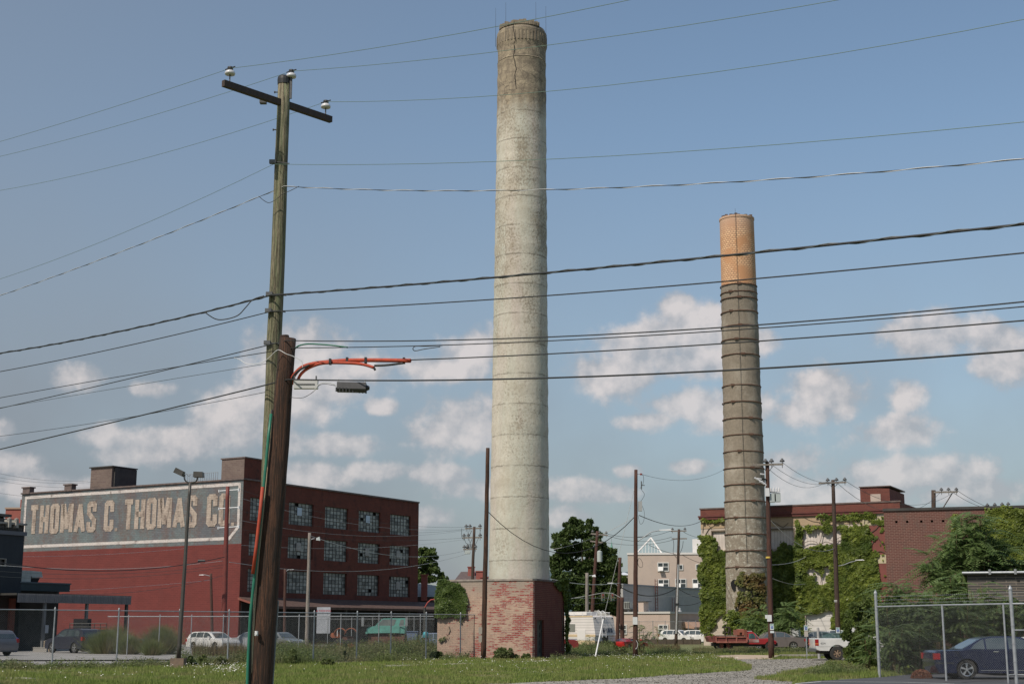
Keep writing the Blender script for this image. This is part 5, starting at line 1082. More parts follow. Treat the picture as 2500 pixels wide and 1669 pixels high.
BLUE = M('sign_blue', (.02, .09, .36), rough=.5); SWH = M('sign_white', (.60, .66, .68), rough=.5); SGRN = M('sign_green', (.03, .22, .14), rough=.6)
def accessible(parent, cx, cz, s, y):
    m = MB(); m.box(cx - s, cx + s, y - .012, y, cz - s, cz + s); b = m.build('symbol_panel', BLUE, parent)
    m = MB(); yy = y - .02; P = lambda u, v: Vector((cx + u * s, yy, cz + v * s))
    m.lathe([(.001, 0), (.001, .001)], 3, (cx, yy)); 
    def bar(a, b, w): a = P(*a); b = P(*b); d = (b - a).normalized(); n = Vector((-d.z, 0, d.x)) * w * s; m.quad(a - n, b - n, b + n, a + n)
    bar((-.15, .55), (-.1, .0), .11); bar((-.1, .02), (.35, .02), .1); bar((.35, .02), (.5, -.5), .1); bar((.5, -.5), (.7, -.5), .07); bar((-.12, .32), (.3, .3), .07)
    hd = [P(-.17 + .15 * math.cos(t), .74 + .15 * math.sin(t)) for t in np.linspace(0, 2 * math.pi, 10)[:-1]]; m.poly(hd)
    for k in range(12): t = math.pi * (.62 + k * .115); t2 = t + math.pi * .12; bar((-.02 + .48 * math.cos(t), -.3 + .48 * math.sin(t)), (-.02 + .48 * math.cos(t2), -.3 + .48 * math.sin(t2)), .06)
    m.build('wheelchair_symbol', M('symbol_white', (.7, .72, .74), rough=.5), b)
def psign(label, x, ytop, ybot, Y, wpx, post=None, extra=None, dx=0):
    p = at(x, (ytop + ybot) / 2, Y); root = thing('parking_sign', label, 'sign', (p.x, Y, 0)); z1 = at(x, ytop, Y).z; z0 = at(x, ybot, Y).z; w = wpx / F_ * Y / 2
    m = MB(); m.box(-w, w, -.02, 0, z0, z1); f = m.build('sign_face', SWH, root); accessible(f, 0, z0 + (z1 - z0) * .42, w * .62, -.021)
    textobj('lettering', 'RESERVED', w * .42, SGRN, f, (0, -.024, z1 - w * .35)); textobj('lettering', 'PARKING', w * .42, SGRN, f, (0, -.024, z1 - w * .75))
    if extra: e0 = at(x, extra[1], Y).z; e1 = at(x, extra[0], Y).z; m = MB(); m.box(-w, w, -.02, 0, e0, e1); g = m.build('lower_plate', SWH if extra[2] else M('tan_plate', (.42, .38, .34), rough=.7), root)
    if post: m = MB(); m.box(-.03, .03, .001, .05, 0, z1 - .05); m.build('post', GALV if post > 1 else STEEL, root)
    return root
SG = 'accessible parking signs by the kerb'
psign('blue and white accessible parking sign fixed to the reddish brown pole', 1884.5, 1521.5, 1536.5, 83.7, 9, extra=(1539, 1544, 1))
psign('blue and white accessible parking sign on a thin steel post at the kerb', 1967.5, 1525.5, 1538, 83, 9, post=2, extra=(1539.5, 1553, 0))
psign('accessible parking sign standing behind the bed of the white pickup', 2045.5, 1530.5, 1544, 86, 9, post=2)
r_, L, T = upole('brown pole with a crossarm and a curved street lamp in front of the ivy wall', (2046, 1540), (2033.5, 1171), 104, .19, .125, WDARK); P_C = (r_, L, T)
crossarm(r_, L, 1999, 1179, 2066, 1176.5, .06, ins=(.33, .65, .95), dy=-.15); m = MB(); m.cyl(L(2034, 1190), L(2021, 1179), .02, .02, 4); m.cyl(L(2034, 1190), L(2047, 1179), .02, .02, 4); m.build('brace', WDARK, r_)
lamp(r_, L, ((2044, 1381), (2060, 1378), (2075, 1372), (2092, 1368)), (2099, 1367), hr=(.32, .07))
p = L(2042, 1466); m = MB(); m.lathe([(.17, p.z - .07), (.17, p.z - .03)], 12, (p.x, p.y)); m.lathe([(.17, p.z + .02), (.17, p.z + .06)], 12, (p.x, p.y)); m.build('white_band', WHITEP, r_)
r_, L, T = upole('pole top with a one sided braced crossarm sticking up behind the brick annex', (2280, 1400), (2279, 1196), 135, .22, .2, WDARK); P_D = (r_, L, T)
crossarm(r_, L, 2280, 1201, 2338, 1200, .08, ins=(.32, .62, .95), dy=-.2, s=1.2); m = MB(); m.cyl(L(2302, 1240), L(2325, 1203), .05, .05, 5); m.build('brace', WDARK, r_)
root = thing('roof_crossarm', 'low dark crossarm with insulators just above the annex roof edge', 'crossarm', at(2430, 1236, 108)); Lr = lambda x, y, dy=0: at(x, y, 108 + dy) - Vector(root.location)
crossarm(root, Lr, 2405, 1240, 2465, 1236.5, .07, WDARK, ins=(.1, .4, .7, .95)); m = MB(); z0 = -root.location.z; m.cyl((.3, .2, z0), (.3, .2, 0), .14, .12, 8); m.build('shaft', WDARK, root)
r_, L, T = upole('far pole with two crossarms and a silver conduit, before the cream offices', (1651, 1546), (1657.5, 1291), 150, .17, .13, WDARK); P_E = (r_, L, T)
crossarm(r_, L, 1638, 1296, 1676, 1295, .06, ins=(.1, .9)); crossarm(r_, L, 1640, 1314.5, 1677, 1314, .06, ins=()); m = MB(); m.cyl(L(1651, 1546, -.2), L(1656, 1377, -.2), .10, .10, 8); m.build('conduit', MT['shiny_zinc'], r_)
p = L(1652.5, 1474); m = MB(); m.box(p.x - .22, p.x + .22, -.35, .2, p.z - .1, p.z + .1); m.build('clamp_box', BLK, r_)
m = MB()
for xs in (((1644, 1318), (1645, 1330), (1644, 1350), (1655, 1364)), ((1668, 1320), (1666, 1335), (1660, 1350), (1655, 1362))): m.tube(bez([L(*q) for q in xs]), .03, 4)
m.build('jumper', BLK, r_)
r_, L, T = upole('far pole with three crowded crossarms between the warehouse and the tall chimney', (1153, 1420), (1158, 1285), 160, .2, .15, WDARK); P_F = (r_, L, T)
for (x0, x1, y) in ((1135, 1176, 1289.5), (1129, 1177, 1312), (1131, 1164, 1340)): crossarm(r_, L, x0, y, x1, y - 1, .08, ins=(.08, .3, .9), s=1.4)
for x in (1138, 1142, 1146, 1150): p = L(x, 1334); m = MB(); m.cyl(p + Vector((0, 0, -.35)), p + Vector((.15, 0, .35)), .07, .05, 6); m.build('fuse_cutout', IRON, r_)
m = MB()
for xs in (((1127, 1289), (1127, 1308), (1131, 1316)), ((1142, 1292), (1145, 1306), (1152, 1294)), ((1134, 1314), (1137, 1324), (1141, 1326)), ((1146, 1315), (1148, 1325), (1152, 1315)), ((1173, 1292), (1170, 1308), (1160, 1330))): m.tube(bez([L(*q) for q in xs]), .03, 4)
m.build('jumper', BLK, r_); p = L(1141, 1347); m = MB(); m.box(p.x - .3, p.x + .3, -.3, .3, p.z - .2, p.z + .2); m.build('transformer_tank', M('pale_green_grey'), r_)
r_, L, T = upole('brown crossarmed pole in front of the big tree, left of the signals', (1446, 1494), (1458.5, 1296), 135, .2, .14, WRED); P_G = (r_, L, T)
crossarm(r_, L, 1443, 1302, 1484, 1306, .07, ins=(.1, .5, .9)); crossarm(r_, L, 1441, 1320, 1472, 1324, .07, ins=()); p = L(1461, 1358); m = MB(); m.lathe([(.01, p.z - .5), (.26, p.z - .48), (.26, p.z + .48), (.05, p.z + .58)], 12, (p.x + .1, p.y)); m.build('transformer', M('pale_green_grey'), r_)
r_, L, T = upole('pale grey wooden lamp pole in front of the big tree', (1433, 1494), (1433, 1397.5), 125, .17, .14, WGREY, name='street_lamp', cat='street lamp'); lamp(r_, L, ((1434, 1408), (1440, 1404), (1449, 1404)), (1450, 1407), hr=(.16, .2))
r_, L, T = upole('red brown lamp pole left of the cream offices', (1508, 1530), (1514, 1360), 132, .19, .14, WRED, name='street_lamp', cat='street lamp'); lamp(r_, L, ((1511, 1436), (1505, 1426), (1495, 1422)), (1490, 1423), hr=(.28, .07)); P_H = (r_, L, T)
r_, L, T = upole('short thick red brown pole carrying the traffic signal wire', (1519, 1550), (1518, 1457), 128, .2, .18, WRED); P_I = (r_, L, T)
for i, x in enumerate((1472, 1495)):
    p = at(x, 1457, 128); root = thing('traffic_signal', ('left hanging traffic signal head on the span wire', 'right hanging traffic signal head on the span wire')[i], 'traffic light', p, 0, 'traffic signals on the span wire')
    m = MB(); m.box(-.16, .16, -.12, .12, -.32, .30); m.build('housing', M('signal_grey', (.13, .12, .11), rough=.7), root)
    for k, cc in enumerate(((.2, .03, .02), (.12, .08, .02), (.02, .08, .05))): m = MB(); m.cyl((0, .0, .2 - k * .2), (0, -.18, .2 - k * .2), .08, .08, 10); m.build('lens', M('lens%d' % k, cc, rough=.3), root)
    m = MB(); m.cyl((0, 0, .3), (0, 0, .45), .02, .02, 5); m.build('hanger', STEEL, root)
# warehouse side poles and lamps
r_, L, T = upole('weathered pale grey lamp pole before the warehouse windows', (750.5, 1503), (756, 1300), 105, .145, .11, WGREY, name='street_lamp', cat='street lamp'); lamp(r_, L, ((757, 1318), (762, 1315), (768, 1314)), (777, 1318), M('lamp_grey', (.38, .42, .42), rough=.5), hr=(.15, .26)); P_J = (r_, L, T)
r_, L, T = upole('thin brown lamp pole just right of the brown stub', (695, 1490), (696, 1388), 125, .14, .11, WRED, name='street_lamp', cat='street lamp'); lamp(r_, L, ((697, 1396), (702, 1391), (708, 1389)), (713, 1390), hr=(.2, .05))
r_, L, T = upole('thin brown lamp pole against the red wall with its arm to the left', (517, 1500), (515, 1399), 125, .14, .10, WRED, name='street_lamp', cat='street lamp'); lamp(r_, L, ((514, 1406), (505, 1403), (497, 1402)), (492, 1403), hr=(.22, .05))
r_, L, T = upole('thick rust red steel pole in front of the painted sign, with white bracket arms', (547, 1503), (556, 1187), 118, .26, .15, M('rust_red_pole', (.16, .03, .022), (.11, .025, .02), .6, 2), name='steel_pole', cat='pole')
for (x0, x1, y) in ((535, 583, 1196), (535, 583, 1239), (533, 583, 1286)): m = MB(); m.cyl(L(x0, y + 2), L(x1, y - 1.5), .045, .045, 5); p = L(x1, y - 1); m.cyl(p + Vector((0, 0, -.12)), p + Vector((0, 0, .12)), .09, .09, 6); p = L(x0, y + 2); m.cyl(p + Vector((0, 0, -.1)), p + Vector((0, 0, .1)), .07, .07, 6); m.build('bracket_arm', WHITEP, r_)
r_, L, T = upole('dark square steel lamp post with twin floodlights on a concrete block', (436, 1604), (464.5, 1178), 63, .115, .075, M('dark_bronze', (.045, .042, .038), (.065, .06, .055), .5, 2), name='floodlight_post', cat='lamp post', n=4, zbase=.42)
m = MB(); m.box(-.29, .29, -.3, .3, -.42, 0); smooth_by_angle(m.build('concrete_base', M('rusty_concrete', (.20, .14, .10), (.13, .10, .08), .9, 3, bump=.3), r_))
m = MB(); m.tube(bez([L(x, y) for x, y in ((463, 1178), (455, 1175), (450, 1168), (451, 1158))]), .03, 6); m.tube(bez([L(x, y) for x, y in ((465, 1178), (475, 1176), (481, 1171), (482, 1163))]), .03, 6); m.build('arm', MT['dark_bronze'], r_)
for (x, y, a) in ((438, 1152, -.38), (485, 1158, .04)):
    p = L(x, y); m = MB(); c_, s_ = math.cos(a), math.sin(a); q = []
    for u, v in ((-.21, -.11), (.21, -.13), (.2, .1), (-.19, .13)): q.append(p + Vector((u * c_ - v * s_, -.2, u * s_ + v * c_)))
    m.extr(q, (0, .42, 0)); m.build('floodlight', MT['dark_bronze'], r_)
p = L(474, 1160); m = MB(); m.tube(bez([L(x, y) for x, y in ((450, 1160), (456, 1156), (460, 1162), (465, 1158))]), .008, 4); m.build('lead', BLK, r_)

# ---- distant wires
def dwire(label, a, b, sag=.3, r=.012, mat=WIRE, mid=(), name='overhead_cable', n=14):
    pts = [Vector(p) for p in (a, *mid, b)]; out = []
    for i in range(len(pts) - 1):
        for k in range(n): t = k / n; p = pts[i].lerp(pts[i + 1], t); out.append(p - Vector((0, 0, sag * 4 * t * (1 - t))))
    out.append(pts[-1]); root = thing(name, label, 'cable', out[0]); m = MB(); m.tube([p - out[0] for p in out], r, 4); m.build('conductor', mat, root); return root
def pw(P, x, y): return P[0].location + P[1](x, y)
dwire('service cable drooping from the pole by the tall chimney to the pole beside the camper', pw(P_CH, 1193, 1250), pw(P_A, 1550, 1260), 2.2, .022, BLK)
dwire('twisted grey service cable crossing low in front of the tall chimney', pw(P_A, 1549, 1262), at(1180, 1335, 95), 1.0, .014, WIREL)
dwire('cable from the pole beside the camper to the factory corner', pw(P_A, 1560, 1257), at(1714, 1270, 149), .6, .025, BLK)
dwire('single high wire from the pole beside the camper to the banded chimney', pw(P_A, 1566, 1157), at(1765, 1147, 120), .6, .012, WIRE)
dwire('upper wire between the two crossarm poles before the factory', pw(P_B, 1910, 1128), pw(P_C, 2062, 1172), .6, .012)
dwire('middle wire between the two crossarm poles before the factory', pw(P_B, 1880, 1130), pw(P_C, 2043, 1172), .7, .012)
dwire('lower wire between the two crossarm poles before the factory', pw(P_B, 1872, 1140), pw(P_C, 2020, 1174), .8, .012)
dwire('upper wire running on behind the factory penthouse', pw(P_C, 2062, 1172), pw(P_D, 2336, 1196), 1.6, .016)
dwire('lower wire running on behind the factory penthouse', pw(P_C, 2040, 1175), pw(P_D, 2300, 1197), 2.2, .016)
dwire('wire falling right from the one sided crossarm', pw(P_D, 2336, 1196), at(2520, 1252, 150), .8, .02)
dwire('second wire falling right from the one sided crossarm', pw(P_D, 2320, 1197), at(2460, 1244, 150), .6, .02)
dwire('pale service wire from the kerb pole up to the ivy wall', pw(P_B, 1880, 1378), at(1968, 1358, 144), .2, .02, WIREL)
dwire('pale service wire from the kerb pole down to the ivy wall', pw(P_B, 1886, 1411), at(1965, 1424, 144), .2, .02, WIREL)
dwire('dark cable slanting across the boarded windows', pw(P_B, 1880, 1268), pw(P_C, 2037, 1338), .8, .02, WIREL)
for i, (ya, yb) in enumerate(((1153, 1175), (1164, 1178), (1172, 1190), (1202, 1215))):
    dwire(('highest', 'second', 'third', 'lowest')[i] + ' wire crossing the sky above the left end of the warehouse', at(-20, ya - 2, 140), at(215 + i * 12, yb - 2, 150), .35, .014)
dwire('thick black cable crossing the red wall at mid height', at(-20, 1369, 105), at(548, 1359, 117), .9, .04, BLK)
p = at(492, 1368, 116); root = thing('cable_splice', 'black splice case on the cable crossing the red wall', 'splice closure', p); m = MB(); m.tube([(-.28, 0, 0), (-.22, 0, 0), (.22, 0, 0), (.28, 0, 0)], .1, 8); m.build('casing', BLK, root)
for i, (ya, yb, mt) in enumerate(((1377, 1368, WIREL), (1392, 1378, WIRE), (1405, 1384, WIRE), (1449, 1404, WIRE))):
    dwire(('pale wire', 'dark wire', 'second dark wire', 'lowest dark wire')[i] + ' crossing the red wall' + (' just under the thick cable', ' above the grey canopy roof', ' below the other dark wire', ' rising to the right')[i], at(-20 if i < 3 else 150, ya, 108), at(545, yb, 117), .5, .016, mt)
dwire('thin pale dashed wire rising right to the small brown lamp pole', at(170, 1440, 110), at(513, 1415, 124), .1, .012, WIREL); dwire('thin pale line on the upper red wall', at(20, 1358, 120), at(450, 1338, 140), .2, .014, WIREL)
dwire('pale cable from the brown stub area across the warehouse to the far pole', at(560, 1371, 110), at(1150, 1348, 158), 1.3, .02, WIREL); dwire('twisted pale cable from the grey lamp pole to the far pole', pw(P_J, 757, 1307), at(1152, 1338, 158), 1.2, .02, WIREL)
for i, (ya, yb) in enumerate(((1196, 1286), (1216, 1291), (1247, 1292), (1270, 1294), (1292, 1312), (1330, 1316))):
    dwire(('topmost', 'second', 'third', 'fourth', 'fifth', 'sixth')[i] + ' thin wire from the far crowded pole across the warehouse front', at(590, ya, 130), at(1134, yb, 158), 1.0 if i < 4 else .6, .014, WIRE if i % 2 == 0 else WIREL)
for i, (xa, ya, xb, yb) in enumerate(((1484, 1303, 1640, 1294), (1484, 1307, 1640, 1310), (1472, 1322, 1660, 1312))): dwire(('upper', 'middle', 'lower')[i] + ' wire between the pole by the big tree and the silver conduit pole', at(xa, ya, 135), at(xb, yb, 150), .5, .02)
dwire('signal span wire carrying the two traffic heads', at(1340, 1470, 128), at(1519, 1460, 128), 0, .025, WIREL, mid=(at(1472, 1446, 128), at(1495, 1447, 128)))
dwire('bundled dark cable crossing the grey warehouse wall', at(1508, 1428, 133), at(1652, 1434, 149), .9, .05, BLK); dwire('dark cable falling right over the grey warehouse wall', at(1656, 1436, 149), at(1720, 1460, 150), .2, .035, BLK)
dwire('pale straight wire across the grey warehouse wall', at(1380, 1459, 126), at(1716, 1451, 150), .1, .02, WIREL); dwire('lower dark cable reaching the factory corner', at(1655, 1476, 149), at(1716, 1466, 150), .2, .03, BLK)
dwire('upper cable in front of the big tree', at(1345, 1412, 125), at(1512, 1422, 131), .3, .03, WIREL); dwire('lower cable in front of the big tree', at(1350, 1470, 125), at(1510, 1462, 131), .3, .025)
dwire('cable from the factory roofline to the far silver conduit pole', at(1662, 1293, 150), at(1716, 1312, 151), .2, .02, WIRE); dwire('dark cable over the cream offices', at(1585, 1330, 150), at(1650, 1352, 150), .1, .03, BLK); dwire('dark cable over the cream offices, right part', at(1666, 1354, 150), at(1720, 1376, 150), .1, .03, BLK)
# ================================================================ VEHICLES
def paint(key, c=None, rough=.3, dirty=None):
    if key in MT: return MT[key]
    s = NT(key); cc = s.mix(s.ramp(s.noise(1.2, 6, .65), .4, .7), c, dirty or tuple(x * .8 for x in c)); s.b.inputs['Coat Weight'].default_value = .5; s.b.inputs['Coat Roughness'].default_value = .12
    MT[key] = s.done(cc, rough); return s.m
TYRE = M('tyre_rubber', (.02, .02, .02), (.035, .033, .03), .85, 6); RIM = M('alloy_rim', (.52, .53, .54), rough=.3, metal=.7); CGL = M('car_glass', (.04, .055, .06), (.08, .095, .10), .05, 1, spec=1.0)
TAIL = M('tail_lamp_red', (.28, .015, .02), rough=.25); HEADL = M('head_lamp', (.5, .52, .54), rough=.15); CHR = M('chrome_trim', (.55, .56, .58), rough=.2, metal=.8); TRIM = M('black_trim', (.025, .025, .027), rough=.5)
def wheel(root, x, y, r, w=.2, rim=None, spokes=5, side=-1, rr=.66):
    m = MB(); n = 26; prof = [(rr * r, -w / 2), (r * .93, -w / 2), (r, -w / 2 + .03), (r, w / 2 - .03), (r * .93, w / 2), (rr * r, w / 2)]; vs = []; fs = []
    for (q, h) in prof:
        for i in range(n): t = 2 * math.pi * i / n; vs.append((x + q * math.cos(t), y + h, r + q * math.sin(t)))
    for j in range(len(prof) - 1):
        for i in range(n): fs.append((j * n + i, j * n + (i + 1) % n, (j + 1) * n + (i + 1) % n, (j + 1) * n + i))
    m.add(vs, fs); t = m.build('wheel', TYRE, root)
    m = MB(); yo = y + side * w * .42; R2 = rr * r
    pts = lambda q, yy: [(x + q * math.cos(a), yy, r + q * math.sin(a)) for a in [2 * math.pi * i / n for i in range(n)]]
    o = pts(R2, yo); p = pts(R2 * .9, yo - side * .005)
    for i in range(n): m.quad(o[i], o[(i + 1) % n], p[(i + 1) % n], p[i])
    for k in range(spokes):
        a = 2 * math.pi * (k + .25) / spokes; d = Vector((math.cos(a), 0, math.sin(a))); e = Vector((-math.sin(a), 0, math.cos(a))); c = Vector((x, yo, r))
        m.quad(c + d * R2 * .12 - e * .05 * r, c + d * R2 * .93 - e * .12 * r, c + d * R2 * .93 + e * .12 * r, c + d * R2 * .12 + e * .05 * r)
    m.poly(pts(R2 * .2, yo + side * .004)); m.build('rim', rim or RIM, t)
    m = MB(); m.poly(pts(R2 * .98, yo - side * .05)); m.build('brake_disc', TRIM, t)
def arc(cx, cz, r, z0, n=9):
    a0 = math.asin(max(-1, min(1, (z0 - cz) / r))); return [(cx + r * math.cos(a0 + (math.pi - 2 * a0) * i / n), cz + r * math.sin(a0 + (math.pi - 2 * a0) * i / n)) for i in range(n + 1)]
def body(root, top, L, W, wx, wr, mat, sill=.2, name='body', k=1.14, inset=.05):
    out = list(top); lowr = [(L - .12, sill)]
    for cx in sorted(wx, reverse=True): lowr += arc(cx, wr, wr * k, sill)
    lowr.append((.12, sill)); pl = out + lowr; cx = L / 2; cz = .6
    def ring(y, s): return [(cx + (px - cx) * (1 - s * .25), y, pz - (s * .9 if pz > .55 else 0) * .5) for px, pz in pl]
    rings = [ring(-W / 2, inset), ring(-W / 2 + .05, inset * .3), ring(-W / 2 + .16, 0), ring(W / 2 - .16, 0), ring(W / 2 - .05, inset * .3), ring(W / 2, inset)]; n = len(pl); m = MB()
    vs = [p for r in rings for p in r]; fs = [tuple(range(n))] + [tuple(range(6 * n - 1, 5 * n - 1, -1))]
    for j in range(5): fs += [(j * n + i, (j + 1) * n + i, (j + 1) * n + (i + 1) % n, j * n + (i + 1) % n) for i in range(n)]
    m.add(vs, fs); return smooth_by_angle(m.build(name, mat, root), 32)
def cabin(root, pts, w1, w2, mat, wins, glass=None, front=None, rear=None, inset=.0):
    """pts: side outline from rear belt over the roof to the front belt; half widths w1 at belt, w2 at roof"""
    zb = min(p[1] for p in pts); zt = max(p[1] for p in pts); hw = lambda z, e=0: w1 + (w2 - w1) * ((z - zb) / (zt - zb)) + e
    n = len(pts); m = MB(); vs = [(x, -hw(z), z) for x, z in pts] + [(x, hw(z), z) for x, z in pts]
    m.add(vs, [tuple(range(n)), tuple(range(2 * n - 1, n - 1, -1))] + [(i, n + i, n + (i + 1) % n, (i + 1) % n) for i in range(n)]); r = smooth_by_angle(m.build('roof', mat, root), 30)
    for w in wins:
        for sg in (-1, 1): m = MB(); m.poly([(x, sg * hw(z, .012), z) for x, z in w]); m.build('side_window', glass or CGL, root)
    for nm, q in (('windscreen', front), ('rear_window', rear)):
        if not q: continue
        (x0, z0), (x1, z1) = q; d = Vector((z1 - z0, 0, x0 - x1)).normalized() * .014
        if (nm == 'windscreen') != (d.x > 0): d = -d
        m = MB(); m.quad((x0 + d.x, -hw(z0, -.1), z0 + d.z), (x1 + d.x, -hw(z1, -.1), z1 + d.z), (x1 + d.x, hw(z1, -.1), z1 + d.z), (x0 + d.x, hw(z0, -.1), z0 + d.z)); m.build(nm, glass or CGL, root)
    return r
def shapebox(name, root, mat, *b): m = MB(); m.box(*b); return m.build(name, mat, root)
def place(x, Y, rz, scale=1, z=0): return (at(x, 1560, Y).x, Y, z), rz, scale
def car(name, label, cat, x, Y, rz, spec, col_, scale=1.0, group=None, flip=False):
    root = thing(name, label, cat, (at(x, 1560, Y).x, Y, 0), R(rz), group); root.scale = (scale * (-1 if flip else 1), scale, scale)
    L, W = spec['L'], spec['W']; body(root, spec['top'], L, W, spec['wx'], spec['wr'], col_, spec.get('sill', .22))
    cabin(root, spec['cab'], W / 2 - .08, W / 2 - .26, col_, spec['wins'], front=spec['front'], rear=spec['rear'])
    for wx in spec['wx']:
        for sg in (-1, 1): wheel(root, wx, sg * (W / 2 - .13), spec['wr'], .2, spokes=spec.get('sp', 5), side=sg, rim=spec.get('rim'))
    zt = spec['tail']; x0 = .0
    for sg in (-1, 1):
        shapebox('tail_light', root, TAIL, -.012 + zt[0], zt[0] + .18, sg * (W / 2 - .10) - .105, sg * (W / 2 - .10) + .105, zt[1], zt[2])
        shapebox('headlight', root, HEADL, spec['head'][0] - .25, spec['head'][0] + .012, sg * (W / 2 - .2) - .15, sg * (W / 2 - .2) + .15, spec['head'][1], spec['head'][2])
    for hx, hz in spec.get('handles', ()):
        shapebox('door_handle', root, spec.get('hmat', CHR), hx, hx + .17, -W / 2 - .012, -W / 2 + .03, hz, hz + .03)
    for dx, z0, z1 in spec.get('seams', ()): shapebox('door_seam', root, TRIM, dx, dx + .012, -W / 2 + .012, -W / 2 + .05, z0, z1)
    m = MB(); mx, mz = spec['mirror']; m.box(mx, mx + .12, -W / 2 - .16, -W / 2 + .05, mz, mz + .13); m.build('mirror', spec.get('mm', col_), root)
    m = MB(); m.box(.02 + .1, L - .1, -W / 2 + .2, W / 2 - .2, spec.get('sill', .22) - .03, .45); m.build('underbody', TRIM, root)
    return root
SEDAN = dict(L=4.78, W=1.78, wx=(1.05, 3.88), wr=.32, top=[(.08, .3), (.0, .5), (.0, .72), (.03, .88), (.10, .95), (.95, .985), (2.0, 1.0), (3.45, .98), (4.35, .86), (4.68, .74), (4.77, .6), (4.77, .42), (4.70, .28)],
    cab=[(.92, .955), (1.30, 1.18), (1.62, 1.34), (1.95, 1.405), (2.5, 1.425), (2.95, 1.39), (3.2, 1.29), (3.68, .955)],
    wins=[[(1.22, 1.0), (1.38, 1.16), (1.62, 1.30), (1.70, 1.32), (1.70, 1.0)], [(1.76, 1.0), (1.76, 1.335), (2.0, 1.37), (2.40, 1.375), (2.40, 1.0)], [(2.50, 1.0), (2.50, 1.375), (2.85, 1.35), (3.08, 1.27), (3.44, 1.0)]],
    front=((3.62, 1.0), (3.15, 1.32)), rear=((.98, .99), (1.55, 1.30)), tail=(0, .66, .86), head=(4.72, .62, .78), handles=((1.95, .90), (2.98, .89)), seams=((2.46, .36, .98), (3.5, .5, .96)), mirror=(3.2, 1.0))
BMW = dict(SEDAN); BMW['sp'] = 5; BMW['wr'] = .335
SUV = dict(L=4.7, W=1.86, wx=(.98, 3.76), wr=.37, sill=.3, top=[(.06, .38), (.0, .6), (.0, .95), (.04, 1.10), (.6, 1.12), (2.2, 1.10), (3.35, 1.07), (4.2, 1.0), (4.58, .86), (4.68, .66), (4.66, .45), (4.6, .36)],
    cab=[(.10, 1.06), (.22, 1.38), (.42, 1.60), (.8, 1.67), (1.9, 1.70), (2.55, 1.66), (2.9, 1.55), (3.62, 1.06)],
    wins=[[(.55, 1.15), (.62, 1.45), (.82, 1.56), (1.15, 1.58), (1.15, 1.15)], [(1.22, 1.15), (1.22, 1.59), (2.05, 1.62), (2.05, 1.14)], [(2.13, 1.14), (2.13, 1.61), (2.5, 1.59), (2.78, 1.50), (3.30, 1.12)]],
    front=((3.56, 1.1), (2.95, 1.54)), rear=((.12, 1.12), (.24, 1.42)), tail=(0, .86, 1.12), head=(4.6, .72, .88), handles=((1.5, 1.0), (2.5, .98)), seams=((2.09, .45, 1.12), (1.2, .45, 1.12)), mirror=(3.0, 1.12))
WAGON = dict(SUV); WAGON.update(wr=.33, sill=.25, cab=[(.12, .92), (.25, 1.22), (.45, 1.38), (.8, 1.44), (1.9, 1.46), (2.5, 1.44), (2.9, 1.34), (3.62, .92)], top=[(.06, .33), (.0, .5), (.0, .84), (.04, .95), (.6, .97), (2.2, .96), (3.35, .94), (4.2, .87), (4.58, .78), (4.68, .6), (4.66, .4), (4.6, .3)],
    wins=[[(.45, 1.0), (.55, 1.28), (.72, 1.36), (1.15, 1.38), (1.15, 1.0)], [(1.22, 1.0), (1.22, 1.385), (2.05, 1.40), (2.05, .99)], [(2.13, .99), (2.13, 1.40), (2.45, 1.38), (2.75, 1.30), (3.30, .98)]], front=((3.56, .96), (2.95, 1.33)), rear=((.14, .97), (.26, 1.25)), tail=(0, .66, .9), head=(4.6, .6, .76), mirror=(3.0, .97), handles=((1.5, .86), (2.5, .85)), seams=((2.09, .4, .97),))
# blue saloon behind the right fence
NAV = paint('navy_metallic', (.011, .015, .046), .2)
by_ = 48.6; b_ = car('blue_sedan', 'dark blue saloon car parked behind the fence at the right', 'car', 2263, by_ + .89, -1.5, BMW, NAV)
shapebox('sill_trim', b_, CHR, 1.5, 3.4, -.90, -.88, .30, .315); shapebox('bumper_strip', b_, TRIM, .03, .62, -.895, -.86, .52, .56)
car('white_car', 'white car half hidden behind the blue saloon at the right edge', 'car', 2395, 53.5, 4, SEDAN, paint('white_paint', (.66, .66, .65)), .98)
# left lot
car('dark_suv', 'dark blue grey crossover parked facing left behind the fence', 'car', 229, 101.5, 140, SUV, paint('dark_slate', (.035, .038, .052), .3), 1.0)
car('parked_suv', 'grey car at the very left edge, only its tail showing', 'car', 20, 91, 150, SUV, paint('grey_paint', (.11, .115, .14)), .95)
LC_ = 'cars parked before the warehouse'
car('white_car', 'white car with a long roofline parked before the red wall, seen through the fence', 'car', 476, 119, -40, WAGON, MT['white_paint'], 1.0)
car('parked_car', 'silver car half hidden behind the brown stub, before the red wall', 'car', 578, 121, -40, SEDAN, paint('silver_paint', (.30, .32, .34)), 1.0)
car('parked_car', 'grey saloon just right of the brown stub, behind two fences', 'car', 628, 118, -38, SEDAN, paint('mid_grey_paint', (.16, .175, .18)), 1.0)
car('parked_car', 'dark car hidden between the ornamental grass clumps', 'car', 355, 112, 176, SEDAN, paint('dark_slate'), .95)
car('old_wagon', 'old blue grey station wagon beyond the turquoise barrel', 'car', 1022, 108, 0, WAGON, paint('dull_blue_paint', (.15, .19, .28), .5), .95)
# white crossovers by the cream building
car('white_crossover', 'left white crossover parked by the low cream building', 'car', 1617.5, 168, -40, SUV, MT['white_paint'], .93); car('white_crossover', 'right white crossover parked against the factory corner', 'car', 1672, 167, -40, SUV, MT['white_paint'], .92)
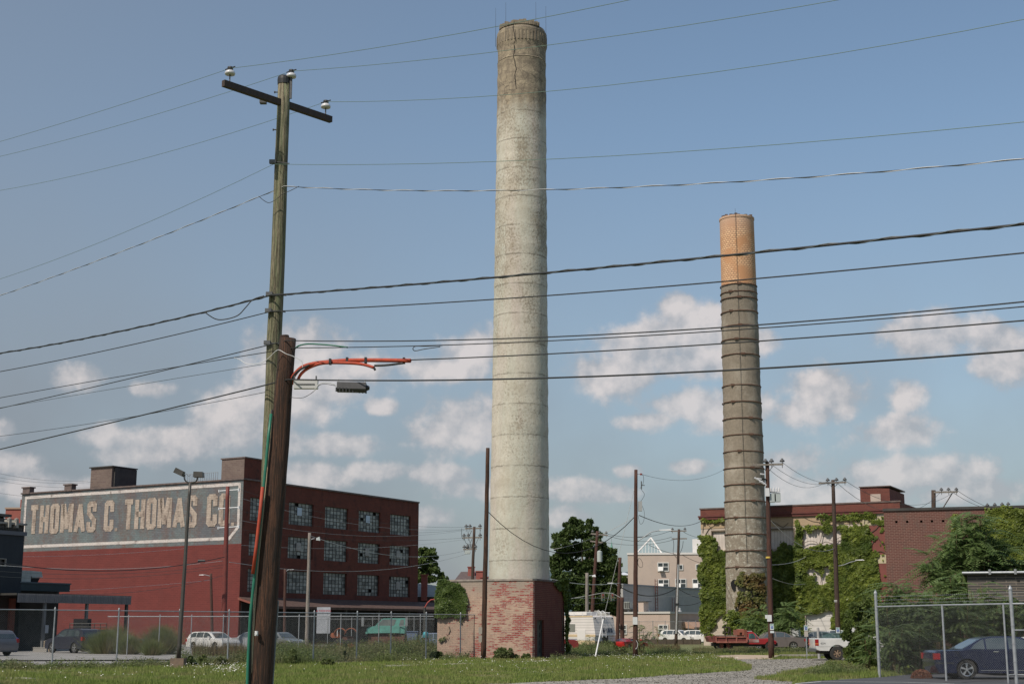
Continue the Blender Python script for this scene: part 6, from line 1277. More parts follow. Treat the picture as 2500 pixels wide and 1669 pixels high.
# saloons behind the dump truck
car('brown_sedan', 'brown grey saloon with its tail to the right, directly behind the red dump truck nose', 'car', 1963, 120, 181, SEDAN, paint('taupe_paint', (.15, .13, .125), .4), 1.02); car('silver_sedan', 'silver grey saloon partly behind the white pickup', 'car', 1930, 124.5, 1, SEDAN, paint('silver_grey_paint', (.22, .235, .25), .3), 1.04)
car('white_car', 'white car roof showing behind the green mesh railing', 'car', 1972, 137, 0, SEDAN, MT['white_paint'], 1.1)
p = at(2062, 1560, 133); 
car('parked_car', 'pale teal car glimpsed through the green mesh railing', 'car', 2005, 131, 0, SEDAN, paint('pale_teal', (.28, .34, .34)), 1.05)

def truck_cab(root, x0, L, W, zb, zbelt, zroof, mat, hood, wr, wx, sill, hoodz=None):
    """bonneted cab facing +x: x0 rear of cab"""
    hz = hoodz or zbelt; top = [(x0, sill), (x0, zbelt), (x0 + 1.25, zbelt + .01), (x0 + 1.9, hz + .02), (x0 + L - .35, hz - .05), (x0 + L - .06, hz - .16), (x0 + L, hz - .35), (x0 + L, sill + .1)]
    out = top + [(x0 + L - .1, sill)] + arc(wx, wr, wr * 1.18, sill) + [(x0 + .05, sill)]; n = len(out); m = MB(); r = []
    for y, e in ((-W / 2, .04), (-W / 2 + .07, 0), (W / 2 - .07, 0), (W / 2, .04)): r += [(x, y, z - (e if z > zbelt - .5 else 0)) for x, z in out]
    fs = [tuple(range(n)), tuple(range(4 * n - 1, 3 * n - 1, -1))]
    for j in range(3): fs += [(j * n + i, (j + 1) * n + i, (j + 1) * n + (i + 1) % n, j * n + (i + 1) % n) for i in range(n)]
    m.add(r, fs); smooth_by_angle(m.build('cab_body', mat, root), 32)
# white pickup
root = thing('white_pickup', 'white pickup truck with its tail towards the kerb and its front hidden in the bushes', 'pickup truck', (at(1991, 1560, 78).x, 78.9, 0), 0); WP = MT['white_paint']
S_ = .93; root.scale = (S_, S_, S_)
z = 1.25; out = [(.05, .62), (0, .70), (0, 1.22), (.03, z), (2.25, z), (2.25, .55)] + arc(1.22, .40, .50, .55) + [(.62, .55), (.2, .56)]; n = len(out); m = MB(); r = []
for y, e in ((-.98, .03), (-.93, 0), (.93, 0), (.98, .03)): r += [(x + e * .5, y, q - (e if q > 1 else 0)) for x, q in out]
fs = [tuple(range(n)), tuple(range(4 * n - 1, 3 * n - 1, -1))]
for j in range(3): fs += [(j * n + i, (j + 1) * n + i, (j + 1) * n + (i + 1) % n, j * n + (i + 1) % n) for i in range(n)]
m.add(r, fs); smooth_by_angle(m.build('bed', WP, root), 32)
m = MB(); m.box(2.27, 5.5, -.95, .95, .5, 1.28); m.box(2.3, 3.7, -.82, .82, 1.28, 1.86); m.build('cab', WP, root)
for sg in (-1, 1): shapebox('tail_light', root, TAIL, -.02, .17, sg * .93 - .06, sg * .93 + .06, .84, 1.20); shapebox('indicator', root, M('amber_lens', (.5, .16, .05), rough=.3), -.021, .172, sg * .93 - .063, sg * .93 + .063, .92, .98)
m = MB(); m.box(-.09, .0, -.9, .9, .50, .66); m.build('rear_bumper', M('steel_bumper', (.18, .20, .22), rough=.35, metal=.6), root)
m = MB(); m.box(.3, 5, -.6, .6, .38, .56); m.build('chassis', TRIM, root)
for wx in (1.22, 4.6):
    for sg in (-1, 1): wheel(root, wx, sg * .84, .40, .24, M('muddy_rim', (.16, .11, .07), (.28, .2, .14), .6, 8), 6, sg, .55)
m = MB(); m.box(.2, .6, -.5, .5, .9, .95); textobj('decal', '4X4', .17, M('decal_dark', (.05, .05, .06), rough=.6), root, (.42, -.983, .96)); m = MB(); m.box(.08, 2.22, -.987, -.982, .785, .795); m.build('crease_shade', M('shadow_line', (.3, .3, .3)), root)  # thin grey strip paints the shade of the bed side crease
# green mesh railing behind the pickup
p0 = at(2000, 1608, 82.5); root = thing('mesh_railing', 'railing with dark green screen mesh and a stout grey end post behind the pickup', 'railing', (p0.x, 82.5, 0))
x1 = at(2085, 1560, 84).x - p0.x; zr = at(0, 1545.5, 83).z; zp = at(0, 1532, 82.5).z; zl = at(0, 1562, 83).z
m = MB(); m.cyl((0, 0, 0), (0, 0, zp), .075, .075, 12); m.lathe([(.075, zp), (.06, zp + .03), (.01, zp + .05)], 12); m.build('end_post', M('post_grey', (.28, .28, .28), (.36, .35, .34), .7, 5), root)
m = MB(); m.cyl((.05, 0, zp - .2), (.6, .2, zr), .018, .018, 5); m.cyl((.6, .2, zr), (x1, .4, zr), .025, .025, 5); m.cyl((.05, .1, zr), (.6, .2, zr), .018, .018, 5); m.build('rail', M('green_post', (.08, .14, .13), rough=.6), root)
s = NT('green_screen'); s.done(s.mix(s.noise(6, 3), (.05, .13, .13), (.10, .19, .18)), .8); tr = s.n('ShaderNodeBsdfTransparent'); q = s.n('ShaderNodeMixShader'); q.inputs[0].default_value = .38; s.l(s.b.outputs[0], q.inputs[1]); s.l(tr.outputs[0], q.inputs[2]); s.l(q.outputs[0], s.o.inputs[0])
m = MB(); m.quad((.1, .12, .5), (x1, .42, .5), (x1, .42, zr - .02), (.1, .12, zr - .02)); m.build('screen', s.m, root)
for k in (.25, .5, .75, 1): m = MB(); m.cyl((x1 * k, .4, 0), (x1 * k, .4, zr), .02, .02, 5); m.build('post', MT['green_post'], root)
p = at(1943.5, 1554, 129); root = thing('utility_cabinet', 'white upright utility cabinet behind the parked saloons', 'cabinet', (at(1932, 1554, 129).x, 129, 0)); w = 24 / F_ * 129; z1 = at(0, 1532.5, 129).z
m = MB(); m.box(0, w * .72, 0, .6, 0, z1); m.build('front_panel', M('cabinet_white', (.62, .62, .61), rough=.6), root); m = MB(); m.extr([(w * .725, .02, 0), (w, .3, 0), (w * .8, .75, 0), (w * .725, .6, 0)], (0, 0, z1)); m.build('side_panel', M('cabinet_grey', (.42, .42, .42), rough=.6), root)
m = MB(); m.box(-.03, w * .75, -.03, .64, z1, z1 + .05); m.build('lid', MT['cabinet_white'], root)
# red dump truck
DY = 113; dtx = at(1741, 1560, DY).x; root = thing('dump_truck', 'old rusty red dump truck rotting in the weeds below the banded chimney', 'truck', (dtx, DY + 1, 0), 0)
RUST = M('rusty_red_paint', (.17, .035, .03), (.11, .035, .028), .7, 1.6, dirt=(.20, .09, .06)); BRED = M('faded_bright_red', (.33, .022, .028), (.26, .022, .026), .4, 1.2); RUSTO = M('orange_rust', (.30, .10, .065), (.22, .075, .05), .85, 2, dirt=(.12, .04, .03))
def X(px): return at(px, 1560, DY).x - dtx
def Z(py): return at(1250, py, DY).z
x0, x1 = X(1748), X(1823); zt, zb = Z(1553.5), Z(1566.5)
m = MB(); m.box(x0, x1, -1.05, -1.0, zb, zt); m.box(x0, x1, 1.0, 1.05, zb, zt); m.box(x0, x0 + .05, -1, 1, zb, zt + .1); m.box(x1 - .05, x1, -1, 1, zb, zt); m.box(x0, x1, -1, 1, zb - .05, zb); m.build('dump_bed', RUST, root)
m = MB()
for k in range(4): x = x0 + (x1 - x0) * k / 3; m.box(x - .05, x + .05, -1.12, -1.05, zb, zt)
m.box(x0, x1, -1.15, -1.05, zb - .05, zb + .07); m.box(x0, x1, -1.13, -1.05, zt - .05, zt + .03); m.build('bed_rib', M('pink_faded_steel', (.34, .13, .10), (.22, .07, .05), .8, 3), root)
m = MB(); m.box(x0 + .3, x1 - .1, -1.0, 1.0, zt - .2, zt + .12); m.build('load', M('weathered_board', (.20, .16, .12), (.14, .11, .09), .9, 2), root)
m = MB(); m.extr([(X(1728), -1, Z(1554)), (X(1736), -1, Z(1551)), (X(1738), -1, Z(1559)), (X(1749), -1, Z(1560)), (X(1748), -1, Z(1566)), (X(1732), -1, Z(1566))], (0, 1.8, 0)); m.build('tailgate', RUST, root)
m = MB(); m.box(X(1734), X(1749), -1.1, -1.0, Z(1566.5), Z(1565)); m.build('hitch_bar', MT['pink_faded_steel'], root)
gx0, gx1 = X(1800), X(1817); gz0, gz1 = Z(1552), Z(1536)
m = MB(); wallgrid(m, (0, -1.0, 0), (1, 0, 0), gx0, gx1, gz0, gz1, [(X(1806), X(1812.5), Z(1549), Z(1542.5))], (0, .3, 0)); m.quad((gx0, -1, gz1), (gx1, -1, gz1), (gx1 + .25, .9, gz1 + .05), (gx0 + .25, .9, gz1 + .05)); m.quad((gx1, -1, zb), (X(1825), -.9, zb), (X(1825), -.9, gz1), (gx1, -1, gz1)); m.quad((gx1, .9, zb), (gx1, -1, zb), (gx1, -1, gz1), (gx1, .9, gz1)); m.quad((gx0, .9, gz0), (gx0, -1, gz0), (gx0, -1, gz1), (gx0, .9, gz1)); m.build('cab_guard', RUSTO, root)
m = MB(); fx = X(1768)
for a, b in (((1767.5, 1530), (1783, 1530)), ((1769, 1530), (1772.5, 1550)), ((1782, 1530), (1779, 1550)), ((1783.5, 1530), (1785.5, 1550)), ((1771, 1543), (1781, 1543))): m.cyl((X(a[0]), -.8, Z(a[1])), (X(b[0]), -.8, Z(b[1])), .045, .045, 5)
m.build('hoist_frame', M('black_iron', (.03, .018, .015), rough=.7), root)
m = MB(); m.box(X(1743), X(1900), -.7, .7, .35, zb - .05); m.build('chassis', TRIM, root)
ob = len(bpy.data.objects); cx0 = X(1825); cl = X(1897) - cx0; wxx = X(1880)
truck_cab(root, cx0, cl, 1.9, 0, Z(1558.5), Z(1541), BRED, 1, .36, wxx, .55, Z(1558))
m = MB(); m.box(cx0 + .02, X(1856), -.962, -.952, .62, Z(1567)); m.build('door_lower', M('primer_pink_red', (.20, .06, .055), (.14, .04, .04), .6, 3), root); m = MB(); m.box(cx0 + .02, X(1853), -.963, -.953, Z(1567) + .01, Z(1559.5)); m.build('door_panel', M('primer_patch', (.36, .33, .33), (.22, .08, .07), .6, 1.6), root)
cab_pts = [(cx0 + .02, Z(1559)), (cx0 + .06, Z(1545)), (cx0 + .2, Z(1541.5)), (X(1838), Z(1540)), (X(1842), Z(1543)), (X(1856), Z(1559))]
cabin(root, cab_pts, .9, .78, BRED, [[(cx0 + .1, Z(1558)), (cx0 + .14, Z(1546)), (X(1840), Z(1545)), (X(1844.5), Z(1551)), (X(1844.5), Z(1558))], [(X(1846), Z(1558)), (X(1846), Z(1550)), (X(1853), Z(1558))]], glass=M('green_glass', (.05, .12, .11), (.02, .03, .03), .1, 2), front=((X(1855), Z(1558)), (X(1843.5), Z(1544.5))), rear=None)
m = MB(); m.box(X(1828), X(1839), -.5, .5, Z(1540) , Z(1539)); m.build('roof_marker', WHITEP, root); m = MB(); m.cyl((X(1855.5), -.86, Z(1558.5)), (X(1844), -.79, Z(1544)), .02, .02, 4); m.build('pillar_trim', CHR, root)
for wx_ in (X(1762), X(1778), wxx):
    for sg in (-1, 1): wheel(root, wx_, sg * .8, .38, .24, RUSTO, 6, sg, .5)
# camper and the pickup carrying it
CY_ = 116.5; root = thing('camper_trailer', 'old white ribbed motorhome with cream stripes and a roof rack beside the small brick building', 'camper', (at(1452, 1560, CY_).x, CY_, 0), R(-46))
RW = NT('camper_siding'); o_ = RW.sep(); fr = RW.math('FRACT', RW.math('MULTIPLY', o_[2], 4.6)); cc = RW.mix(RW.math('LESS_THAN', fr, .16), RW.mix(RW.ramp(RW.noise(1, 5, .6), .4, .7), (.68, .64, .62), (.60, .57, .54)), (.36, .34, .33))
RW.bump(fr, .3, .02); CSD = RW.done(cc, .5); CST = M('camper_cream', (.55, .43, .27), (.48, .38, .25), .6, 1)
def cz(y): return at(0, y, CY_).z
zt = cz(1501.5); zm = cz(1550); LL = 6.5; Wd = 2.45
m = MB(); m.box(-LL, 0, 0, Wd, .45, zm); pl = [(-LL, zm), (.08, zm), (-.18, zt - .12), (-.4, zt), (-LL, zt)]
m.extr([(x, 0, z) for x, z in pl], (0, Wd, 0)); m.build('shell', CSD, root)
for a, b in ((1501.8, 1505), (1547.5, 1553.5)): m = MB(); m.box(-LL, -.2 if a < 1520 else .085, -.02, 0, cz(b), cz(a)); m.build('stripe', CST, root)
m = MB(); m.box(-LL, .02, -.02, 0, .45, .75); m.build('stripe', CST, root)
m = MB(); m.box(-3.15, -2.15, -.03, 0, cz(1541), cz(1522)); m.build('side_window', M('curtained_glass', (.16, .17, .15), (.22, .22, .2), .2, 5, stretch=(6, 1, .2)), root)
m = MB(); m.box(-1.9, -1.0, -.025, 0, .8, 1.6); m.build('hatch', M('camper_white', (.62, .6, .58), rough=.5), root)
m = MB()
for k in range(4): y = .9 + k * .32; m.quad((.04, y, cz(1543)), (.04, y + .26, cz(1543)), (-.06, y + .26, cz(1530)), (-.06, y, cz(1530)))
o = m.build('rear_window', M('dark_pane', (.045, .045, .055), rough=.15), root); o.location = (.02, 0, 0)
m = MB(); [m.box(-.14, -.06, y, y + .1, zt - .25, zt - .16) for y in (.15, .95, 1.15, 1.35, 2.2)]; m.build('marker_light', TRIM, root)
m = MB(); m.tube(bez([(-.5, .75, zt), (-.3, .75, zt + .35), (.05, .75, zt + .2), (.12, .75, zt - .5), (.14, .75, 1.0)]), .03, 5); m.tube(bez([(-.5, 1.2, zt), (-.3, 1.2, zt + .35), (.05, 1.2, zt + .2), (.12, 1.2, zt - .5), (.14, 1.2, 1.0)]), .03, 5)
for k in range(6): m.cyl((.14, .75, 1.1 + k * .28), (.14, 1.2, 1.1 + k * .28), .02, .02, 4)
m.build('ladder', WHITEP, root)
m = MB()
for y in (.15, 2.3): m.cyl((-LL, y, zt + .25), (-.4, y, zt + .25), .03, .03, 4)
for k in range(7): x = -LL + .3 + k * .95; m.cyl((x, .15, zt), (x, .15, zt + .25), .02, .02, 4); m.cyl((x, 2.3, zt), (x, 2.3, zt + .25), .02, .02, 4)
m.build('roof_rack', WHITEP, root); m = MB(); m.box(-3.6, -1.2, .35, 1.7, zt + .02, zt + .32); m.build('roof_pod', MT['camper_white'], root)
m = MB(); m.box(-.1, .12, .1, Wd - .1, .5, .68); m.box(.0, .1, .9, 1.5, .6, 1.1); m.build('rear_bumper', TRIM, root)
for wx_ in (-1.9, -5.2):
    for sg in (-1, 1): wheel(root, wx_, Wd / 2 + sg * 1.05, .36, .22, RIM, 6, sg, .55)
Yp = 104; x_ = at(1410, 1560, Yp).x; root = thing('red_pickup', 'red and grey pickup whose nose pokes out from behind the small brick building', 'pickup truck', (x_ - 3.4, Yp, 0), R(0)); root.scale = (.88, .88, .88)
truck_cab(root, 0, 3.9, 1.9, 0, 1.12, 1.7, M('pickup_red', (.19, .025, .025), (.15, .022, .022), .4, 1), 1, .38, 3.0, .4, 1.1)
cabin(root, [(.05, 1.08), (.1, 1.65), (1.5, 1.68), (2.1, 1.1)], .88, .76, M('pickup_grey', (.32, .33, .36), rough=.35), [[(.2, 1.12), (.2, 1.58), (1.45, 1.6), (1.9, 1.12)]], front=((2.08, 1.12), (1.53, 1.62)))
shapebox('bonnet_stripe', root, MT['pickup_grey'], 1.9, 3.8, -.9, .9, 1.02, 1.1); shapebox('mirror', root, TRIM, 2.2, 2.4, -1.2, -1.0, 1.1, 1.55)
for wx_ in (3.0,):
    for sg in (-1, 1): wheel(root, wx_, sg * .8, .38, .22, RIM, 5, sg)
car('red_convertible', 'glossy red low car with a dark soft top just right of the camper', 'car', 1507, 118, 52, dict(SEDAN, top=[(.08, .3), (.0, .5), (.0, .7), (.03, .82), (.10, .88), (.95, .92), (2.0, .9), (3.45, .88), (4.35, .78), (4.68, .68), (4.77, .56), (4.77, .42), (4.70, .28)], cab=[(.4, .87), (.9, 1.05), (1.5, 1.2), (2.2, 1.22), (2.5, 1.12), (3.0, .88)], wins=[[(1.4, .95), (1.5, 1.1), (2.15, 1.14), (2.75, .95)]], front=((2.95, .9), (2.5, 1.1)), rear=((.5, .9), (1.2, 1.13))), paint('glossy_red', (.38, .02, .018)), .75)
# teal truck in the left lot
TY = 100; tx_ = at(893, 1560, TY).x
def X(px): return at(px, 1560, TY).x - tx_
def Z(py): return at(1250, py, TY).z
root = thing('teal_truck', 'turquoise old lorry with a sloping bonnet and raised cab behind the fences', 'truck', (tx_, TY, 0), 0); TEAL = M('teal_paint', (.13, .36, .31), (.10, .29, .25), .5, 1.2, dirt=(.08, .18, .15))
hp = [(X(897), Z(1545)), (X(898), Z(1533)), (X(903), Z(1529.5)), (X(925), Z(1526)), (X(967), Z(1527)), (X(978), Z(1527)), (X(978), Z(1544)), (X(940), Z(1544))]
m = MB(); n = len(hp); m.extr([(x, -1.0, z) for x, z in hp], (0, 2.0, 0)); smooth_by_angle(m.build('bonnet', TEAL, root))
cp = [(X(918), Z(1527)), (X(934), Z(1510.5)), (X(938), Z(1508.5)), (X(990), Z(1508)), (X(992), Z(1512)), (X(990), Z(1545)), (X(974), Z(1545)), (X(968), Z(1527))]
m = MB(); m.extr([(x, -.95, z) for x, z in cp], (0, 1.9, 0)); m.build('cab', TEAL, root)
m = MB(); m.add([(X(922), -.96, Z(1526.5)), (X(936), -.96, Z(1511)), (X(970), -.96, Z(1511)), (X(964), -.96, Z(1526.5))], ((0, 1, 2, 3),)); m.add([(X(976), -.96, Z(1526)), (X(980), -.96, Z(1512)), (X(988), -.96, Z(1512)), (X(987), -.96, Z(1526))], ((0, 1, 2, 3),)); m.build('window', M('dusty_glass', (.12, .15, .15), (.2, .22, .21), .25, 2), root)
m = MB(); m.box(X(902), X(990), -.85, .85, .5, Z(1543)); m.build('engine_bay', M('rust_brown', (.10, .05, .04), (.16, .08, .06), .9, 3), root); m = MB(); m.box(X(896), X(901), -1.1, 1.1, Z(1546), Z(1541)); m.build('bumper', TEAL, root)
for x in (889, 995): m = MB(); p = (X(x), -1.2, Z(1517)); m.box(p[0] - .08, p[0] + .08, -1.28, -1.2, p[2] - .3, p[2] + .3); m.cyl((p[0], -1.2, p[2] - .25), (X(908 if x < 900 else 978), -1.0, Z(1527)), .03, .03, 4); m.build('mirror', CHR, root)
for wx_ in (1.0, 3.2):
    for sg in (-1, 1): wheel(root, wx_, sg * .9, .45, .28, RUSTO, 6, sg, .5)
root = thing('blue_skip', 'pale blue metal skip beside the teal truck', 'container', (at(992, 1560, 103).x, 103, 0)); w = 26 / F_ * 103; z1 = at(0, 1541.5, 103).z
m = MB(); m.extr([(.15, 0, .2), (w - .15, 0, .2), (w, 0, z1), (0, 0, z1)], (0, 1.4, 0)); m.build('bin', M('faded_blue', (.14, .19, .30), (.12, .16, .25), .7, 2), root); m = MB(); m.box(-.04, w + .04, -.05, 1.45, z1, z1 + .06); m.build('rim', MT['faded_blue'], root)
p = at(1039, 1557, 93); root = thing('turquoise_barrel', 'bright turquoise plastic barrel on a dark red stand', 'barrel', (p.x, 93, 0)); z0, z1 = at(0, 1557, 93).z, at(0, 1541, 93).z
m = MB(); m.lathe([(.15, z0), (.18, z0 + .03), (.18, z1 - .08), (.14, z1 - .02), (.05, z1)], 16); m.build('drum', M('bright_turquoise', (.06, .36, .44), rough=.4), root, smooth=True); m = MB(); m.box(-.22, .22, -.2, .2, z0 - .06, z0); [m.box(x - .03, x + .03, -.15, .15, 0, z0 - .06) for x in (-.17, .17)]; m.build('stand', M('dark_red_stand', (.12, .03, .03), rough=.7), root)
# rusty orange machine
OY = 97; ox_ = at(806, 1560, OY).x
def X(px): return at(px, 1560, OY).x - ox_
def Z(py): return at(1250, py, OY).z
root = thing('rusty_tractor', 'rusty orange farm tractor with curved mudguards overgrown behind the fence', 'tractor', (ox_, OY, 0)); ORR = M('tractor_orange', (.38, .12, .05), (.24, .08, .045), .8, 3, dirt=(.12, .04, .03))
m = MB(); m.extr([(X(808), -.4, Z(1552)), (X(810), -.4, Z(1544)), (X(828), -.4, Z(1541)), (X(834), -.4, Z(1555)), (X(812), -.4, Z(1556))], (0, .8, 0)); m.build('bonnet', ORR, root)
for x in (832, 858):
    m = MB(); pts = []; 
    for k in range(9): a = math.pi * (.95 - k * .105); pts.append((X(x) + .42 * math.cos(a), Z(1548) + .45 * math.sin(a)))
    for i in range(8): (xa, za), (xb, zb) = pts[i], pts[i + 1]; m.add([(xa, -.55, za), (xb, -.55, zb), (xb, -.1, zb), (xa, -.1, za), (xa, -.55, za - .06), (xb, -.55, zb - .06), (xb, -.1, zb - .06), (xa, -.1, za - .06)], ((0, 1, 2, 3), (4, 7, 6, 5), (0, 4, 5, 1), (3, 2, 6, 7)))
    m.build('mudguard', ORR, root)
for x, r in ((832, .52), (858, .52), (814, .3)):
    wheel(root, X(x), -.35, r, .25, ORR, 6, -1, .5)
m = MB(); m.box(X(822), X(862), -.2, .5, .5, Z(1552)); m.build('chassis', MT['rust_brown'], root); m = MB(); m.cyl((X(825.5), -.5, Z(1552)), (X(825.5), -.5, Z(1534)), .03, .03, 5); m.build('lever', WHITEP, root)
p = at(812, 1585, 92); root = thing('concrete_block', 'pale square block lying under the rusty tractor', 'block', (p.x - .35, 92, 0)); m = MB(); m.extr([(-.1, 0, 0), (.6, 0, 0), (.5, 0, .32), (.0, 0, .32)], (0, .5, 0)); m.build('block', M('pinkish_concrete', (.36, .31, .29), rough=.9), root)
p = at(34, 1570, 106); root = thing('blue_bin', 'blue wheeled bin in the dark opening at the left edge', 'bin', (p.x, 106, 0)); m = MB(); m.lathe([(.22, .05), (.3, .95), (.33, .96), (.33, 1.0), (.1, 1.1)], 10); m.build('barrel', M('bin_blue', (.02, .06, .25), rough=.5), root); m = MB(); m.cyl((-.2, .2, .08), (.2, .2, .08), .08, .08, 8); m.build('wheel', TRIM, root)
for nm, lab, px, Y, w, h, c in (('cooler_box', 'small beige box on the kerb beside the canopy post', 114, 108, .22, .75, (.35, .28, .2)), ('concrete_block', 'low concrete block at the foot of the canopy post', 98, 107, .5, .3, (.3, .28, .25))):
    p = at(px, 1570, Y); root = thing(nm, lab, 'box' if 'cooler' in nm else 'block', (p.x, Y, 0)); m = MB(); m.box(-w, w, 0, .4, 0, h); m.build('body', M(nm + '_mat', c, rough=.8), root); m = MB(); m.box(-w - .02, w + .02, -.02, .42, h, h + .05); m.build('lid', MT[nm + '_mat'], root)
# flatbed trailer / rails beside the dark crossover
p = at(170, 1535, 108); root = thing('flatbed_trailer', 'black flatbed trailer with side rails behind the dark crossover', 'trailer', (p.x, 108, 0)); w = 88 / F_ * 108; z1, z0 = at(0, 1521, 108).z, at(0, 1536, 108).z
m = MB(); m.box(0, w, 0, 2, z0 - .15, z0); m.build('deck', TRIM, root); m = MB(); [m.cyl((0, 0, z), (w, 0, z), .03, .03, 5) for z in (z0 + .2, z1)]; [m.cyl((k * w / 6, 0, z0), (k * w / 6, 0, z1), .03, .03, 5) for k in range(7)]; m.build('side_rail', STEEL, root); m = MB(); m.box(.1, w * .42, .5, 1.5, z0, z1 + .35); m.build('load', DARKB, root); [wheel(root, x, .2, .38, .22, STEEL, 5, -1) for x in (w * .4, w * .75)]
# ================================================================ PLANTS
GRS = leafmat('grass_blades', (.18, .255, .055), (.31, .37, .10), (.36, .33, .15), .42, .6); WEED = leafmat('weed_leaves', (.085, .13, .04), (.20, .235, .085), (.22, .20, .11), .35)
IVYB = leafmat('ivy_leaves_mid', (.045, .085, .02), (.14, .19, .045), (.06, .10, .025), .3, .45)
TREE = leafmat('tree_leaves', (.05, .085, .025), (.11, .16, .045), None, .35); TREE2 = leafmat('tree_leaves_light', (.08, .13, .035), (.17, .23, .065), None, .35)
IVYM = leafmat('ivy_leaves', (.11, .16, .028), (.27, .31, .06), (.075, .115, .025), .35, .45); IVYD = leafmat('ivy_leaves_dark', (.05, .075, .022), (.10, .135, .035), (.12, .12, .04), .25, .45); IVYR = leafmat('ivy_leaves_brown', (.09, .11, .03), (.20, .19, .06), (.17, .075, .03), .3, .5)
AIL = leafmat('ailanthus_leaflets', (.12, .20, .06), (.27, .35, .14), None, .5, .45); STEM = M('green_stem', (.12, .12, .05), (.15, .09, .05), .8, 4); BARK = M('tree_bark', (.10, .08, .06), (.06, .05, .04), .9, 4); WHF = M('white_petals', (.62, .62, .56), rough=.7); ORN = leafmat('ornamental_blades', (.15, .19, .07), (.32, .35, .15), (.24, .19, .10), .45, .6)
EXCL = [GRAVEL, ROAD, SIDE, PATH, PATH2]
def gok(x, y):
    ok = np.ones(len(x), bool)
    for p in EXCL: ok &= ~inpoly(x, y, p)
    ok &= ~inpoly(x, y, [(q[0], q[1]) for q in lotp]); 
    hx, hy = BH.o.x, BH.o.y; c = [BH.o + BH.ex * a + BH.ey * b for a, b in ((BHX, 0), (0, 0), (0, BHY), (BHX, BHY))]; ok &= ~inpoly(x, y, [(p.x, p.y) for p in c]); return ok
def vnoise(x, y, s, seed):
    """cheap smooth value noise"""
    x = x / s + seed * 17.3; y = y / s + seed * 9.1; xi = np.floor(x).astype(int); yi = np.floor(y).astype(int); fx = x - xi; fy = y - yi; fx = fx * fx * (3 - 2 * fx); fy = fy * fy * (3 - 2 * fy)
    h = lambda a, b: (np.sin(a * 127.1 + b * 311.7 + seed) * 43758.5453) % 1
    return (h(xi, yi) * (1 - fx) + h(xi + 1, yi) * fx) * (1 - fy) + (h(xi, yi + 1) * (1 - fx) + h(xi + 1, yi + 1) * fx) * fy
def blades(x, y, h, w, z=0, lean=.45):
    k = len(x); a = rng.uniform(0, 2 * np.pi, k); l = rng.uniform(0, lean, k) * h; b = rng.uniform(0, 2 * np.pi, k); z = np.zeros(k) + z
    dx = np.cos(a) * w / 2; dy = np.sin(a) * w / 2
    return np.stack([np.stack([x - dx, y - dy, z], 1), np.stack([x + dx, y + dy, z], 1), np.stack([x + np.cos(b) * l, y + np.sin(b) * l, z + h], 1)], 1)
N = 560000; u = rng.uniform(-.40, .42, N); yy = 42 + (100 - 42) * rng.uniform(0, 1, N) ** 1.35; xx = u * yy; ok = gok(xx, yy) & ~((yy > 88) & (xx < -10)); xx, yy = xx[ok], yy[ok]
d = vnoise(xx, yy, 1.7, 1) * .6 + vnoise(xx, yy, .45, 2) * .4; keep = d + rng.uniform(-.25, .25, len(xx)) > .37; xx, yy, d = xx[keep], yy[keep], d[keep]
bare = vnoise(xx, yy, 3.1, 5); hgt = (.05 + .17 * d ** 1.3) * rng.uniform(.5, 1.4, len(xx)) * np.where(bare < .3, .5, 1)
fast('grass', blades(xx, yy, hgt, rng.uniform(.02, .05, len(xx))), 3, GRS, kind='stuff')['label'] = 'rough mown grass with clover in the foreground lot'
# taller weeds: along the fence foot, round the camper and below the dump truck
def weedpatch(poly, n, h0, h1, seed):
    P = np.array(poly); x = rng.uniform(P[:, 0].min(), P[:, 0].max(), n * 3); y = rng.uniform(P[:, 1].min(), P[:, 1].max(), n * 3); k = inpoly(x, y, poly); x, y = x[k][:n], y[k][:n]
    q = vnoise(x, y, 1.1, seed) * .7 + vnoise(x, y, .35, seed + 3) * .3; k = q > .34; x, y, q = x[k], y[k], q[k]; h = (h0 + (h1 - h0) * np.clip(q * 1.7 - .6, 0, 1)) * rng.uniform(.6, 1.15, len(x)); return x, y, h
WQ = []; WS = []
def addweeds(px, n, h0, h1, seed, leaf=.09, depth=None):
    poly = [(gp(a, b).x, gp(a, b).y) for a, b in px]; x, y, h = weedpatch(poly, n, h0, h1, seed); WS.append(blades(x, y, h, rng.uniform(.012, .03, len(x)), lean=.35))
    k = 3; X3 = np.repeat(x, k); Y3 = np.repeat(y, k); H3 = np.repeat(h, k); t = rng.uniform(.15, 1, len(X3)); P = np.stack([X3 + rng.normal(0, .07, len(X3)), Y3 + rng.normal(0, .07, len(X3)), H3 * t], 1); WQ.append(leafquads(P, leaf, rng, nrm=(0, -.2, .9), spread=.8, aspect=.5))
def stripw(px, wy): return [(a, b - wy) for a, b in px] + [(a, b + wy) for a, b in reversed(px)]
addweeds(stripw([(-30, 1634), (300, 1628), (430, 1624)], 3.2), 3600, .10, .55, 11); addweeds(stripw([(430, 1623), (560, 1621), (780, 1616)], 3.5), 5200, .2, .95, 12); addweeds(stripw([(780, 1614), (960, 1612), (1270, 1603)], 2.6), 5200, .15, .8, 13)
addweeds([(950, 1609), (1275, 1602), (1275, 1594), (950, 1598)], 9000, .5, 1.5, 14, .11); addweeds([(640, 1606), (960, 1607), (960, 1597), (640, 1597)], 6500, .35, 1.25, 15, .1)
addweeds([(1385, 1602), (1450, 1606), (1700, 1600), (1640, 1590), (1560, 1583), (1400, 1587)], 9000, .12, .62, 16, .08); addweeds([(1400, 1590), (1500, 1590), (1500, 1579), (1400, 1580)], 3600, .4, 1.2, 17, .1)
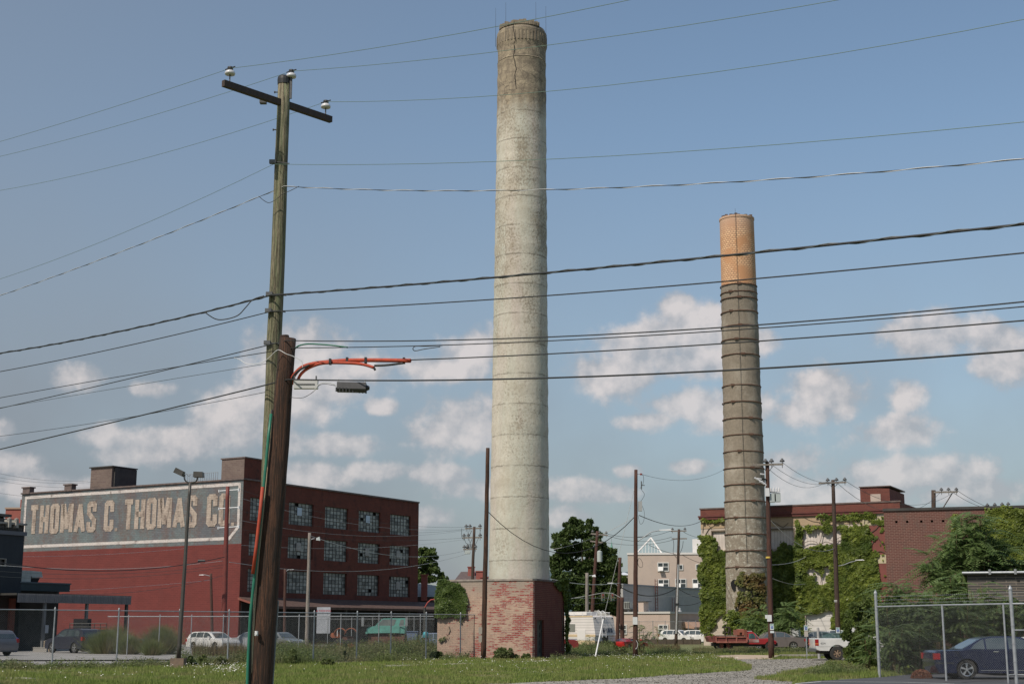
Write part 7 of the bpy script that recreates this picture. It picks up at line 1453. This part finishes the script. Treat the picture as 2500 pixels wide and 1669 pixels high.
addweeds([(1690, 1597), (2030, 1597), (2030, 1583), (1690, 1585)], 7000, .08, .42, 18, .07); addweeds([(1960, 1650), (2120, 1648), (2125, 1634), (2040, 1622)], 3000, .1, .5, 19, .07); addweeds([(1340, 1613), (1430, 1608), (1400, 1600), (1345, 1606)], 1500, .1, .5, 20, .07)
fast('weeds', np.concatenate(WQ), 4, WEED, kind='stuff')['label'] = 'leafy weeds along the fence and around the parked vehicles'
fast('weed_stalks', np.concatenate(WS), 3, WEED, kind='stuff')['label'] = 'thin weed stalks along the fence and around the parked vehicles'
BW = leafmat('brown_weeds', (.16, .11, .06), (.24, .19, .11), (.12, .13, .06), .3, .7); WQ = []
for px, n, h0, h1, sd in (([(470, 1602), (720, 1602), (720, 1596), (470, 1596)], 5200, .5, 1.15, 31), ([(720, 1602), (1060, 1602), (1060, 1594), (720, 1594)], 6500, .4, 1.2, 32), ([(1690, 1590), (1860, 1592), (1860, 1583), (1700, 1583)], 1500, .15, .45, 33), ([(1560, 1590), (1660, 1592), (1660, 1580), (1560, 1580)], 2500, .3, .7, 34)):
    poly = [(gp(a, b).x, gp(a, b).y) for a, b in px]; x, y, h = weedpatch(poly, n, h0, h1, sd); WQ.append(blades(x, y, h, rng.uniform(.02, .05, len(x)), lean=.4))
fast('dry_weeds', np.concatenate(WQ), 3, BW, kind='stuff')['label'] = 'reddish brown dry weeds standing between the fences'
SQ = []; GA = np.array(GRAVEL); x = rng.uniform(-6, 24, 60000); y = rng.uniform(43, 83, 60000); k = inpoly(x, y, GRAVEL); x, y = x[k], y[k]
SQ = leafquads(np.column_stack([x, y, np.full(len(x), .02)]), .055, rng, nrm=(0, 0, 1), spread=.45, aspect=.8); fast('gravel_stones', SQ, 4, leafmat('stones', (.18, .17, .15), (.36, .34, .30), None, .02, .9), kind='stuff')['label'] = 'loose stones on the gravel drive'
FQ = []
for (x0, x1, y0, y1, n) in ((400, 610, 1626, 1650, 420), (1400, 1830, 1602, 1618, 420), (960, 1400, 1612, 1628, 260), (0, 600, 1634, 1664, 120), (700, 1600, 1625, 1655, 130), (1430, 1560, 1596, 1606, 120)):
    a = rng.uniform(x0, x1, n); b = rng.uniform(y0, y1, n); pts = np.array([(gp(p, q).x, gp(p, q).y) for p, q in zip(a, b)]); k = (vnoise(pts[:, 0], pts[:, 1], 1.2, 30) > .45) & gok(pts[:, 0], pts[:, 1]); pts = pts[k]; z = rng.uniform(.12, .24, len(pts)); P = np.column_stack([pts, z])
    for j in range(1): FQ.append(leafquads(P + rng.normal(0, .012, P.shape), .04, rng, nrm=(0, -.5, .9), spread=.5, aspect=.9))
fast('clover_flowers', np.concatenate(FQ), 4, WHF, kind='stuff')['label'] = 'small white clover and yarrow flowers scattered over the grass'

def ivy(label, F, ly, polys, n, mat, holes=(), size=.28, depth=.35, dens=0, onx=False, thr=.0, jit=1, group=None, name='ivy', cat='ivy', stems=()):
    ro = F.o if not onx else F.o; root = thing(name, label, cat, ro, F.r); cv = (lambda x, y: F.onX(x, y, ly)) if onx else (lambda x, y: F.onY(x, y, ly))
    PQ = []; areas = []
    LP = [[cv(*p) for p in poly] for poly in polys]; LH = [[cv(*p) for p in h] for h in holes]
    def area(p): return abs(sum(p[i][0] * p[(i + 1) % len(p)][1] - p[(i + 1) % len(p)][0] * p[i][1] for i in range(len(p)))) / 2
    A_ = [area(p) for p in LP]; tot = sum(A_)
    for p, a in zip(LP, A_):
        P = np.array(p); k = int(n * a / tot); bb = (P[:, 0].max() - P[:, 0].min()) * (P[:, 1].max() - P[:, 1].min()); kk = int(k * bb / max(a, .01)) + 1
        pad = .15; u = rng.uniform(P[:, 0].min() - pad, P[:, 0].max() + pad, kk); z = rng.uniform(P[:, 1].min() - pad, P[:, 1].max() + pad, kk); ju = ((vnoise(u, z, .9, 3) - .5) * .9 + rng.normal(0, .10, kk)) * size / .28 * jit; jz = ((vnoise(u, z, .9, 4) - .5) * .9 + rng.normal(0, .10, kk)) * size / .28 * jit
        ok = inpoly(u + ju, z + jz, p)
        for h in LH: ok &= ~inpoly(u + ju * .6, z + jz * .6, h)
        if thr: ok &= (vnoise(u, z, .8, 8) * .6 + vnoise(u, z, .25, 9) * .4) > thr
        ok &= z > 0; u, z = u[ok], z[ok]; b = vnoise(u, z, .8, 6) * .6 + vnoise(u, z, .3, 7) * .4
        b = b ** 1.5 * 1.6; y = ly - .04 - depth * b * rng.uniform(.5, 1, len(u)) if not onx else ly + .04 + depth * b * rng.uniform(.4, 1, len(u))
        pts = np.stack([u, y, z], 1) if not onx else np.stack([y, u, z], 1); PQ.append(leafquads(pts, size, rng, nrm=((0, -.8, .45) if not onx else (.8, 0, .45)), spread=.55, aspect=.85))
    fast('leaves', np.concatenate(PQ), 4, mat, root)
    m = MB(); any_ = False
    for st in stems:
        pts = [cv(*p) for p in st]; m.tube(bez([Vector((p[0], ly - .05, p[1])) if not onx else Vector((ly + .05, p[0], p[1])) for p in pts]), .035, 4); any_ = True
    if not any_:
        for p in LP[:2]: P = np.array(p); c = P.mean(0); z0 = P[:, 1].min() + .3; m.tube([(c[0], ly - .02, z0), (c[0] + .1, ly - .02, (z0 + c[1]) / 2), (c[0], ly - .02, c[1])] if not onx else [(ly + .02, c[0], z0), (ly + .02, c[0] + .1, (z0 + c[1]) / 2), (ly + .02, c[0], c[1])], .03, 4)
    m.build('stem', BARK, root); return root
ivy('thick green ivy over the left end of the factory, left of the banded chimney', IV, 0, [[(1712, 1306), (1722, 1303), (1736, 1310), (1740, 1330), (1752, 1338), (1772, 1338), (1800, 1330), (1800, 1480), (1768, 1482), (1757, 1492), (1747, 1508), (1744, 1540), (1712, 1550)], [(1712, 1266), (1800, 1266), (1800, 1271), (1712, 1272)]], 15000, IVYM, size=.3,
    stems=[((1722, 1306), (1732, 1290), (1745, 1282), (1750, 1270)), ((1760, 1272), (1768, 1284), (1774, 1296)), ((1716, 1300), (1718, 1284), (1722, 1272)), ((1742, 1520), (1746, 1495), (1750, 1480)), ((1738, 1290), (1728, 1278), (1724, 1270))])
ivy('dense dark ivy in the chimney shadow, rising in a column between two boarded windows', IV, 0, [[(1835, 1338), (1938, 1336), (1936, 1285), (1941, 1270), (1952, 1271), (1956, 1290), (1960, 1340), (1960, 1490), (1962, 1575), (1835, 1575)]], 15000, IVYM, size=.3, depth=.5,
    stems=[((1885, 1272), (1900, 1280), (1912, 1286), (1925, 1276)),])
ivy('bright ivy around the garage door and up to the parapet right of the chimney shadow', IV, 0, [[(1955, 1337), (2057, 1336), (2057, 1290), (2056, 1285), (2080, 1283), (2120, 1282), (2118, 1300), (2132, 1360), (2145, 1400), (2150, 1470), (2165, 1500), (2165, 1580), (1955, 1580)], [(1985, 1258), (2060, 1255), (2135, 1253), (2135, 1262), (2060, 1266), (2020, 1263)], [(1957, 1286), (2060, 1284), (2060, 1292), (2030, 1300), (1990, 1292)]], 36000, IVYM,
    holes=[[(1968, 1491), (2036, 1491), (2036, 1580), (1968, 1580)], [(1972, 1386), (2030, 1383), (2036, 1398), (2016, 1408), (2026, 1425), (1984, 1424), (1974, 1405)], [(1935, 1470), (1960, 1480), (1968, 1500), (1945, 1500)]], size=.27, depth=.3,
    stems=[((1958, 1328), (1975, 1320), (1992, 1322), (2000, 1330), (2018, 1322), (2040, 1332)), ((2057, 1308), (2044, 1315), (2038, 1326), (2020, 1330)), ((2020, 1288), (2008, 1302), (2004, 1318), (1998, 1330)), ((1962, 1262), (1985, 1272), (2010, 1274), (2030, 1268)), ((2057, 1318), (2040, 1320), (2024, 1318)), ((2000, 1276), (2020, 1282), (2040, 1278))])
ivy('thin ivy tendrils over the tan lintel band under the parapet', IV, -.05, [[(1990, 1262), (2166, 1256), (2166, 1284), (2057, 1284), (1990, 1280)]], 3000, IVYM, size=.2, depth=.1, thr=.6)
ivy('sparse bright ivy over the pale second storey boards', IV, 0, [[(1966, 1380), (2040, 1380), (2040, 1430), (1966, 1430)]], 1100, IVYM, size=.24, depth=.15, thr=.5)
ivy('thin yellow green creeper spreading onto the bare red wall', IV, -.03, [[(2120, 1262), (2170, 1262), (2175, 1300), (2168, 1360), (2176, 1420), (2140, 1440), (2122, 1360)]], 5200, IVYM, size=.2, depth=.08, thr=.62, stems=[((2125, 1300), (2140, 1290), (2152, 1270), (2154, 1262)), ((2130, 1350), (2150, 1345), (2165, 1352)), ((2128, 1330), (2142, 1312), (2158, 1330), (2164, 1310)), ((2118, 1275), (2128, 1270), (2132, 1262)), ((2110, 1278), (2112, 1266)), ((2142, 1280), (2144, 1262))])
ivy('square block of ivy on the left end of the peeling brick wall', BH, 0, [[(1070, 1424), (1076, 1418), (1122, 1419), (1130, 1430), (1137, 1465), (1141, 1500), (1120, 1508), (1100, 1503), (1069, 1502)]], 6500, IVYB, size=.13, depth=.25, jit=.8)
ivy('sparse creeper hanging below the ivy block on the peeling wall', BH, 0, [[(1066, 1500), (1140, 1500), (1128, 1520), (1080, 1560), (1066, 1560)]], 900, WEED, size=.12, depth=.08, thr=.58)
ivy('ivy climbing round the far corner and roof edge of the small brick building', BH, 0, [[(1350, 1414), (1382, 1416), (1382, 1600), (1377, 1596), (1376, 1500), (1370, 1440), (1358, 1426)]], 3600, IVYM, size=.16, depth=.3, onx=True, jit=.7)
ivy('ivy on the right part of the brick annex', AX, 0, [[(2412, 1262), (2440, 1240), (2520, 1236), (2600, 1240), (2600, 1420), (2430, 1420), (2452, 1330), (2420, 1290)], [(2318, 1262), (2336, 1262), (2340, 1310), (2330, 1360), (2318, 1330)], [(2408, 1240), (2424, 1243), (2432, 1300), (2416, 1330), (2408, 1290)]], 15000, IVYM, size=.17, depth=.3)
# creeper and brambles clinging to the banded chimney (its own round surface)
def chimney_ivy(label, poly, n, mat, r_off, size=.24, thr=.3):
    c = bpy.data.objects['banded_chimney']; cx, cy = c.location.x, c.location.y; root = thing('ivy', label, 'ivy', (cx, cy, 0)); PX = rng.uniform(min(p[0] for p in poly), max(p[0] for p in poly), n); PY = rng.uniform(min(p[1] for p in poly), max(p[1] for p in poly), n)
    ok = inpoly(PX + (vnoise(PX, PY, 9, 2) - .5) * 12, PY + (vnoise(PX, PY, 9, 3) - .5) * 12, poly) & ((vnoise(PX, PY, 10, 8) * .6 + vnoise(PX, PY, 3.5, 9) * .4) > thr); PX, PY = PX[ok], PY[ok]; out = []; nn = []
    for a, b in zip(PX, PY):
        p = at(a, b, cy - 2.1); z = p.z; dx = p.x - cx; r = rad2(z) + random.uniform(.05, r_off)
        if abs(dx) > r * .99: dx = r * .97 * (1 if dx > 0 else -1)
        y = -math.sqrt(r * r - dx * dx); out.append((dx, y, max(z, .05))); nn.append((dx / r, y / r, .45))
    fast('leaves', leafquads(np.array(out), size, rng, nrm=np.array(nn), spread=.6, aspect=.8), 4, mat, root); m = MB()
    q = out[len(out) // 2]; m.tube([(q[0], -rad2(0) - .05, 0), (q[0] + .2, -rad2(3) - .05, 3), (q[0], -rad2(6) - .05, max(6, q[2]))], .04, 5); m.build('stem', BARK, root)
chimney_ivy('brownish creeper growing up the right side of the banded chimney foot', [(1796, 1420), (1806, 1398), (1812, 1392), (1824, 1404), (1840, 1400), (1868, 1398), (1872, 1560), (1800, 1560), (1806, 1500), (1796, 1460), (1812, 1436)], 9000, IVYR, .6, .26, .36)
chimney_ivy('pale green creeper at the very foot of the banded chimney', [(1768, 1500), (1800, 1488), (1870, 1505), (1872, 1580), (1760, 1580)], 5000, IVYM, .6, .26, .34)

def tree(name, label, Y, base, clumps, n, size, mat, trunk_r=.28, depth=1.0, cat='tree', limbs=7, group=None):
    b = at(base[0], 1500, Y); root = thing(name, label, cat, (b.x, Y, 0), 0, group); PQ = []; C = []
    big = clumps; clumps = []
    for (x, y, rx, ry) in big:
        clumps.append((x, y, rx * .8, ry * .8))
        for _ in range(7): a = random.uniform(0, 6.28); q = random.uniform(.55, .95); f = random.uniform(.22, .42); clumps.append((x + rx * q * math.cos(a), y + ry * q * math.sin(a), rx * f, ry * f))
    tot = sum(c[2] * c[3] for c in clumps)
    for (x, y, rx, ry) in clumps:
        c = at(x, y, Y); s = Y / F_; k = int(n * rx * ry / tot); rx *= s; ry *= s; d = max(rx, ry) * depth; dy = random.uniform(-1.1, 1.1) * d; C.append((c.x - b.x, dy, c.z, rx))
        q = rng.normal(size=(k, 3)); q /= np.linalg.norm(q, axis=1)[:, None]; rad = rng.uniform(.35, 1.0, k) ** .55; sub = vnoise(q[:, 0] * 3 + x, q[:, 2] * 3 + q[:, 1] * 2, .7, 5); rad *= .72 + .45 * sub
        keep = vnoise(q[:, 0] * 4 + y, q[:, 2] * 4 - q[:, 1] * 3, .8, 9) > .22; q, rad = q[keep], rad[keep]
        P = q * rad[:, None] * np.array([rx, d, ry]) + np.array([c.x - b.x, dy, c.z]); P = P[P[:, 2] > .1]; PQ.append(leafquads(P, size, rng, nrm=(0, -.15, .5), spread=.9, aspect=.6))
    fast('crown', np.concatenate(PQ), 4, mat, root); m = MB(); top = max(c[2] for c in C); zl = min(c[2] for c in C); mx = sum(c[0] for c in C) / len(C)
    m.tube([(0, 0, 0), (mx * .3, 0, zl * .5), (mx * .7, 0, zl + (top - zl) * .35), (mx, 0, zl + (top - zl) * .75)], trunk_r, 8, trunk_r * .3)
    for c in random.sample(C, min(limbs, len(C))): z0 = zl + (min(c[2], top * .8) - zl) * .35; m.tube([(mx * .5, 0, max(.3, z0 * .8)), ((mx * .5 + c[0]) / 2, c[1] * .5, (z0 + c[2]) / 2), (c[0], c[1], c[2])], trunk_r * .38, 5, trunk_r * .1)
    m.build('trunk', BARK, root); return root
tree('broad_tree', 'large dark green broadleaf tree between the tall chimney and the cream offices', 170, (1412, 0), [(1408, 1282, 20, 16), (1392, 1302, 30, 22), (1428, 1298, 24, 22), (1370, 1330, 34, 24), (1410, 1340, 34, 26), (1444, 1330, 30, 26), (1466, 1350, 24, 22), (1376, 1370, 34, 26), (1420, 1385, 34, 28), (1462, 1385, 34, 26), (1484, 1378, 18, 18), (1494, 1400, 16, 14), (1380, 1415, 36, 28), (1425, 1430, 36, 28), (1470, 1425, 36, 26), (1500, 1440, 16, 16), (1385, 1462, 36, 26), (1430, 1470, 36, 26), (1480, 1468, 34, 24), (1358, 1400, 16, 40), (1400, 1268, 10, 8), (1382, 1280, 9, 9), (1440, 1275, 9, 9), (1485, 1350, 18, 20), (1492, 1378, 22, 24), (1498, 1410, 20, 26), (1496, 1445, 22, 24), (1452, 1300, 18, 16), (1490, 1475, 26, 22)], 42000, .42, TREE, .45, .8)
tree('broad_tree', 'round headed tree standing at the right end of the painted warehouse', 205, (1040, 0), [(1032, 1346, 16, 12), (1050, 1352, 20, 14), (1030, 1370, 18, 16), (1054, 1375, 18, 14), (1036, 1395, 22, 16), (1060, 1392, 16, 12), (1076, 1403, 10, 9), (1082, 1412, 8, 7), (1048, 1412, 26, 12), (1024, 1410, 12, 14)], 7500, .42, TREE2, .35, .9)
tree('small_tree', 'small light green tree just left of the cream offices', 240, (1521, 0), [(1518, 1412, 14, 12), (1526, 1424, 14, 12), (1510, 1424, 10, 10)], 1600, .5, TREE2, .3, .9)
tree('small_tree', 'dark pointed evergreen beside the tan house', 215, (1091, 0), [(1091, 1412, 4, 5), (1091, 1418, 6, 5), (1091, 1424, 8, 6)], 500, .4, TREE, .15, .9)

def fronds(P, Dn, L, rng_):
    """pinnate leaves: base points P, directions Dn, lengths L -> leaflet quads"""
    out = []; rp = []
    for p, d, l in zip(P, Dn, L):
        d = d / np.linalg.norm(d); side = np.cross(d, (0, 0, 1)); side /= np.linalg.norm(side) + 1e-6; npair = 11; droop = rng_.uniform(.25, .6); pr = None
        for k in range(npair):
            t = .12 + .88 * k / (npair - 1); c = p + d * l * t + np.array((0, 0, -droop * l * t * t)); tang = d + np.array((0, 0, -2 * droop * t)); tang /= np.linalg.norm(tang); ll = l * .24 * (1 - .5 * abs(t - .45)); w = ll * .17
            for sg in (-1, 1):
                v = side * sg * .86 + tang * .42 + np.array((0, 0, -.18)); v /= np.linalg.norm(v); mid = c + v * ll * .5; b = np.cross(v, np.cross(side, tang)); b /= np.linalg.norm(b) + 1e-6
                out.append((c, mid + tang * w, c + v * ll, mid - tang * w))
            if pr is not None: rp.append((pr, c))
            pr = c
    return np.array(out), rp
def ailanthus(label, base, Y, tips, nf, fl, mat=None, name='ailanthus_sapling', group='feathery ailanthus saplings', spread=.5):
    b = gp(base, 0) if False else Vector((at(base, 1560, Y).x, Y, 0)); root = thing(name, label, 'shrub', b, 0, group); FP = []; FD = []; FL = []; m = MB()
    for (x, y) in tips:
        t = at(x, y, Y) - b; t.y = random.uniform(-.7, .7) * spread; m.tube([(t.x * .15, 0, 0), (t.x * .5, t.y * .5, t.z * .5), tuple(t)], .035, 5, .012)
        for k in range(int(nf * 1.5)):
            h = random.random() ** 1.6; p = np.array((t.x * (1 - .25 * h), t.y * (1 - .3 * h), t.z - h * min(2.0, t.z * .6))); a = random.uniform(0, 2 * math.pi); e = random.uniform(.0, .75) * (1 - h * .4); FP.append(p); FD.append(np.array((math.cos(a) * math.cos(e), math.sin(a) * math.cos(e), math.sin(e)))); FL.append(1.15 * fl * random.uniform(.6, 1.15))
    q, rp = fronds(FP, FD, FL, rng); fast('leaves', q, 4, mat or AIL, root); m.build('stem', STEM, root); return root
random.seed(11)
AS = [('tallest ailanthus with its crown above the annex roofline', 2385, 72, [(2372, 1248), (2350, 1262), (2398, 1258), (2375, 1285), (2345, 1300), (2405, 1295)], 15, 1.25),
 ('ailanthus with fronds spreading over the middle of the annex wall', 2340, 71, [(2330, 1305), (2300, 1315), (2362, 1320), (2385, 1335), (2310, 1345), (2345, 1350)], 16, 1.2),
 ('ailanthus leaning left in front of the maroon annex wall', 2290, 70, [(2275, 1355), (2262, 1375), (2300, 1365), (2320, 1385), (2285, 1400)], 16, 1.15),
 ('ailanthus just right of the tallest one, under its crown', 2420, 73, [(2420, 1325), (2450, 1340), (2400, 1350), (2430, 1375), (2465, 1370)], 15, 1.15),
 ('ailanthus filling the gap left of the shingled building', 2335, 66, [(2320, 1405), (2350, 1415), (2300, 1425), (2340, 1440)], 15, 1.1),
 ('ailanthus sprays in front of the dark shingles', 2410, 61, [(2395, 1428), (2375, 1440), (2420, 1450), (2400, 1460), (2440, 1465)], 14, 1.0),
 ('ailanthus at the left corner of the annex, above the fence corner', 2190, 66, [(2175, 1425), (2155, 1438), (2200, 1430), (2180, 1450), (2215, 1445)], 15, 1.1),
 ('ailanthus between the fence corner and the tall saplings', 2250, 62, [(2235, 1450), (2215, 1462), (2265, 1455), (2250, 1470), (2285, 1462)], 15, 1.0)]
for l, b, Y, t, nf, fl in AS: ailanthus(l, b, Y, t, nf, fl)
AS2 = [('overgrown sapling behind the left bay of the right fence, upper left', 2172, 57, [(2160, 1480), (2185, 1475), (2170, 1510), (2200, 1500)], 14, .95), ('overgrown sapling behind the middle of the left fence bay', 2225, 56, [(2215, 1478), (2240, 1490), (2225, 1515), (2250, 1505)], 14, .95),
 ('overgrown sapling behind the fence middle post', 2290, 57, [(2275, 1480), (2300, 1475), (2290, 1505), (2320, 1495)], 14, .95), ('overgrown sapling above the roof of the blue saloon', 2350, 57, [(2335, 1480), (2360, 1475), (2350, 1510), (2385, 1500)], 14, .95),
 ('overgrown sapling behind the right fence post pair', 2420, 58, [(2405, 1485), (2435, 1480), (2420, 1510), (2455, 1500)], 14, .95), ('overgrown sapling at the right image edge, above the white car', 2485, 58, [(2475, 1475), (2500, 1485), (2490, 1510)], 14, .95),
 ('low sapling at the fence foot, left of the blue saloon', 2185, 54, [(2170, 1540), (2195, 1550), (2180, 1575), (2210, 1585), (2200, 1530)], 13, .8), ('low sapling right behind the tail of the blue saloon', 2240, 55, [(2225, 1545), (2250, 1555), (2240, 1530), (2262, 1575)], 13, .8)]
AILD = leafmat('ailanthus_leaflets_dark', (.055, .09, .03), (.16, .21, .08), None, .35, .5)
for l, b, Y, t, nf, fl in AS2: ailanthus(l, b, Y, t, nf, fl, AILD, group='overgrown saplings behind the right fence')
ailanthus('sapling in the dark gap between the kerb pole and the garage door', 1925, 122, [(1918, 1480), (1930, 1485), (1912, 1500), (1935, 1505), (1905, 1520), (1925, 1525), (1895, 1540)], 16, 1.5); ailanthus('sapling against the foot of the banded chimney, behind the dump truck cab', 1850, 130, [(1838, 1490), (1858, 1488), (1845, 1510), (1868, 1515), (1830, 1520)], 16, 1.5)
ailanthus('young sapling beside the lamp pole, right of the camper', 1563, 90, [(1560, 1528), (1572, 1540), (1580, 1552), (1556, 1550)], 9, .7); ailanthus('small plant in front of the garage door', 1978, 126, [(1976, 1532), (1982, 1540)], 8, .8)
ailanthus('leafy shoot at the camper corner', 1440, 100, [(1428, 1560), (1440, 1552), (1448, 1570)], 8, .6); ailanthus('thin upright weed behind the low fence', 1605, 155, [(1603, 1530), (1608, 1545)], 9, .7)
random.seed(5)
def bush(label, Y, base, clumps, n, size, mat=None, name='bush', cat='bush', group=None): return tree(name, label, Y, base, clumps, n, size, mat or WEED, .05, .8, cat, 4, group)
bush('tall bright bush hiding the front of the white pickup', 62, (2092, 0), [(2100, 1500, 22, 24), (2085, 1480, 16, 14), (2110, 1535, 26, 26), (2092, 1560, 24, 24), (2120, 1580, 20, 26), (2095, 1600, 26, 22), (2120, 1620, 20, 16), (2070, 1530, 12, 16), (2066, 1548, 12, 14), (2118, 1470, 12, 16), (2075, 1590, 16, 18)], 26000, .13, leafmat('bush_leaves', (.10, .15, .035), (.20, .25, .075), (.07, .11, .03)))
ailanthus('feathery shoots hanging over the left fence corner post', 2115, 56, [(2110, 1560), (2122, 1545), (2125, 1580), (2115, 1600), (2130, 1530)], 12, .7, group='overgrown saplings behind the right fence')
bush('dense dark thicket filling the space behind the right fence, left part', 58.5, (2190, 0), [(2160, 1500, 30, 36), (2200, 1490, 34, 34), (2170, 1550, 34, 36), (2215, 1540, 36, 36), (2180, 1600, 36, 34), (2225, 1595, 34, 34), (2165, 1625, 26, 20)], 20000, .17, TREE, 'thicket', 'thicket'); bush('dense dark thicket behind the right fence, above the blue saloon', 59.5, (2330, 0), [(2260, 1495, 36, 36), (2310, 1490, 36, 36), (2360, 1495, 36, 34), (2280, 1540, 36, 30), (2330, 1540, 36, 30), (2380, 1535, 34, 30), (2260, 1590, 26, 30)], 20000, .17, TREE, 'thicket', 'thicket'); bush('dense dark thicket behind the right fence, at the image edge', 60, (2460, 0), [(2420, 1500, 34, 34), (2470, 1495, 36, 34), (2510, 1500, 34, 34), (2440, 1540, 34, 28), (2490, 1540, 34, 28)], 13000, .17, TREE, 'thicket', 'thicket')
bush('big leafy mass under the tall ailanthus crowns', 73.5, (2370, 0), [(2340, 1340, 34, 30), (2385, 1330, 36, 34), (2430, 1350, 36, 34), (2310, 1375, 32, 26), (2360, 1385, 40, 34), (2410, 1395, 40, 30), (2470, 1390, 40, 34), (2300, 1415, 34, 22), (2350, 1430, 40, 26), (2260, 1385, 14, 12), (2380, 1290, 20, 20)], 20000, .2, TREE2, 'thicket', 'thicket')
bush('scrub at the foot of the factory left of the chimney', 138, (1790, 0), [(1784, 1535, 16, 12), (1800, 1520, 18, 18), (1820, 1530, 24, 20), (1850, 1525, 24, 22), (1735, 1555, 12, 8)], 7000, .3, IVYM); bush('dark scrub in the shade right of the kerb pole', 134, (1915, 0), [(1890, 1545, 16, 18), (1920, 1530, 20, 24), (1940, 1550, 16, 20)], 6000, .3, IVYD)
def ornamental(label, px, Y, w, h, n):
    b = Vector((at(px, 1560, Y).x, Y, 0)); root = thing('ornamental_grass', label, 'ornamental grass', b, 0); k = n; a = rng.uniform(0, 2 * np.pi, k); r = np.abs(rng.normal(0, .33, k)) * w; x = np.cos(a) * r * .6; y = np.sin(a) * r * .6; hh = h * rng.uniform(.45, 1, k) * (1 - .35 * (r / w)); V = blades(x, y, hh, .03); V[:, 2, 0] += np.cos(a) * r * .9 + rng.normal(0, .12, k); V[:, 2, 1] += np.sin(a) * r * .8; fast('blades', V, 3, ORN, root)
ornamental('left clump of tall ornamental grass beside the dark crossover', 262, 99, 1.9, 1.9, 5200); ornamental('smaller olive grass clump between the two big ones', 318, 97, 1.2, 1.5, 2600); ornamental('right clump of tall ornamental grass left of the floodlight post', 395, 97, 1.8, 2.2, 5600); ornamental('grass clump rising behind the left ornamental grass', 285, 104, 1.4, 2.3, 2600); ornamental('reddish dry grass clump at the foot of the right ornamental grass', 375, 93, 1.0, 1.2, 1800)
for l, px, Y, w, h, n in (('dark bush at the foot of the floodlight post', 462, 66, 18, 14, 2400), ('low bush right of the floodlight post, by the fence', 495, 67, 10, 18, 1500), ('round dark weed clump at the fence, left of the brown stub', 540, 67, 16, 14, 2200), ('weed clump near the left fence posts', 150, 62, 12, 5, 900), ('tall weeds climbing the fence right of the brown stub', 715, 70, 12, 26, 1800), ('broad leafed weed in front of the fence', 800, 66, 16, 12, 1800), ('dark upright weed on the fence below the tractor', 842, 76, 8, 16, 1100), ('very dark round bush against the fence', 1063, 80, 15, 13, 2400), ('dark weed clump by the fence post below the teal truck', 970, 79, 8, 13, 1000), ('hazy grey green weeds behind the gate', 1235, 80.0, 30, 18, 3800), ('tall pale weeds before the peeling wall', 1150, 83, 30, 24, 4200), ('green bush at the painted corner of the small brick building', 1283, 80, 12, 10, 1400), ('white flowered shrub behind the lamp pole', 1512, 96, 16, 14, 2200)):
    yb = 1535 + EYE / Y * 3542; bush(l, Y, (px, 0), [(px, yb - h * .5, w, h), (px - w * .4, yb - h * .4, w * .6, h * .7), (px + w * .45, yb - h * .35, w * .5, h * .6)], n, .12 if h < 20 else .1, WEED if 'dark' not in l else leafmat('dark_weed', (.04, .065, .02), (.09, .12, .04)), group=None)
for x, y, Y in ((2185, 1652, 51.5),):
    b = gp(x, y); root = thing('leaf_pile', 'reddish heap of dry leaves under the fence, left of the blue saloon', 'leaf pile', (at(2245, 1560, 49.8).x, 49.8, 0)); q = rng.normal(size=(2600, 3)); q /= np.linalg.norm(q, axis=1)[:, None]; q[:, 2] = np.abs(q[:, 2]); P = q * np.array([.36, .3, .3]); fast('leaves', leafquads(P, .05, rng), 4, leafmat('dry_red_leaves', (.22, .09, .06), (.30, .15, .09), None, .2), root)
